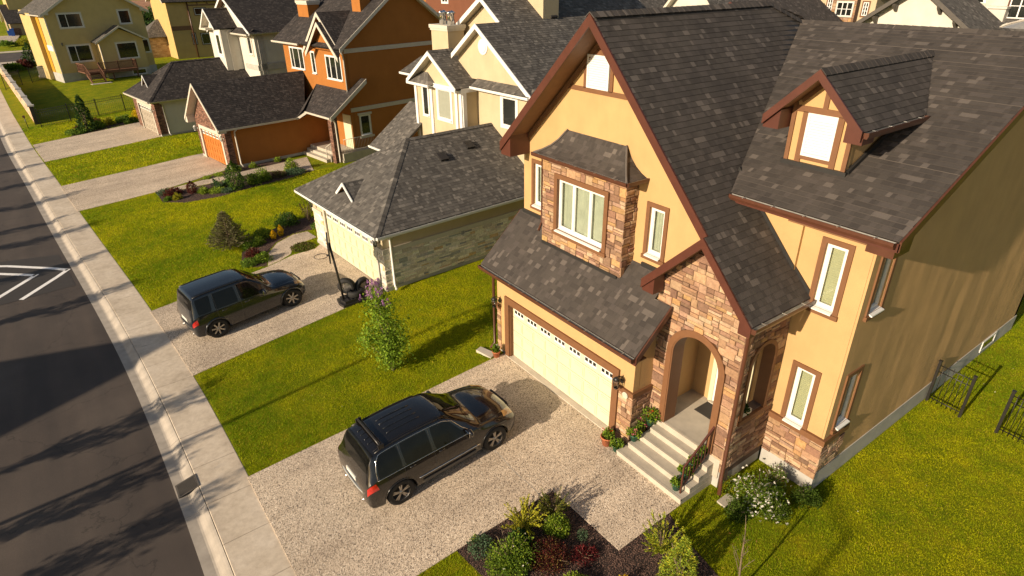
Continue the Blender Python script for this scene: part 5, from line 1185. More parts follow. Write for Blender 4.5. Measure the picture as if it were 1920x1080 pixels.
b = MB(); uvwall(b, [(0, 0, -.1), (4.2, 0, -.1), (4.2, 0, 3), (0, 0, 3)], 0); uvwall(b, [(0, 5, -.1), (0, 0, -.1), (0, 0, 3), (0, 5, 3)], 1); uvwall(b, [(4.2, 0, -.1), (4.2, 5, -.1), (4.2, 5, 3), (4.2, 0, 3)], 1); uvwall(b, [(4.2, 5, -.1), (0, 5, -.1), (0, 5, 3), (4.2, 5, 3)], 0); b.build('wall', 'brick2', ga)
roof('roof', [(-.5, -.5, 2.9), (2.5, 2.5, 5.2), (-.5, 5.5, 2.9)], 'roofB', ga, .1, steps=False); roof('roof', [(-.5, -.5, 2.9), (6.5, -.5, 2.9), (4.6, 2.5, 5.2), (2.5, 2.5, 5.2)], 'roofB', ga, .1, steps=False); roof('roof', [(-.5, 5.5, 2.9), (6.5, 5.5, 2.9), (4.6, 2.5, 5.2), (2.5, 2.5, 5.2)], 'roofB', ga, .1, steps=False)
# G: house with dark roof past the cross street at far left
Gh = simple_house('distant_house', 'distant house with dark roof and brick garage across the side street at the far left', (-3.3, 178, 0), R(6), 12, 9, 2.6, 3.2, 'tan_st', 'roofC', 'x', (('f', 2.5, .2, 3.6, 1.9, 'offwhite', (1,)),))
b = MB(); uvwall(b, [(-.03, -.03, -.2), (1.6, -.03, -.2), (1.6, -.03, 1.4), (-.03, -.03, 1.4)], 0); b.build('brick_facing', 'brick', Gh); b = MB(); b.box((1, 3, 0), (12, 9.5, 7.8)); b.build('upper_storey', 'far_yellow', Gh)
roof('roof', [(.5, 2.5, 7.8), (6.5, 2.5, 10.5), (6.5, 10, 10.5), (.5, 10, 7.8)], 'roofC', Gh, .12, steps=False)
# cross street, its kerbs, drive and beds beyond
def flat(name, pts, z, mat, kind='structure'):
    b = MB(); b.add([(x, y, z) for x, y in pts], [tuple(range(len(pts)))]); f = b.build(name, mat); 
    return tag(f, kind=kind)
flat('side_street', [(-9, 121), (60, 128), (60, 143), (-8, 136)], .02, 'asphalt'); flat('pavement', [(-9, 118.6), (60, 125.5), (60, 127.9), (-9, 120.9)], .035, 'sidewalk'); flat('pavement', [(-9, 136.2), (60, 143.2), (60, 145.6), (-9, 138.8)], .035, 'sidewalk')
flat('driveway', [(-8, 158), (-3.0, 158), (-2.2, 177.8), (-8, 177.8)], .03, 'aggregate')
for i, (x, y, c) in enumerate(((-3.9, 177.2, 'blue'), (-3.3, 176.2, 'blue'))):
    t = thing('wheelie_bin', ['small blue wheelie bin half hidden behind the taller blue bin', 'taller blue wheelie bin beside the distant brick garage'][i], 'bin', (x, y, .03), 0, 'blue bins by the distant garage')
    b = MB(); k = (.75, 1.05)[i]; b.prism([(-.32*k, -.3*k, 0), (.28*k, -.3*k, 0), (.36*k, -.36*k, 1.25*k), (-.38*k, -.36*k, 1.25*k)], (0, .66*k, 0)); b.build('body', 'blue', t); b = MB(); b.prism([(-.42*k, -.4*k, 1.26*k), (.4*k, -.4*k, 1.26*k), (.38*k, -.4*k, 1.36*k), (-.42*k, -.4*k, 1.32*k)], (0, .74*k, 0)); b.build('lid', 'blue', t)
# dirt mound, long fence and white van between the far houses
b = MB(); vs = []; 
for i in range(15):
    for j in range(9):
        x = 18+i*7; y = 205+j*14; vs.append((x, y, -.2+7*math.sin(math.pi*i/14)**.7*math.sin(math.pi*j/8)**.8*(.8+.2*math.sin(i*1.7+j))))
b.add(vs, [(i*9+j, (i+1)*9+j, (i+1)*9+j+1, i*9+j+1) for i in range(14) for j in range(8)], smooth=True); tag(b.build('earth_mound', 'earth'), kind='structure')
t = thing('board_fence', 'long dark board fence below the bare earth mound', 'fence', (24, 158, 0)); b = MB()
for i in range(60): b.box((-8+i*.45, 40-i*.78, -.1), (-7.85+i*.45, 40-(i+1)*.76, 2.6))
b.build('panel', 'found', t)
t = thing('white_van', 'small white van parked far off between the yellow and tan houses', 'van', (19.6, 166, 0), R(20)); b = MB(); b.prism([(-2.3, 0, .4), (2.2, 0, .4), (2.3, 0, 1.0), (1.7, 0, 1.1), (1.2, 0, 1.75), (-2.2, 0, 1.8)], (0, 1.8, 0)); b.build('body', 'white', t); b = MB(); b.prism([(-1.8, -.01, 1.15), (1.2, -.01, 1.15), (.9, -.01, 1.6), (-1.8, -.01, 1.6)], (0, 1.82, 0)); b.build('window', 'glassdark', t)
for x in (-1.5, 1.4):
    for y in (-.02, 1.62): b = MB(); b.tube([(x, y, .35), (x, y+.2, .35)], .35, 12); b.build('wheel', 'tyre', t)
# upper middle: brown and orange houses behind
t = simple_house('dark_brown_house', 'dark brown house glimpsed behind the silver chimney pots', (31, 46, 0), R(8), 9, 8.5, 10.2, 3, 'darkbrown_st', 'roofC', 'x', (('f', 5.3, 8.8, .8, 1.3, 'white', (1, 1)),))
t = simple_house('burnt_orange_house', 'burnt orange house glimpsed behind the roof of the orange house', (32.5, 56.3, 0), R(8), 9, 9, 10.5, 3, 'orange_st', 'roofC', 'x')
# strip above the near roof ridge
t = simple_house('tan_gabled_house', 'tan house whose gable and shingle roof rise just over the near ridge', (36, 31.5, 0), R(0), 10, 4.6, 7.4, 2.0, 'tan_st', 'roofB', 'x', rake='offwhite')
t = simple_house('grey_roofed_house', 'low grey roofed house behind the tan gable', (40, 33, 0), R(0), 10, 14, 6.4, 3.2, 'cream', 'roofB', 'y')
t = simple_house('cream_gable_house', 'cream house with pale wall seen over the middle of the near ridge', (36, 27.2, 0), R(0), 10, 4.0, 8.8, 2.2, 'white_st', 'roofB', 'x')
t = simple_house('yellow_gable_house', 'yellow house with brown bargeboards peeking over the near ridge', (37, 24.3, 0), R(0), 9, 4.6, 7.6, 1.6, 'yellow', 'roofA', 'x', rake='fascia')
# white gable with brackets
t = simple_house('white_gable_house', 'house with broad plain white gable and dark bracketed eaves at top right', (38, 12.2, 0), R(0), 3.2, 7.7, 7.6, 2.75, 'white_st', 'roofB', 'x', rake='darkgrey', ov=.55, under='darkgrey')
for i, (y, z) in enumerate(((13.1, 8.1), (14.0, 8.75), (14.9, 9.4), (17.1, 9.45), (18.0, 8.8), (18.9, 8.15))):
    b = MB(); yy = y-12.2; b.prism([(-.5, yy-.06, z), (0, yy-.06, z), (0, yy-.06, z-.4), (-.1, yy-.06, z-.4), (-.45, yy-.06, z-.12)], (0, .14, 0)); b.build('bracket', 'darkgrey', t)
# yellow and stone house at top right
t = simple_house('stone_fronted_house', 'cream and stone house with brown window trim at top right', (50, 24, 0), R(0), 9, 5.2, 9.6, 2, 'cream', 'roofC', 'x', (('f', 4.35, 7.95, .4, 1.0, 'trim', (1, 1), 'white', 3), ('f', 3.25, 8.2, .4, .9, 'trim', (1, 1), 'white', 3), ('f', .5, 8.0, .4, .9, 'trim', (1, 1), 'white', 3), ('s', 2, 7.6, .9, 1.5, 'trim', (1,))))
b = MB(); b.box((-.5, 1.15, 0), (0, 2.95, 9.8)); bx_ = b.build('stone_wing', 'mortar', t); stones('stone_cladding', bx_, (-.5, 0, 0), Y, nX, 6.4, 9.8, lambda z: [(1.15, 1.3), (2.7, 2.95)] if 7.8 < z < 9.0 else [(1.15, 2.95)], seed=51, ch=.3); window(bx_, (-.5, 1.4, 7.95), Y, nX, 1.2, .95, .08, mtrim='offwhite', lights=(1, 1, 1), rows=2, pane='glassdark', frame=.05, sill=False)
b = MB(); b.prism([(-.9, 2.7, 0), (-.9, 2.7, 7.4), (-.9, 3.9, 8.75), (-.9, 5.1, 7.4), (-.9, 5.1, 0)], (.9, 0, 0)); gg = b.build('stone_gable', 'mortar', t); stones('stone_cladding', gg, (-.9, 0, 0), Y, nX, 6.0, 8.6, lambda z: [(2.75+max(0, (z-7.3)*.9), 5.05-max(0, (z-7.3)*.9))] if z > 7.3 or True else [], seed=52, ch=.3); rakes(gg, -1.0, [(5.3, 7.3), (3.9, 8.9), (2.5, 7.3)], .14, 'trim')
# greige house with arched window and umbrella
t = simple_house('greige_house', 'pale greige house with arched window at the top right corner', (45.5, 10.0, 0), R(0), 9, 8.2, 10.6, 2.4, 'greige_st', 'roofB', 'x', (('f', 5.7, 8.1, 1.5, 1.05, 'greytrim', (1, 1, 1), 'white', 2), ('f', 2.9, 8.5, 1.5, 1.3, 'bronze', (1, 1, 1), 'white', 2), ('f', .6, 8.3, 1.1, 1.2, 'bronze', (1, 1), 'white', 2)))
b = MB()
aa = [(-.04, 6.45-.85*math.cos(math.pi*i/12), 9.25+.5*math.sin(math.pi*i/12)) for i in range(13)]; b.prism(aa, (.03, 0, 0)); ab_ = b.build('arched_window', 'white', t)
b = MB(); aa = [(-.06, 6.45-.7*math.cos(math.pi*i/12), 9.3+.36*math.sin(math.pi*i/12)) for i in range(13)]; b.prism(aa, (.01, 0, 0)); b.build('pane', 'glassdark', ab_)
b = MB(); b.box((-.5, 4.35, 0), (0, 5.25, 9.0)); b.box((-.6, 4.3, 9.0), (0, 5.3, 9.12)); b.build('chimney_breast', 'white_st', t)
roof('lower_roof', [(-3.6, .2, 7.2), (0, .2, 8.5), (0, 4.4, 8.5), (-3.6, 4.4, 7.2)], 'roofB', t, .1, steps=False)
t = thing('patio_umbrella', 'pale blue patio umbrella on the terrace at the top right corner', 'umbrella', (40, 11.55, 6.9)); b = MB(); b.lathe([(1.3, 1.55), (.9, 1.75), (.4, 1.92), (0, 2.0)], (0, 0, 0), 8); b.build('canopy', 'lampclear', t); b = MB(); b.tube([(0, 0, 0), (0, 0, 2)], .03, 6); b.build('pole', 'black', t)
t = thing('terrace', 'brown walled roof terrace holding the patio umbrella', 'terrace', (39, 10, 0)); b = MB(); b.box((0, 0, 0), (3, 2.9, 6.9)); b.build('wall', 'orange_st', t); b = MB(); b.box((-.06, -.06, 6.9), (3, .06, 7.35)); b.box((-.06, .06, 6.9), (.06, 2.9, 7.35)); b.build('parapet', 'offwhite', t)
# house across the street (its shadow crosses the road)
simple_house('opposite_house', 'gabled house across the street, outside the picture, throwing its shadow over the road', (-34, 16.2, -.45), R(0), 10.5, 9.4, 4.4, 4.75, 'cream', 'roofC', 'x', ov=.4)

# ================================================================== plants
def bulk(name, verts, faces_n, col, mat, parent=None, normals=None):
    """verts (n*k,3) numpy, faces of k verts each"""
    k = faces_n; nf = len(verts)//k; me = bpy.data.meshes.new(name); me.vertices.add(len(verts)); me.vertices.foreach_set('co', verts.astype('f').ravel())
    me.loops.add(len(verts)); me.loops.foreach_set('vertex_index', np.arange(len(verts), dtype='i')); me.polygons.add(nf); me.polygons.foreach_set('loop_start', np.arange(0, len(verts), k, dtype='i'))
    me.update(calc_edges=True); at = me.color_attributes.new('Col', 'FLOAT_COLOR', 'CORNER'); c = np.ones((len(verts), 4), 'f'); c[:, :3] = np.repeat(col, k, axis=0); at.data.foreach_set('color', c.ravel())
    me.materials.append(M[mat]); o = bpy.data.objects.new(name, me); C.objects.link(o)
    if parent is not None: o.parent = parent
    return o
def leafcloud(P, size, pal, seed=0, aspect=.55, up=.3, jit=.18, outward=None):
    """diamond leaves at points P"""
    r = np.random.default_rng(seed); n = len(P)
    d = r.normal(size=(n, 3)); 
    if outward is not None: d = d*.7+outward
    d[:, 2] += up; d /= np.linalg.norm(d, axis=1)[:, None]+1e-9
    e = np.cross(d, r.normal(size=(n, 3))); e /= np.linalg.norm(e, axis=1)[:, None]+1e-9
    s = (size*r.uniform(.6, 1.3, n))[:, None]
    q = np.stack([P, P+d*s*.5+e*s*aspect*.5, P+d*s, P+d*s*.5-e*s*aspect*.5], 1).reshape(-1, 3)
    pal = np.array(pal); c = pal[r.integers(0, len(pal), n)]*r.uniform(1-jit, 1+jit, (n, 1)); return q, c
GREEN = [(.10, .18, .018), (.14, .23, .025), (.19, .28, .03), (.08, .14, .018)]
LIME = [(.24, .32, .025), (.20, .28, .025), (.30, .37, .035), (.15, .23, .025)]
YELG = [(.36, .33, .02), (.30, .30, .02), (.42, .38, .03), (.20, .22, .02)]
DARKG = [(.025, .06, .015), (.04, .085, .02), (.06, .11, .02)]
RED = [(.10, .02, .02), (.15, .03, .02), (.06, .015, .015), (.13, .06, .03)]
SPR = [(.11, .11, .045), (.14, .135, .06), (.08, .08, .03), (.17, .15, .07)]
BLUEG = [(.09, .15, .08), (.12, .18, .10), (.06, .11, .05)]
YEL = [(.75, .50, .01), (.65, .42, .01), (.5, .36, .02)]
def lumpy(n, r, h, seed, lumps=9, fill=.45, bias=0):
    """points filling an uneven mound of radius r and height h"""
    g = np.random.default_rng(seed); C_ = g.normal(size=(lumps, 3)); C_ /= np.linalg.norm(C_, axis=1)[:, None]; C_ *= .5*g.uniform(.6, 1.1, (lumps, 1)); C_[:, 2] = np.abs(C_[:, 2])*.9
    k = g.integers(0, lumps, n); d = g.normal(size=(n, 3)); d /= np.linalg.norm(d, axis=1)[:, None]; rad = (fill+(1-fill)*g.random((n, 1))**.6)*g.uniform(.42, .6, (lumps, 1))[k]
    P = C_[k]+d*rad; P[:, 2] = np.abs(P[:, 2]); out = P/(np.linalg.norm(P, axis=1)[:, None]+1e-9)
    return P*np.array([r, r, h]), out
def stems(b, n, r, h, seed, rad=.008):
    g = random.Random(seed)
    for i in range(n):
        a = g.random()*6.28; q = g.uniform(.3, .9); b.tube([(0, 0, 0), (math.cos(a)*r*q*.4, math.sin(a)*r*q*.4, h*.45), (math.cos(a)*r*q, math.sin(a)*r*q, h*.85)], [rad*1.6, rad, rad*.4], 5)
PROTO = {}
def shrub(kind, label, x, y, r, h, pal, n=900, size=.06, seed=None, cat='shrub', name=None, group=None, z=None, flowers=None, nf=60, mat='leaf', up=.3, aspect=.55, lumps=9, parent=None):
    seed = seed if seed is not None else random.randint(0, 9999)
    z = gz(x, y) if z is None else z
    t = thing(name or kind, label, cat, (x, y, z), random.random()*0, group)
    g = np.random.default_rng(seed)
    if kind in ('round_shrub', 'flowering_shrub', 'red_shrub'): P, out = lumpy(n, r, h, seed, lumps)
    elif kind == 'conifer':
        u = g.random(n)**.62; zz = h*(1-u); ph = g.random(n)*6.28; lob = 1+.16*np.sin(ph*5+zz*9)+.12*np.sin(zz/h*34); rr = r*u**.9*lob*(.5+.5*g.random(n)**.45)
        P = np.stack([rr*np.cos(ph), rr*np.sin(ph), zz+.02], 1); out = np.stack([np.cos(ph), np.sin(ph), np.full(n, .15)], 1)
    elif kind == 'column_shrub':
        u = g.random(n); zz = h*u; ph = g.random(n)*6.28; prof = np.sin(np.clip(u*.92+.16, 0, 1)*np.pi)**.45; lob = 1+.2*np.sin(ph*3+zz*6); rr = r*prof*lob*(.5+.5*g.random(n)**.5)
        P = np.stack([rr*np.cos(ph), rr*np.sin(ph), zz], 1); out = np.stack([np.cos(ph)*.5, np.sin(ph)*.5, np.full(n, .9)], 1)
    elif kind == 'juniper':
        k = 46; br = g.random(k)*6.28; el = g.uniform(.15, .75, k); L = g.uniform(.6, 1.15, k); i = g.integers(0, k, n); u = g.random(n)**.7
        P = np.stack([np.cos(br[i])*u*L[i]*r, np.sin(br[i])*u*L[i]*r, u**.9*el[i]*h*1.5+.04], 1)+g.normal(size=(n, 3))*r*.06*(1.15-u)[:, None]; out = np.stack([np.cos(br[i]), np.sin(br[i]), el[i]*.8], 1)*1.6
    elif kind == 'flat_plant':
        ph = g.random(n)*6.28; rr = r*np.sqrt(g.random(n)); P = np.stack([rr*np.cos(ph), rr*np.sin(ph), h*g.random(n)*(1-.4*(rr/r)**2)], 1); out = None
    q, c = leafcloud(P, size, pal, seed, aspect, up, outward=out)
    bulk('foliage', q, 4, c, mat, t)
    if kind != 'flat_plant': b = MB(); stems(b, 7, r*.8, h*.8, seed, .006+.01*h); b.build('stem', 'bark', t)
    if flowers is not None:
        P2, o2 = lumpy(nf, r*1.04, h*1.06, seed+1, lumps); q, c = leafcloud(np.repeat(P2, 4, 0), size*.75 if not isinstance(flowers[1], float) else flowers[1], flowers[0], seed+2, .9, .6); bulk('blossom', q, 4, c, 'leaf', t)
    return t
WHITE = [(.85, .80, .68), (.8, .78, .70)]
# near bed (bottom centre)
shrub('round_shrub', 'large dense green bush dotted with tiny white flowers at the bottom of the near bed', 5.2, 7.45, .62, .85, GREEN+LIME[:2], 5200, .05, 101, flowers=(WHITE, .03), nf=9)
shrub('juniper', 'feathery golden juniper against the driveway edge of the near bed', 6.0, 8.0, .50, .42, YELG, 3600, .06, 102, mat='needle', aspect=.3)
shrub('round_shrub', 'bright green bush just below the inner corner of the near bed', 6.5, 7.45, .40, .55, LIME+GREEN[:1], 3600, .045, 103)
shrub('juniper', 'small dark olive juniper at the tip of the near bed', 6.75, 7.85, .36, .5, [(.10, .11, .02), (.16, .15, .02), (.06, .08, .02)], 2400, .06, 104, mat='needle', aspect=.3)
shrub('red_shrub', 'spreading dark red barberry in the middle of the near bed', 5.95, 6.95, .62, .42, RED+[(.16, .12, .03)], 4200, .04, 105, lumps=14)
shrub('red_shrub', 'smaller crimson barberry on the house side of the near bed', 6.55, 6.55, .32, .32, [(.13, .02, .02), (.2, .03, .03), (.07, .015, .015)], 1500, .04, 106)
shrub('round_shrub', 'low lime green bush at the bottom edge of the near bed', 5.9, 6.1, .42, .42, LIME, 2600, .045, 107)
shrub('juniper', 'golden green juniper beside the lawn corner in the near bed', 7.95, 5.62, .40, .8, YELG[1:]+LIME[:2], 3200, .06, 108, mat='needle', aspect=.3)
shrub('conifer', 'upright yellow green false cypress at the bottom right of the near bed', 7.75, 4.95, .42, 1.25, YELG[1:3]+LIME, 4800, .06, 109, mat='needle', aspect=.3)
shrub('flat_plant', 'grey green catmint clump by the lower driveway edge', 4.9, 8.12, .3, .28, BLUEG, 900, .05, 110)
shrub('flat_plant', 'tiny pale green sprout at the driveway edge of the near bed', 4.95, 8.4, .1, .12, LIME, 120, .05, 111)
shrub('flat_plant', 'small yellow flower cluster near the bottom edge of the near bed', 6.75, 5.55, .11, .28, YEL, 160, .06, 112)
shrub('flat_plant', 'low green plant with a few yellow buttons at the bottom of the near bed', 6.95, 5.1, .28, .18, GREEN, 500, .05, 113, flowers=(YEL, .03), nf=5)
shrub('flat_plant', 'small grey leaved plant alone in the dark mulch of the near bed', 6.85, 6.95, .13, .25, BLUEG, 260, .04, 114)
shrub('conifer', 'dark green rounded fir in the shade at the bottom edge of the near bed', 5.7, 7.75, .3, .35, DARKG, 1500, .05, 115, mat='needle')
# bare young tree at the bottom
t = thing('bare_sapling', 'leafless young tree with pale upright branches at the bottom edge of the lawn', 'sapling', (8.3, 4.0, 0)); t.scale = (.66, .66, .66); b = MB(); gg = random.Random(4)
b.tube([(0, 0, 0), (.08, .03, .8), (.15, .14, 1.6), (.38, .30, 2.2), (.42, .42, 2.75)], [.035, .03, .024, .014, .006], 7)
for (z0, a, L) in ((1.0, .3, .9), (1.2, 2.4, 1.0), (1.5, 4.2, .7), (1.85, 1.0, .35), (2.1, 3.5, .3), (.8, 5.2, 1.0), (.9, 1.7, .8)):
    p = V((.1, .1, z0)); e = p+V((math.cos(a)*L*.35, math.sin(a)*L*.35, L*.8)); b.tube([p, p.lerp(e, .5)+V((.04, .02, 0)), e], [.013, .009, .004], 5)
    for k in range(3): q = p.lerp(e, .5+k*.17); b.tube([q, q+V((gg.uniform(-.15, .15), gg.uniform(-.15, .15), .12))], [.006, .003], 4)
b.build('branches', 'bark', t); P = np.array([(.1+gg.uniform(-.3, .5), .2+gg.uniform(-.3, .4), gg.uniform(1.4, 2.7)) for i in range(26)]); q, c = leafcloud(P, .05, [(.25, .10, .04), (.18, .06, .03)], 3); bulk('buds', q, 4, c, 'leaf', t)
# plants by the entry
shrub('flowering_shrub', 'spirea bush covered in white blossom by the stone corner', 10.85, 5.25, .85, .68, GREEN+LIME[:1], 4400, .045, 120, flowers=(WHITE, .042), nf=230, lumps=22)
shrub('flowering_shrub', 'taller reddish tipped shrub with white blossom against the foundation', 11.5, 5.25, .4, .85, GREEN+[(.14, .07, .03)], 2400, .04, 121, flowers=(WHITE, .04), nf=70)
shrub('round_shrub', 'low green bush beneath the downspout beside the steps', 10.05, 5.25, .36, .42, [(.07, .12, .015), (.10, .15, .02), (.05, .09, .01)], 2400, .045, 122)
shrub('round_shrub', 'low green bush in front of the white spirea', 10.75, 4.68, .38, .40, [(.09, .14, .015), (.12, .17, .02), (.06, .10, .01)], 2600, .045, 123)
shrub('round_shrub', 'green bush at the foundation corner of the near house', 11.75, 4.55, .36, .5, [(.07, .12, .015), (.10, .15, .02), (.05, .09, .01)], 2400, .045, 124)
t = thing('paving_slab', 'small pale concrete slab in the grass under the downspout', 'slab', (10.2, 5.62, .01)); b = MB(); b.box((-.2, -.12, 0), (.2, .12, .05)); b.build('slab', 'step', t)
t = thing('splash_block', 'white splash block under the downspout at the garage corner', 'splash block', (9.2, 14.3, 0), R(-70)); b = MB(); b.prism([(-.32, -.12, .09), (.3, -.16, .02), (.3, .16, .02), (-.32, .12, .09)], (0, 0, -.1)); b.build('slab', 'offwhite', t)
# potted flowers
def pot(label, x, y, z, pr, pm, fl, seed, r=.17, h=.3, nf=26, up=False):
    t = thing('flower_pot', label, 'potted plant', (x, y, z), 0, 'flower pots around the entry steps'); b = MB(); b.lathe([(0, .0), (pr*.7, 0), (pr, pr*1.55), (pr*1.1, pr*1.55), (pr*1.1, pr*1.8), (pr*.95, pr*1.8), (pr*.9, pr*1.5), (0, pr*1.5)], (0, 0, 0), 18); b.build('pot', pm, t)
    P, o_ = lumpy(620, r, h, seed, 7); P[:, 2] += pr*1.5; q, c = leafcloud(P, .055, LIME[:2]+GREEN, seed, .8, .4, outward=o_); bulk('foliage', q, 4, c, 'leaf', t)
    if fl: P, o_ = lumpy(nf, r*1.05, h*1.15, seed+5, 7); P[:, 2] += pr*1.5; P = P[P[:, 2] > pr*1.5+h*.35]; q, c = leafcloud(np.repeat(P, 8, 0)+np.random.default_rng(seed).normal(size=(len(P)*8, 3))*.012, .035, fl, seed, .9, .3); bulk('flowers', q, 4, c, 'leaf', t)
    return t
REDF = [(.75, .03, .01), (.6, .02, .01)]; PINK = [(.75, .22, .28), (.65, .15, .22)]
pot('terracotta pot of white flowers at the left garage corner', 9.35, 13.93, 0, .13, 'terracotta', WHITE, 201, .14, .32, 14)
pot('terracotta pot of red geraniums on the driveway beside the steps', 9.32, 8.75, 0, .16, 'terracotta', REDF, 202, .22, .32, 16)
pot('green pot of white and lime flowers between the terracotta pot and the lowest step', 9.35, 8.42, 0, .11, 'greenpot', WHITE, 203, .2, .22, 10)
pot('green pot of pink geraniums on the second step', 9.72, 8.18, .34, .11, 'greenpot', PINK, 204, .24, .26, 14)
pot('green pot of pink geraniums against the brick pier', 9.98, 8.34, .4, .12, 'greenpot', PINK+WHITE[:1], 205, .28, .34, 16)
pot('largest geranium, with red and pink heads, at the top of the steps by the arch', 10.2, 8.1, .68, .12, 'greenpot', REDF+PINK[:1], 206, .28, .36, 16)
pot('green pot with white flowers on the bottom step outside the handrail', 9.42, 6.5, .17, .11, 'greenpot', WHITE, 207, .15, .2, 4)
pot('green pot of yellow green leaves on the second step behind the handrail', 9.72, 6.52, .34, .11, 'greenpot', None, 208, .17, .24)
pot('green pot with a red bloom on the third step behind the handrail', 9.98, 6.52, .51, .11, 'greenpot', REDF, 209, .17, .24, 3)
pot('green pot on the top step next to the stone pier', 10.25, 6.5, .68, .11, 'greenpot', None, 210, .15, .22)
t = thing('window_planter', 'square planter of dark green leaves on the sill of the side arch', 'planter', (11.0, 6.13, 1.93)); b = MB(); b.box((-.2, -.12, 0), (.2, .12, .12)); b.build('pot', 'offwhite', t); P, o_ = lumpy(500, .22, .3, 211, 6); P[:, 2] += .1; q, c = leafcloud(P, .06, DARKG, 211, .8, .4); bulk('foliage', q, 4, c, 'leaf', t)
t = thing('doormat', 'dark rubber doormat on the porch floor', 'doormat', (11.68, 7.3, .853)); b = MB(); b.box((-.28, -.38, 0), (.28, .38, .012))
for i in range(9): b.box((-.25+i*.058, -.35, .012), (-.22+i*.058, .35, .018))
b.build('mat', 'mat_rubber', t)
# lilac
t = thing('lilac_bush', 'tall loose lilac bush with purple blossom at its top, standing in the near lawn', 'bush', (6.41, 15.5, -.17)); g = np.random.default_rng(31); b = MB(); Ps = []; Fl = []
tips = [(.15, .35, 2.15), (-.1, .55, 2.45), (-.25, .2, 1.9), (.3, .1, 1.7), (.05, .8, 2.6), (-.45, .5, 1.5), (.4, .45, 1.35), (-.75, .35, 1.3), (.25, .7, 2.35), (.0, .2, 1.2), (.35, -.15, 1.1), (-.2, -.1, 1.3), (-.15, .9, 2.3), (.2, 1.0, 2.5)]
for i, tp_ in enumerate(tips):
    tp_ = V(tp_); m1 = V((tp_.x*.25+g.normal()*.05, tp_.y*.25+g.normal()*.05, tp_.z*.45)); b.tube([(g.normal()*.05, g.normal()*.05, -.05), m1, tp_], [.022, .015, .006], 5)
    for k in range(430):
        u = .22+.78*random.random(); p = (m1*(1-u)+tp_*u) if u > .5 else m1*(u*2)*.9+V((0, 0, .12)); s_ = .19 if u < .85 else .12; Ps.append([p.x+g.normal()*s_, p.y+g.normal()*s_, p.z+g.normal()*s_*.9])
    if tp_.z > 2.1:
        for k in range(5):
            q_ = tp_+V((g.normal()*.13, g.normal()*.13, .0+g.random()*.15))
            for j in range(34): u = random.random(); Fl.append([q_.x+g.normal()*.035*(1-u), q_.y+g.normal()*.035*(1-u), q_.z+u*.2])
b.build('branches', 'bark', t); Ps = np.array(Ps); Ps = Ps[(Ps[:, 2] > .12)]; q, c = leafcloud(Ps, .085, [(.17, .28, .02), (.23, .36, .03), (.29, .40, .04), (.12, .20, .02)], 32, .6, .1); bulk('foliage', q, 4, c, 'leaf', t)
q, c = leafcloud(np.array(Fl), .035, [(.42, .20, .42), (.55, .30, .52), (.34, .15, .36)], 33, .9); bulk('blossom', q, 4, c, 'leaf', t)
b = MB(); b.add([(-.35, -.3, .0), (.3, -.34, .0), (.36, .26, .01), (-.3, .3, .0)], [(0, 1, 2, 3)]) if False else None
# blue spruce on the lawn of the cream house
def spruce(label, x, y, r, h, seed, name='spruce_tree', pal=SPR):
    t = thing(name, label, 'conifer', (x, y, gz(x, y))); g = np.random.default_rng(seed); Ps = []; D = []; b = MB(); b.tube([(0, 0, 0), (0, 0, h)], [.06, .01], 7); b.build('trunk', 'bark', t); bb = MB()
    nl = 15
    for i in range(nl):
        z = .12+(h-.2)*i/nl; rr = r*(1-i/nl)**.85; nb = int(14-6*i/nl)
        for k in range(nb):
            a = 6.28*(k+g.random()*.7)/nb; L = rr*g.uniform(.8, 1.15); tip = np.array([math.cos(a)*L, math.sin(a)*L, z+.16*L+.05]); bas = np.array([0, 0, z])
            bb.tube([bas, tip], [.012, .004], 4)
            n_ = int(60*L/r)+16; u = .2+.8*g.random(n_)**.8; P = bas+(tip-bas)*u[:, None]+g.normal(size=(n_, 3))*.055*(1.2-u)[:, None]; Ps.append(P); dd = np.repeat((tip-bas)[None]/L*1.2, n_, 0); D.append(dd)
    bb.build('branches', 'bark', t); P = np.concatenate(Ps); q, c = leafcloud(P, .085, pal, seed, .28, .1, outward=np.concatenate(D)); bulk('crown', q, 4, c, 'needle', t); return t
spruce('young grey green spruce standing alone on the lawn of the cream house', 4.75, 29.2, .98, 1.85, 41)
# bed in front of the cream house
shrub('red_shrub', 'dark red barberry in the bed in front of the parked navy car', 5.35, 27.45, .42, .55, RED, 1500, .07, 301)
shrub('round_shrub', 'round green shrub nearest the roof of the navy car', 5.5, 26.6, .42, .5, GREEN+LIME[:1], 1500, .07, 302)
shrub('flat_plant', 'low green plant at the lawn edge beside the navy car', 4.95, 26.7, .38, .3, GREEN, 900, .07, 303)
shrub('round_shrub', 'broad dark green shrub behind the spruce, near the cream house', 7.7, 30.1, .75, .75, DARKG+GREEN[:1], 2200, .08, 304)
shrub('juniper', 'grey brown bare looking shrub at the corner of the cream garage', 8.75, 29.8, .38, 1.15, [(.08, .05, .03), (.11, .075, .04), (.06, .05, .03)], 1300, .08, 305, aspect=.2)
shrub('column_shrub', 'small golden upright shrub left of its twin by the curved path', 6.65, 28.75, .12, .42, YEL, 420, .07, 306, group='golden shrubs by the curved path')
shrub('column_shrub', 'small golden upright shrub nearer the garage by the curved path', 7.05, 28.95, .13, .5, YEL, 420, .07, 307, group='golden shrubs by the curved path')
shrub('round_shrub', 'mid green shrub between the spruce and the curved path', 5.9, 28.6, .42, .45, LIME[1:]+GREEN, 1300, .07, 308)
shrub('round_shrub', 'green shrub beside the spruce at the lawn edge', 5.4, 28.5, .40, .35, GREEN, 1200, .07, 309)
shrub('flat_plant', 'taller leafy perennial clump right of the spruce', 6.3, 29.3, .4, .5, LIME[1:]+GREEN, 1000, .08, 310)
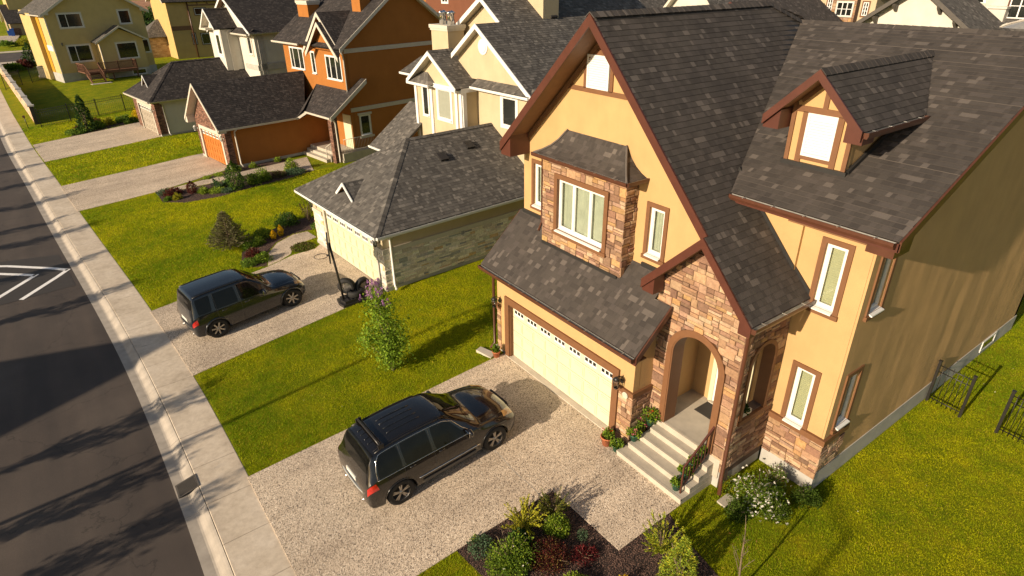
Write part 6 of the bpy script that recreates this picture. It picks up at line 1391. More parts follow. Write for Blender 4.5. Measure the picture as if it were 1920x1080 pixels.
shrub('flat_plant', 'oval patch of ground cover beside the cream garage door', 7.4, 26.8, .55, .12, [(.10, .14, .02), (.14, .18, .02), (.12, .07, .04)], 2600, .06, 311)
shrub('flat_plant', 'shaded low plants under the wall of the cream garage', 8.9, 28.6, .45, .3, GREEN, 900, .07, 312)
# bed of the orange house
L_ = [('column_shrub', 'tall dark green arborvitae by the corner of the orange garage', 7.2, 37.6, .48, 1.65, DARKG+GREEN[:2], 2600, .09), ('round_shrub', 'round green bush right of the tall arborvitae', 8.3, 37.9, .55, .75, GREEN+LIME[:1], 1500, .09), ('round_shrub', 'taller green bush second from the arborvitae', 9.0, 38.4, .6, .85, GREEN+LIME[:2], 1500, .09), ('round_shrub', 'bright green bush near the steps of the orange house', 11.0, 39.3, .5, .95, LIME, 1500, .09),
      ('flat_plant', 'low blue green plant below the bright green bush', 11.0, 38.6, .6, .3, BLUEG, 800, .09), ('flat_plant', 'reddish low plant between the green bushes of the orange house', 9.9, 38.5, .5, .35, [(.10, .06, .03), (.08, .09, .02)], 700, .09), ('juniper', 'spiky grey green shrub left of the arborvitae', 6.6, 38.6, .5, .5, BLUEG+GREEN[:1], 900, .1), ('round_shrub', 'rounded lime green bush left of the spiky shrub', 5.5, 38.4, .4, .45, LIME, 1100, .08), ('column_shrub', 'narrow dark red shrub in the orange house bed', 5.0, 38.8, .28, .7, RED, 800, .08), ('red_shrub', 'spreading dark red barberry at the left end of the orange house bed', 4.1, 39.3, .6, .5, RED, 1500, .08), ('flat_plant', 'grey green groundcover at the driveway corner of the orange house bed', 3.75, 40.0, .5, .22, BLUEG, 800, .08), ('round_shrub', 'small yellow green bush below the spreading barberry', 4.1, 38.35, .28, .4, YELG, 800, .08), ('round_shrub', 'small round green bush at the left tip of the orange house bed', 3.65, 38.5, .26, .28, GREEN, 700, .08), ('flat_plant', 'light green low clump at the lawn edge of the orange house bed', 6.2, 38.0, .5, .25, LIME, 800, .08), ('flat_plant', 'blue green low clump beside the arborvitae', 6.7, 37.6, .4, .22, BLUEG, 700, .08),
      ('flat_plant', 'small lime plant by the drive under the orange wall', 6.3, 41.0, .25, .2, LIME, 300, .08), ('flat_plant', 'second small lime plant along the orange wall', 7.0, 41.0, .3, .22, LIME, 300, .08), ('flat_plant', 'wider lime plant at the orange garage corner', 8.1, 41.5, .4, .35, LIME, 500, .08), ('round_shrub', 'low green bush midway along the orange wall', 9.2, 41.6, .3, .4, LIME, 500, .08), ('round_shrub', 'low green bush nearest the steps along the orange wall', 11.0, 41.9, .35, .4, LIME, 500, .08)]
for i, a in enumerate(L_): shrub(a[0], a[1], *a[2:6], a[6], a[7], a[8], 400+i)
# bed of the pale grey house
L_ = [('conifer', 'dark pointed cypress in the pale grey house bed', 1.55, 62.2, .75, 2.9, DARKG, 2200, .16), ('round_shrub', 'round green shrub right of the pointed cypress', 2.3, 62.3, .7, .8, GREEN, 700, .15), ('round_shrub', 'golden shrub in the pale grey house bed', 3.2, 63.0, .6, .7, YELG, 700, .14), ('round_shrub', 'deep green shrub near the pale grey garage', 4.3, 63.4, .6, .8, GREEN, 700, .14), ('round_shrub', 'clipped green ball shrub next to the pale grey drive', 5.0, 62.2, .4, .6, DARKG+GREEN[:1], 600, .12), ('round_shrub', 'small green shrub left of the clipped ball', 4.5, 62.1, .4, .4, GREEN, 400, .12), ('flat_plant', 'low juniper mat at the left end of the pale grey bed', .7, 61.8, .8, .35, GREEN, 900, .14), ('red_shrub', 'dark red shrub behind the pointed cypress', 2.4, 63.3, .5, .8, RED, 500, .14), ('flat_plant', 'yellow plant by the corner of the pale grey garage', 5.6, 63.8, .5, .9, YEL, 500, .14), ('red_shrub', 'small reddish plant left of the pointed cypress', .9, 62.6, .35, .5, RED, 400, .12)]
for i, a in enumerate(L_): shrub(a[0], a[1], *a[2:6], a[6], a[7], a[8], 440+i)
# beyond
for i, (x, y, r, h, pal, lab) in enumerate(((-1.1, 113.5, 1.3, 3.0, DARKG, 'dark upright conifer beside the far yellow house'), (-2.0, 112.5, 1.3, 1.2, RED, 'reddish shrub by the side street behind the far yellow house'), (-3.2, 111, 1.3, .8, GREEN, 'green shrub by the side street behind the far yellow house'), (-4.0, 152, 1.6, 1.2, GREEN, 'dark shrub in the bed beyond the side street'), (-1.5, 152, 1.8, 1.1, YELG, 'golden shrubs in the bed beyond the side street'))):
    shrub('conifer' if h > 2 else 'round_shrub', lab, x, y, r, h, pal, 1100, .28, 460+i, z=0)
def tree(label, x, y, h, cr, seed, z=None, name='tree', pal=GREEN, n=6000, size=.2, trunk=.12, ch=None, group=None, cat='tree', base=.35):
    z = gz(x, y) if z is None else z
    t = thing(name, label, cat, (x, y, z), 0, group); g = np.random.default_rng(seed); b = MB(); b.tube([(0, 0, -.1), (.04, .02, h*.4), (0, .05, h*.9)], [trunk, trunk*.7, trunk*.15], 8)
    Ps = []; k = 16
    for i in range(k):
        a = 6.28*i/k*2.4; zz = h*(base+(1-base)*(i+.5)/k*.85); L = cr*math.sin(math.pi*min(1, (zz/h-base)/(1.02-base)*.8+.2))**.7*g.uniform(.6, 1.05); tip = np.array([math.cos(a)*L, math.sin(a)*L, zz+L*.45]); bas = np.array([0, .03, zz-.1*h])
        b.tube([bas, (bas+tip)/2+np.array([0, 0, .05*L]), tip], [trunk*.3, trunk*.2, trunk*.05], 5); m = n//k; u = g.random(m)**.6; s_ = cr*.2
        Ps.append(bas+(tip-bas)*u[:, None]+g.normal(size=(m, 3))*s_*(.5+.6*g.random((m, 1))))
    b.build('trunk', 'bark', t); P = np.concatenate(Ps); P[:, 2] = np.clip(P[:, 2], h*base*.7, None); q, c = leafcloud(P, size, pal, seed, .6, .1); bulk('crown', q, 4, c, 'leaf', t); return t
for i, (x, y, h, r, lab) in enumerate(((46, 30.0, 10.5, 3.0, 'large leafy green tree rising over the near ridge at top'), (50, 35.0, 10.0, 3.2, 'broad leafy tree left of the large tree over the ridge'), (52, 31.5, 11, 3.0, 'tree behind the large leafy tree over the ridge'))):
    tree(lab, x, y, h, r, 500+i, 0, pal=LIME[1:]+GREEN, n=7000, size=.32, trunk=.2, group='trees behind the near ridge')
for i in range(9):
    tree(['dark hedge tree far off between the yellow and tan houses', 'yellowish tree in the far hedge row'][1 if i == 5 else 0], 17+i*1.4, 172-i*1.5, 4.6+.5*math.sin(i*2), 1.5, 520+i, 0, pal=DARKG if i != 5 else [(.2, .19, .04), (.15, .16, .04)], n=900, size=.5, trunk=.15, base=.05, group='far hedge row' if i != 5 else None)
# young street trees on the far side, outside the picture, whose shadows fall over the road
for i, (x, y, h, r, n) in enumerate(((-11.3, 12.9, 4.7, .62, 800), (-11.2, 14.9, 4.4, .5, 700), (-11.3, 17.5, 5.0, .66, 900), (-12.0, 27.4, 4.9, .6, 800), (-12.2, 31.9, 4.6, .5, 700), (-12.6, 36.5, 4.9, .6, 800), (-12.8, 39.0, 4.4, .45, 600), (-13.0, 43.2, 4.9, .6, 800), (-13.4, 48.2, 4.6, .55, 700), (-13.8, 52.6, 4.6, .55, 700), (-14.4, 58.0, 4.8, .6, 700), (-15.2, 65.5, 4.8, .6, 700))):
    tree('slender young street tree across the road, outside the picture', x, y, h, r, 560+i, -.44, n=n, size=.15, trunk=.04, base=.55, group='young street trees across the road', pal=GREEN)
t = thing('street_lamp', 'tall street lamp across the road, outside the picture', 'street lamp', (-13, 1.6, -.44)); b = MB(); b.tube([(0, 0, 0), (0, 0, 9.5)], [.09, .05], 8); b.build('pole', 'galv', t); b = MB(); b.tube([(0, 0, 9.4), (0, .8, 9.7), (0, 1.6, 9.7)], .035, 6); b.build('arm', 'galv', t); b = MB(); b.box((-.12, 1.4, 9.6), (.12, 2.0, 9.72)); b.build('lamp_head', 'galv', t)

lamp2 = copy_tree(t); lamp2.location = (-13.5, 15.25, -.44); lamp2.rotation_euler = (0, 0, R(180)); t['group'] = lamp2['group'] = 'street lamps across the road'; t['label'] = lamp2['label'] = 'tall street lamp across the road, outside the picture'

# ================================================================== fences, posts
def iron_fence(label, p, q, h=1.35, posts=2, sp=.12, name='iron_fence', group=None):
    p, q = V((*p, 0)), V((*q, 0)); z0 = gz(p.x, p.y); t = thing(name, label, 'fence', (p.x, p.y, z0), 0, group); L = (q-p).length; d_ = (q-p)/L; dz = gz(q.x, q.y)-z0
    f = lambda s_, z: tuple(d_*s_+V((0, 0, z+dz*s_/L)))
    for i in range(posts):
        s_ = L*i/(posts-1); b = MB(); c = V(f(s_, 0)); b.box(c-V((.035, .035, .2)), c+V((.035, .035, h))); b.box(c+V((-.045, -.045, h)), c+V((.045, .045, h+.03))); b.build('post', 'black', t)
    b = MB()
    for zz in (.15, h-.32, h-.12): b.tube([f(0, zz), f(L, zz)], .016, 4)
    b.split('rail', 'black', t); b = MB(); n = int(L/sp)
    for i in range(1, n): s_ = L*i/n; b.tube([f(s_, .03), f(s_, h-.04)], .009, 4)
    pk = b.build('pickets', 'black', t); return t
iron_fence('short black iron fence panel joining the wall of the near house', (18.05, 4.56), (17.98, 3.68), 1.36)
iron_fence('black iron fence cut off by the right edge of the picture', (18.05, 2.82), (17.9, -3.5), 1.36, 4)
iron_fence('long black iron fence between the far yellow garden and the pale grey house', (-1.55, 66.95), (7.3, 69.4), 1.55, 5, .16)
iron_fence('black iron fence panel beside the brick wall of the far yellow house', (-4.2, 93.6), (-2.6, 96.3), 1.7, 2, .18); iron_fence('black iron fence panel next to the air conditioner of the far yellow house', (-1.6, 97.0), (1.0, 98.4), 1.7, 2, .18)
t = thing('brick_wall', 'long tan brick garden wall with dark capstones along the far sidewalk', 'wall', (-1.85, 68.9, -.44)); n = 8; b = MB(); cb = MB(); pts = [(-1.85+1.85, 0)]
W0, W1 = V((0, 0, 0)), V((-3.3, 47, 0))
uvd = (W1-W0); Ln = uvd.length; dd_ = uvd/Ln; sd = V((dd_.y, -dd_.x, 0))*.12
for k in range(n):
    a, c = W0+dd_*(Ln*k/n), W0+dd_*(Ln*(k+1)/n); zz = 1.55
    for o_, fl in ((-sd, 0), (sd, 1)):
        P = [a+o_, c+o_, c+o_+V((0, 0, zz)), a+o_+V((0, 0, zz))]; b.add(P, [(0, 1, 2, 3) if fl else (3, 2, 1, 0)], 0, [[(Ln*k/n, 0), (Ln*(k+1)/n, 0), (Ln*(k+1)/n, zz), (Ln*k/n, zz)] if fl else [(Ln*k/n, zz), (Ln*(k+1)/n, zz), (Ln*(k+1)/n, 0), (Ln*k/n, 0)]])
    cb.prism([a+V((0, 0, zz))-sd*1.5, c+V((0, 0, zz))-sd*1.5, c+V((0, 0, zz))+sd*1.5, a+V((0, 0, zz))+sd*1.5], (0, 0, .07)); cb.obox(a+V((0, 0, zz+.12)), (X, Y, Z), (.24, .26, .06))
P = [W0-sd, W0+sd, W0+sd+V((0, 0, 1.55)), W0-sd+V((0, 0, 1.55))]; b.add(P, [(0, 1, 2, 3)], 0, [[(0, 0), (.2, 0), (.2, 1.5), (0, 1.5)]])
b.build('brickwork', 'brick2', t); cb.build('capstone', 'found', t); b = MB(); b.obox(W0+V((0, -.05, .8)), (X, Y, Z), (.15, .08, .82)); b.build('end_post', 'black', t)
t = thing('marker_post', 'thin dark marker post in the grass by the sidewalk before the brick wall', 'post', (-2.5, 67.6, -.44)); b = MB(); b.tube([(0, 0, 0), (-.05, 0, 1.0)], .03, 6); b.build('pole', 'black', t); b = MB(); b.obox((-.05, 0, 1.02), (X, Y, Z), (.09, .05, .1)); b.build('cap', 'wood', t)
t = thing('air_conditioner', 'dark air conditioner unit beside the far yellow house', 'air conditioner', (.2, 99.2, 0)); b = MB(); b.box((-.9, -.4, .2), (.1, .5, 1.3)); b.box((-1, -.5, 0), (.2, .6, .2)); b.build('casing', 'found', t); b = MB(); b.tube([(-.4, .05, 1.3), (-.4, .05, 1.36)], .36, 14); b.build('fan_guard', 'black', t)
t = thing('basketball_hoop', 'portable basketball hoop with black pole and base on the second driveway', 'basketball hoop', (6.85, 20.6, -.13)); b = MB()
b.prism([(-.15, -.35, 0), (.85, -.35, 0), (.95, 0, 0), (.85, .38, 0), (-.15, .38, 0), (-.22, 0, 0)], (0, 0, .12)); b.prism([(-.05, -.28, .12), (.78, -.28, .12), (.86, 0, .12), (.78, .3, .12), (-.05, .3, .12), (-.12, 0, .12)], (0, 0, .1))
for i in range(5): b.box((.1+i*.13, -.25, .22), (.14+i*.13, .27, .24))
b.build('base', 'blackplastic', t); b = MB(); b.tube([(0, 0, .1), (-.1, 0, 1.4), (-.22, .02, 2.6)], .045, 8); b.build('pole', 'black', t)
b = MB(); b.obox((-.27, .02, 2.42), ((.33, .944, 0), (0, 0, 1), (.944, -.33, 0)), (.5, .42, .025)); b.box((-.27, -.02, 2.3), (-.17, .06, 2.4)); b.build('backboard', 'blackplastic', t)
b = MB(); cc = V((-.56, .12, 2.12)); b.tube([cc+V((.24*math.cos(k*.3927), .24*math.sin(k*.3927), 0)) for k in range(17)], .012, 5, cap=False); b.box((-.36, .02, 2.1), (-.26, .10, 2.14)); b.build('rim', 'black', t)
def loose_wheel(label, loc, rot):
    t = thing('spare_wheel', label, 'wheel', loc, 0, 'loose wheels by the hoop base'); t.rotation_euler = rot
    b = MB(); b.lathe([(.2, -.1), (.3, -.115), (.335, -.07), (.34, .07), (.3, .115), (.2, .1)], (0, 0, 0), 26, axis='y'); b.build('tyre', 'tyre', t)
    b = MB(); b.lathe([(.2, -.1), (.19, .0), (.205, .1)], (0, 0, 0), 20, axis='y'); b.lathe([(0, -.05), (.07, -.06), (.19, -.03)], (0, 0, 0), 20, axis='y')
    for k in range(6): a = k*math.pi/3; b.obox((math.cos(a)*.12, -.045, math.sin(a)*.12), ((math.cos(a), 0, math.sin(a)), (0, 1, 0), (-math.sin(a), 0, math.cos(a))), (.07, .02, .02))
    b.build('rim', 'alloy', t)
loose_wheel('upright spare wheel leaning beside the basketball pole', (7.15, 20.95, .42), (R(8), 0, R(-35))); loose_wheel('spare wheel lying flat on the hoop base under the lilac blossom', (7.35, 20.65, .22), (R(90), 0, 0)); loose_wheel('spare wheel standing behind the lilac blossom by the cream garage', (7.75, 20.9, .3), (R(15), 0, R(20)))

# ================================================================== cars
def pchip(xk, yk, x):
    xk, yk = np.array(xk, float), np.array(yk, float); h = np.diff(xk); dl = np.diff(yk)/h; m = np.zeros(len(xk)); m[0], m[-1] = dl[0], dl[-1]
    for i in range(1, len(xk)-1): m[i] = 0 if dl[i-1]*dl[i] <= 0 else 2*dl[i-1]*dl[i]/(dl[i-1]+dl[i])
    i = np.clip(np.searchsorted(xk, x)-1, 0, len(h)-1); t = (x-xk[i])/h[i]; h00 = 2*t**3-3*t**2+1; h10 = t**3-2*t**2+t; h01 = -2*t**3+3*t**2; h11 = t**3-t**2
    return h00*yk[i]+h10*h[i]*m[i]+h01*yk[i+1]+h11*h[i]*m[i+1]
KR = .78
def kx(x): return -.3+(x+.3)*KR if x < -.3 else x
class Car:
    def __init__(s, tab, wb, R_, name, label, paint, loc, heading, pitch):
        s.T = np.array(tab, float); _x = s.T[:, 0]; s.T[:, 0] = np.where(_x < -.3, -.3+(_x+.3)*KR, np.where(_x > wb, wb+(_x-wb)*.9, _x)); s.R = R_; s.wb = wb; s.paint = paint
        s.t = thing(name, label, 'car', loc, 0); s.t.rotation_euler = (0, pitch, heading)
    def ring(s, x):
        v = [float(pchip(s.T[:, 0], s.T[:, k], x)) for k in range(1, 8)]; W, zb, zbe, ybe, zr, yr, zc = v
        return [(0, zb), (W*.86, zb), (W*.965, zb+.10), (W, zb+(zbe-zb)*.50), (W*.985, zb+(zbe-zb)*.80), (ybe+.012, zbe-.012), (ybe-.012*1+(yr-ybe)*.46+.012, zbe+(zr-zbe)*.5), (yr+.012, zr-.02), (yr*.72, zr+(zc-zr)*.62), (0, zc)]
    def S(s, x, tau, side=1):
        r = s.ring(x); i = int(min(max(tau, 0), len(r)-1.0001)); t = tau-i; p = [r[max(i-1, 0)], r[i], r[i+1], r[min(i+2, len(r)-1)]]
        if i in (4, 5, 6): q = [p[1][k]+(p[2][k]-p[1][k])*t for k in (0, 1)]
        else: q = [.5*(2*p[1][k]+(p[2][k]-p[0][k])*t+(2*p[0][k]-5*p[1][k]+4*p[2][k]-p[3][k])*t*t+(-p[0][k]+3*p[1][k]-3*p[2][k]+p[3][k])*t**3) for k in (0, 1)]
        return V((x, side*max(q[0], 0) if tau < 8.99 else 0, q[1]))
    def Nr(s, x, tau, side):
        e = .01; a = s.S(x+e, tau, side)-s.S(x-e, tau, side); b = s.S(x, min(tau+e, 8.98), side)-s.S(x, tau-e, side); n = a.cross(b)*-side
        return n.normalized() if n.length > 0 else V((0, 0, 1))
    def body(s):
        xs_ = np.unique(np.concatenate([np.linspace(s.T[0, 0], s.T[-1, 0], 70), s.T[:, 0]])); taus = [0, .6, 1, 1.3, 1.7, 2, 2.4, 2.8, 3.2, 3.6, 4, 4.4, 4.8, 5, 5.15, 5.6, 6, 6.5, 6.85, 7, 7.2, 7.6, 8, 8.5, 9]
        b = MB(); m = len(taus); rows = []
        for x in xs_:
            L = [s.S(x, t, 1) for t in taus]; Rr = [s.S(x, t, -1) for t in taus[1:-1]][::-1]; rows.append(L+Rr)
        n = len(rows[0]); vs = [p for r in rows for p in r]; fs = []
        for i in range(len(rows)-1):
            for j in range(n): k = (j+1) % n; fs.append((i*n+j, (i+1)*n+j, (i+1)*n+k, i*n+k))
        fs.append(tuple(range(n))); fs.append(tuple((len(rows)-1)*n+j for j in range(n))[::-1])
        b.add(vs, fs, 0, smooth=True); o = b.build('body', s.paint, s.t); s.bo = o
        for wx in (0, s.wb):
            for sy in (-1, 1):
                def f(cb, wx=wx, sy=sy): cb.tube([(wx, sy*.52, s.R*.97), (wx, sy*1.3, s.R*.97)], s.R*1.18, 28)
                cut(o, f, None)
        apply_cuts()
        for p in o.data.polygons: p.use_smooth = True
        o.data.set_sharp_from_angle(angle=R(38))
        return o
    def patch(s, name, mat, xb0, xt0, xb1, xt1, t0, t1, side, nx=14, nt=8, off=.005, parent=None, rnd=.0):
        """surface patch between tau t0..t1; x edges slanted"""
        b = MB(); vs = []
        for j in range(nt+1):
            f = j/nt; tau = t0+(t1-t0)*f; a = xb0+(xt0-xb0)*f; c = xb1+(xt1-xb1)*f
            if rnd: e = rnd*(1-math.sqrt(max(0, 1-(abs(2*f-1))**4))); a += e; c -= e
            for i in range(nx+1): x = a+(c-a)*i/nx; vs.append(s.S(x, tau, side)+s.Nr(x, tau, side)*off)
        fs = [(j*(nx+1)+i, j*(nx+1)+i+1, (j+1)*(nx+1)+i+1, (j+1)*(nx+1)+i) for j in range(nt) for i in range(nx)]
        if side < 0: fs = [f for f in fs]
        b.add(vs, fs, 0, smooth=True); return b.build(name, mat, parent or s.t)
    def patch2(s, name, mat, xa, xb_, t0, off=.006, parent=None, nx=10, nt=10, bow=0.0, x0b=None):
        """patch spanning both sides across the centre line between tau t0 left .. 9 .. t0 right; bow shifts x with |y|"""
        b = MB(); vs = []; T_ = [t0+(9-t0)*j/nt for j in range(nt+1)]
        cols = [(t, 1) for t in T_]+[(t, -1) for t in T_[:-1][::-1]]
        for (t, sd) in cols:
            w_ = (9-t)/(9-t0)
            for i in range(nx+1):
                x = xa+(xb_-xa)*i/nx-bow*w_*w_; vs.append(s.S(x, t, sd)+(s.Nr(x, min(t, 8.95), sd))*off)
        fs = [(j*(nx+1)+i, j*(nx+1)+i+1, (j+1)*(nx+1)+i+1, (j+1)*(nx+1)+i) for j in range(len(cols)-1) for i in range(nx)]
        b.add(vs, fs, 0, smooth=True); return b.build(name, mat, parent or s.t)
    def line(s, name, mat, pts, side, r=.008, parent=None):
        b = MB(); b.tube([s.S(x, t, side)+s.Nr(x, t, side)*.003 for x, t in pts], r, 5); return b.build(name, mat, parent or s.t)
    def wheel(s, wx, sy, W, spokes=5, steer=0, twin=True):
        h = bpy.data.objects.new('wheel', None)
        b = MB(); Rr = s.R; y0 = sy*(W-.24); y1 = sy*(W-.01); hub = .64*Rr
        pr = [(hub, y0), (Rr*.95, y0), (Rr, y0+sy*.03), (Rr, y1-sy*.035), (Rr*.96, y1-sy*.008), (Rr*.82, y1), (hub, y1-sy*.01)]
        c0 = V((wx, 0, Rr)); b.lathe([(r, y) for r, y in pr], (0, 0, 0), 36, axis='y'); b.v = [(x*math.cos(steer)-(y-sy*W)*math.sin(steer)+wx, x*math.sin(steer)+(y-sy*W)*math.cos(steer)+sy*W, z+Rr) for x, y, z in b.v]; ty = b.build('wheel', 'tyre', s.t)
        r_ = MB(); r_.lathe([(hub, y1-sy*.012), (hub*.97, y1-sy*.03), (hub*.93, y0+sy*.05)], (0, 0, 0), 30, axis='y'); f = y1-sy*.035
        r_.lathe([(0, f+sy*.012), (hub*.2, f+sy*.010), (hub*.24, f-sy*.03)], (0, 0, 0), 16, axis='y')
        for k in range(spokes):
            for e in ((-.14, .14) if twin else (0,)):
                a = k*2*math.pi/spokes+e+.3; dx, dz = math.cos(a), math.sin(a); r_.obox((dx*hub*.58, f-sy*.012, dz*hub*.58), ((dx, 0, dz), (0, 1, 0), (-dz, 0, dx)), (hub*.40, .016, hub*(.075 if twin else .11)))
        r_.v = [(x*math.cos(steer)-(y-sy*W)*math.sin(steer)+wx, x*math.sin(steer)+(y-sy*W)*math.cos(steer)+sy*W, z+Rr) for x, y, z in r_.v]; r_.build('rim', 'alloy', ty)
        d_ = MB(); d_.lathe([(0, y0+sy*.06), (hub*.9, y0+sy*.06)], (0, 0, 0), 20, axis='y'); d_.v = [(x+wx, y, z+Rr) for x, y, z in d_.v]; d_.build('brake_disc', 'dark', ty)
        bpy.data.objects.remove(h)
def build_car(s, cfg):
    s.body(); W = cfg['W']; t = s.t; bo = s.bo
    for wx in (0, s.wb):
        for sy in (-1, 1): s.wheel(wx, sy, W, cfg['sp'], cfg.get('steer', 0) if wx else 0, cfg['twin'])
    b = MB()
    for wx in (0, s.wb):
        for sy in (-1, 1):
            b.tube([(wx, sy*.5, s.R*.97), (wx, sy*.56, s.R*.97)], s.R*1.17, 20)
    b.split('wheel_well', 'dark', t)
    b = MB(); b.box((-.3, -.5, .2), (s.wb+.4, .5, .34)); b.build('underbody', 'dark', t)
    for sy in (-1, 1):
        for wx in (0, s.wb):   # flared arch lips following the body side
            pts = []
            for k in range(15):
                a = math.pi*(k/14)*1.06-.09; x, z = wx+s.R*1.2*math.cos(a), s.R*.97+s.R*1.2*math.sin(a)
                lo, hi = 1.0, 5.0
                for _ in range(16):
                    m = (lo+hi)/2
                    if s.S(x, m, sy).z < z: lo = m
                    else: hi = m
                pts.append(s.S(x, lo, sy)+V((0, sy*.004, 0)))
            b = MB(); b.tube(pts, cfg['lip'], 6); b.build('wheel_arch', cfg['lipmat'], t)
        for k, w_ in enumerate(cfg['sidewin']): s.patch('side_window', 'carglass', *w_, 5.12, 6.8, sy, off=.004, rnd=.02)
        for pts in cfg['chrome']: s.line('trim_strip', 'chrome', pts, sy, .009)
        for x in cfg['seams']: s.line('door_seam', 'dark', [(x+cfg['slant']*k/8, 1.9+(6.9-1.9)*k/8) for k in range(9)], sy, .004)
        for x, tt in cfg['handles']: s.line('door_handle', s.paint, [(x, tt), (x+.16, tt+.02)], sy, .018)
        if cfg.get('sill'):
            b = MB(); a = s.S(.62, 2.1, sy); c = s.S(s.wb-.62, 2.1, sy); b.obox((a+c)/2+V((0, sy*.015, -.02)), (X, Y, Z), ((c-a).x/2, .03, .035)); b.build('sill_trim', 'cladding', t)
            s.line('sill_chrome', 'chrome', [(.50+.1*k, 2.62) for k in range(int((s.wb-.95)/.1)+1)], sy, .016)
        tl = s.patch('tail_light', 'lampred', *cfg['tail'][0:4], cfg['tail'][4], cfg['tail'][5], sy, 8, 6, .012); hl = s.patch('headlight', cfg['hlmat'], *cfg['head'][0:4], cfg['head'][4], cfg['head'][5], sy, 8, 6, .010)
        m = V((cfg['mir'], sy*(s.S(cfg['mir'], 5.3, sy).y*sy+.12), s.S(cfg['mir'], 5.3, sy).z+.04)); b = MB(); b.lathe([(0, -.13), (.075, -.11), (.10, -.02), (.095, .07), (.05, .115), (0, .12)], (0, 0, 0), 12, axis='y'); b.v = [(x*.75+m.x, y+m.y, z*.95+m.z) for x, y, z in b.v]; mo = b.build('wing_mirror', s.paint, t); b = MB(); b.obox(m+V((-.075, 0, 0)), (X, Y, Z), (.006, .09, .065)); b.build('mirror_glass', 'chrome', mo)
        s.line('roof_rail', 'black', [(x, 7.25) for x in np.linspace(*cfg['rail'], 12)], sy, .02)
        for x in cfg['rail']: pass
        s.line('roof_seam', 'dark', [(x, 7.62) for x in np.linspace(cfg['rail'][0], cfg['rail'][1]+.1, 14)], sy, .005)
    s.patch2('windscreen', 'carglass', *cfg['ws'], 7.12, .006, bow=cfg.get('wsb', .1)); s.patch2('rear_window', 'carglass', *cfg['rw'], 7.12, .006, bow=-.03)
    for y0 in (-.28, -.1, .1, .28) if cfg.get('ribs') else ():
        for (xa, xb_) in ((.15, 1.05), (-.35, -.12)):
            b = MB(); pts = []
            for k in range(8):
                x = xa+(xb_-xa)*k/7; lo, hi = 7.2, 9.0
                for _ in range(14):
                    m_ = (lo+hi)/2
                    if abs(s.S(x, m_, 1).y) > abs(y0): lo = m_
                    else: hi = m_
                p = s.S(x, lo, 1 if y0 > 0 else -1); pts.append(V((x, y0, p.z+.004)))
            b.tube(pts, .012, 5); b.build('roof_rib', s.paint, bo)
    if cfg.get('rack'):
        x = cfg['rack']; z = s.S(x, 9, 1).z; b = MB(); b.tube([(x, -.6, z+.05), (x, -.3, z+.075), (x, .3, z+.075), (x, .6, z+.05)], .032, 8); b.tube([(x+.06, -.6, z+.04), (x+.06, 0, z+.055), (x+.06, .6, z+.04)], .016, 6)
        for sy in (-1, 1): b.box((x-.05, sy*.6-.02, z-.08), (x+.09, sy*.6+.02, z+.07))
        b.build('roof_rack', 'black', t)
    # bumper step, plate, exhaust, wipers, grille, seams across
    x0 = s.T[0, 0]; zb = cfg['bz']; b = MB(); n = 12; vs = []
    for k in range(n+1):
        y = -.62+1.24*k/n; xx = x0+.015+.10*abs(y/.62)**2.5; vs += [(xx-.01, y, zb), (xx+.13, y, zb+.015)]
    b = MB(); b.tube([(x0-.012+.075*(abs(-.74+1.48*k/14)/.74)**3, -.74+1.48*k/14, zb-.01) for k in range(15)], .03, 6); b.build('bumper_step', cfg['stepm'], t)
    b = MB(); b.box((x0-.005, -.26, zb+.13), (x0+.10, .26, zb+.25)); b.build('number_plate', 'plate', t)
    xe = s.T[-1, 0]; b = MB()
    for k in range(3): b.box((xe-.08, -.38, .62+k*.07), (xe+.005-.03*k*.5, .38, .655+k*.07))
    b.build('grille', 'chrome' if cfg.get('cg') else 'black', t)
    b = MB(); wz = s.S(cfg['ws'][1]-.02, 9, 1).z
    for (ya, yb, xa, xb_) in ((.55, -.05, .0, -.02), (-.05, -.6, 0, .02)): b.tube([V((cfg['ws'][1]-.02+.01, ya, s.S(cfg['ws'][1]-.03, 8.3, 1).z+.02)), V((cfg['ws'][1]-.10, (ya+yb)/2, s.S(cfg['ws'][1]-.10, 8.8, 1).z+.02)), V((cfg['ws'][1]-.07, yb, s.S(cfg['ws'][1]-.10, 8.3, 1).z+.03))], .008, 5)
    b.split('wiper', 'black', t)
    for sy in (-1, 1): s.line('bonnet_seam', 'dark', [(x, 6.2+.9*(x-cfg['bon'][0])/(cfg['bon'][1]-cfg['bon'][0])*.2) for x in np.linspace(*cfg['bon'], 12)], sy, .004)
    for sy in (-1, 1):
        b = MB(); b.tube([(x0-.01, sy*.5, .34), (x0+.15, sy*.5, .34)], .04, 10); b.build('exhaust', 'chrome', t)
    b = MB(); b.obox((xe-.03, 0, .55), (X, Y, Z), (.03, .2, .05)); b.build('badge_plate', 'black', t)
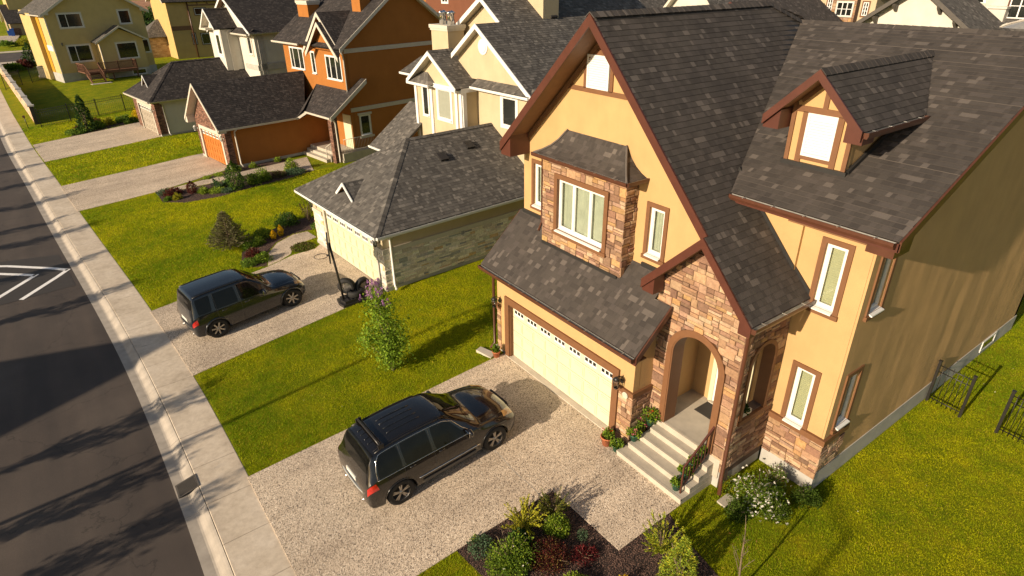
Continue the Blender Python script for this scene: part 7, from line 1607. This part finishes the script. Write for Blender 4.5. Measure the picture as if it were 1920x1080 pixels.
T1 = [(-.95, .72, .38, .66, .66, .69, .50, .70), (-.92, .84, .32, .84, .76, .88, .62, .90), (-.86, .90, .28, .97, .84, 1.02, .70, 1.04), (-.76, .935, .27, 1.03, .88, 1.20, .70, 1.24), (-.63, .95, .26, 1.05, .895, 1.43, .675, 1.48), (-.48, .957, .25, 1.06, .90, 1.58, .65, 1.65), (-.15, .962, .25, 1.06, .905, 1.64, .63, 1.705), (.6, .962, .25, 1.05, .905, 1.665, .63, 1.735), (1.2, .962, .25, 1.04, .905, 1.65, .63, 1.72), (1.55, .962, .25, 1.03, .905, 1.60, .635, 1.67), (1.95, .96, .25, 1.02, .90, 1.36, .70, 1.45), (2.30, .958, .25, 1.01, .89, 1.12, .79, 1.20), (2.48, .955, .25, .995, .87, 1.03, .80, 1.10), (2.9, .95, .25, .96, .84, 1.00, .74, 1.055), (3.25, .93, .26, .91, .80, .945, .66, 1.00), (3.5, .885, .28, .84, .74, .87, .56, .92), (3.66, .80, .32, .74, .66, .78, .48, .82), (3.74, .68, .38, .62, .56, .66, .40, .70), (3.77, .55, .42, .56, .48, .60, .34, .62)]
c1 = Car(T1, 2.80, .365, 'black_suv', 'black suv with rear roof bar parked on the near driveway', 'paint1', (4.13, 11.33, -.29), R(1.6), R(-3.1))
build_car(c1, dict(W=.955, sp=5, twin=True, lip=.014, lipmat='paint1', sidewin=[(-.46, -.36, .17, .17), (.25, .25, .98, .98), (1.08, 1.08, 2.02, 1.62)], chrome=[[(-.5+.1*k, 5.03) for k in range(27)], [(-.5, 5.03), (-.47, 5.8), (-.40, 6.5), (-.3, 6.88)]+[(-.2+.15*k, 6.9) for k in range(12)]+[(1.7, 6.8), (1.9, 6.1), (2.1, 5.4), (2.15, 5.05)]], seams=[1.02, .20], slant=0, handles=[(.32, 4.55), (1.14, 4.55)], sill=True, tail=(kx(-.925), kx(-.89), kx(-.58), kx(-.64), 3.75, 4.9), head=(3.16, 3.2, 3.53, 3.44, 4.7, 6.6), hlmat='lampamber', mir=2.02, rail=(-.35, 1.35), ws=(1.60, 2.34), wsb=.16, rw=(kx(-.78), kx(-.47)), ribs=True, rack=-.18, bz=.63, stepm='galv', bon=(2.5, 3.45)))
T2 = [(-.88, .62, .40, .78, .56, .82, .46, .84), (-.85, .80, .34, .88, .74, .94, .66, .96), (-.78, .87, .29, 1.00, .82, 1.12, .72, 1.15), (-.68, .90, .28, 1.05, .85, 1.38, .70, 1.42), (-.58, .915, .27, 1.07, .86, 1.62, .68, 1.68), (-.45, .92, .27, 1.07, .865, 1.70, .665, 1.755), (.3, .92, .26, 1.06, .87, 1.72, .66, 1.78), (1.0, .92, .26, 1.05, .87, 1.71, .66, 1.77), (1.4, .92, .26, 1.04, .87, 1.66, .66, 1.73), (1.8, .92, .26, 1.03, .865, 1.42, .71, 1.50), (2.15, .918, .26, 1.02, .855, 1.14, .79, 1.22), (2.35, .915, .26, 1.01, .84, 1.05, .78, 1.12), (2.8, .91, .26, .97, .80, 1.01, .70, 1.07), (3.15, .89, .27, .92, .76, .95, .62, 1.01), (3.38, .85, .30, .84, .70, .87, .54, .93), (3.52, .76, .34, .72, .62, .76, .44, .80), (3.60, .62, .40, .60, .52, .64, .36, .66)]
c2 = Car(T2, 2.82, .365, 'navy_suv', 'older dark navy suv with roof rails parked on the second driveway', 'paint2', (2.36, 22.22, -.36), R(8.0), R(-3.1))
build_car(c2, dict(W=.915, sp=7, twin=False, lip=.035, lipmat='paint2', steer=R(-14), sidewin=[(-.48, -.44, -.02, .06), (.10, .16, .92, .92), (1.02, 1.02, 1.86, 1.45)], chrome=[], seams=[.97, .12], slant=.05, handles=[(.30, 4.5), (1.12, 4.5)], sill=False, tail=(kx(-.865), kx(-.85), kx(-.64), kx(-.64), 3.5, 4.5), head=(3.08, 3.08, 3.42, 3.32, 4.5, 5.6), hlmat='lampamber', mir=1.85, rail=(-.45, 1.25), ws=(1.45, 2.18), wsb=.14, rw=(kx(-.74), kx(-.60)), ribs=False, bz=.60, stepm='cladding', bon=(2.35, 3.3)))

# ================================================================== grass blades on the nearer lawns
def inpoly(px, py, poly):
    r = np.zeros(len(px), bool); n = len(poly); j = n-1
    for i in range(n):
        xi, yi = poly[i]; xj, yj = poly[j]; c = ((yi > py) != (yj > py)) & (px < (xj-xi)*(py-yi)/(yj-yi+1e-12)+xi); r ^= c; j = i
    return r
BLOCK = HARD+[[(9.25, 6.15), (12.02, 6.0), (12.02, 4.6), (24.65, 4.6), (24.65, 14.35), (9.65, 14.35), (9.65, 8), (9.2, 8.4)], [(8.5, 20.3), (27, 21.4), (26, 31), (8.2, 26.9)]]
def vnoise(x, y, s, seed):
    g = np.random.default_rng(seed); G_ = g.random((64, 64)); X_, Y_ = x/s, y/s; i, j = np.floor(X_).astype(int), np.floor(Y_).astype(int); fx, fy = X_-i, Y_-j; fx = fx*fx*(3-2*fx); fy = fy*fy*(3-2*fy)
    a = G_[i % 64, j % 64]; b_ = G_[(i+1) % 64, j % 64]; c_ = G_[i % 64, (j+1) % 64]; d__ = G_[(i+1) % 64, (j+1) % 64]; return (a*(1-fx)+b_*fx)*(1-fy)+(c_*(1-fx)+d__*fx)*fy
def grass(name, x0, x1, y0, y1, dens, h, wd, seed, clip=None):
    g = np.random.default_rng(seed); n = int((x1-x0)*(y1-y0)*dens); x = g.uniform(x0, x1, n); y = g.uniform(y0, y1, n)
    k = x > np.interp(y, _yy, _xs)+.02
    for P in BLOCK: k &= ~inpoly(x, y, P)
    if clip: k &= inpoly(x, y, clip)
    # patchiness
    pn = vnoise(x, y, .35, seed+1)*.6+vnoise(x, y, 1.7, seed+2)*.4; k &= g.random(n) < (.45+1.1*pn); x, y, pn = x[k], y[k], pn[k]; n = len(x)
    u = x-np.interp(y, _yy, _xs); z = np.where(u >= 8, 0, -.055*(8-u))
    a = g.random(n)*6.28; hh = h*g.uniform(.5, 1.25, n)*(.7+.6*pn); ln = g.normal(size=(n, 2))*hh[:, None]*.45; w_ = wd*g.uniform(.6, 1.3, n)
    dx, dy = np.cos(a)*w_, np.sin(a)*w_
    v = np.stack([np.stack([x-dx, y-dy, z-.005], 1), np.stack([x+dx, y+dy, z-.005], 1), np.stack([x+ln[:, 0], y+ln[:, 1], z+hh], 1)], 1).reshape(-1, 3)
    big = vnoise(x, y, 2.4, seed+3); m_ = vnoise(x, y, .22, seed+4); c1_, c2_, c3_ = np.array((.17, .29, .004)), np.array((.58, .56, .006)), np.array((.56, .42, .05))
    m2_ = vnoise(x, y, .8, seed+9); f = np.clip(big*.75+m_*.45+m2_*.55-.42+g.normal(size=n)*.13, 0, 1)[:, None]; c = c1_*(1-f)+c2_*f; dry = (g.random(n) < .07)[:, None]; c = np.where(dry, c3_, c)*g.uniform(.75, 1.2, (n, 1))
    o = bulk(name, v, 3, c, 'leaf'); tag(o, 'short mown lawn grass around the houses', 'grass', kind='stuff'); return o
grass('grass', 1.3, 17, 13.6, 20.6, 2600, .045, .0055, 1)
grass('grass', 8.2, 26, -5, 6.3, 2700, .04, .0045, 2)
grass('grass', -1, 9.5, 25, 40.8, 1300, .055, .009, 3)
grass('grass', 3.2, 5.6, 5.5, 8.6, 2600, .045, .0055, 5)
grass('grass', -6, 14, 40, 68, 260, .07, .022, 4, clip=[(-3, 46), (9, 47.3), (8, 56), (14, 70), (-3.3, 68)])
grass('grass', 9, 18, 25.5, 42, 350, .06, .015, 6, clip=[(8.5, 27), (9.5, 42), (12, 38.4), (18, 38), (18, 31)])

# small litter: dry leaves and grit on the paved surfaces, dandelions in the lawns
def litter(name, boxes, n, size, pal, seed, zf, label, cat):
    g = np.random.default_rng(seed); P = []
    for (x0, x1, y0, y1) in boxes:
        m = int(n*(x1-x0)*(y1-y0)); x = g.uniform(x0, x1, m); y = g.uniform(y0, y1, m)
        for a, b_ in zip(x, y): P.append((a, b_, zf(a, b_)))
    P = np.array(P); q, c = leafcloud(P, size, pal, seed, .7, .4); o = bulk(name, q, 4, c, 'leaf'); tag(o, label, cat, kind='stuff')
litter('leaf_litter', [(1.45, 9.2, 8.6, 13.7)], .9, .035, [(.20, .10, .04), (.30, .18, .07), (.12, .07, .03)], 71, lambda x, y: gz(x, y)+.03, 'tiny dry leaves scattered over the near driveway', 'leaves')
litter('gutter_grit', [(xs(20)-1.1, xs(20)-.95, 9, 30)], 20, .04, [(.16, .09, .04), (.10, .06, .03)], 72, lambda x, y: -.595, 'dry leaves and grit lying along the gutter', 'leaves') if False else None
litter('wildflowers', [(10.5, 22, -3.5, 4.0), (2, 9, 14.2, 19.2)], .5, .035, [(.75, .62, .05), (.7, .66, .45)], 73, lambda x, y: gz(x, y)+.04, 'tiny yellow and white flowers dotted through the lawns', 'flowers')
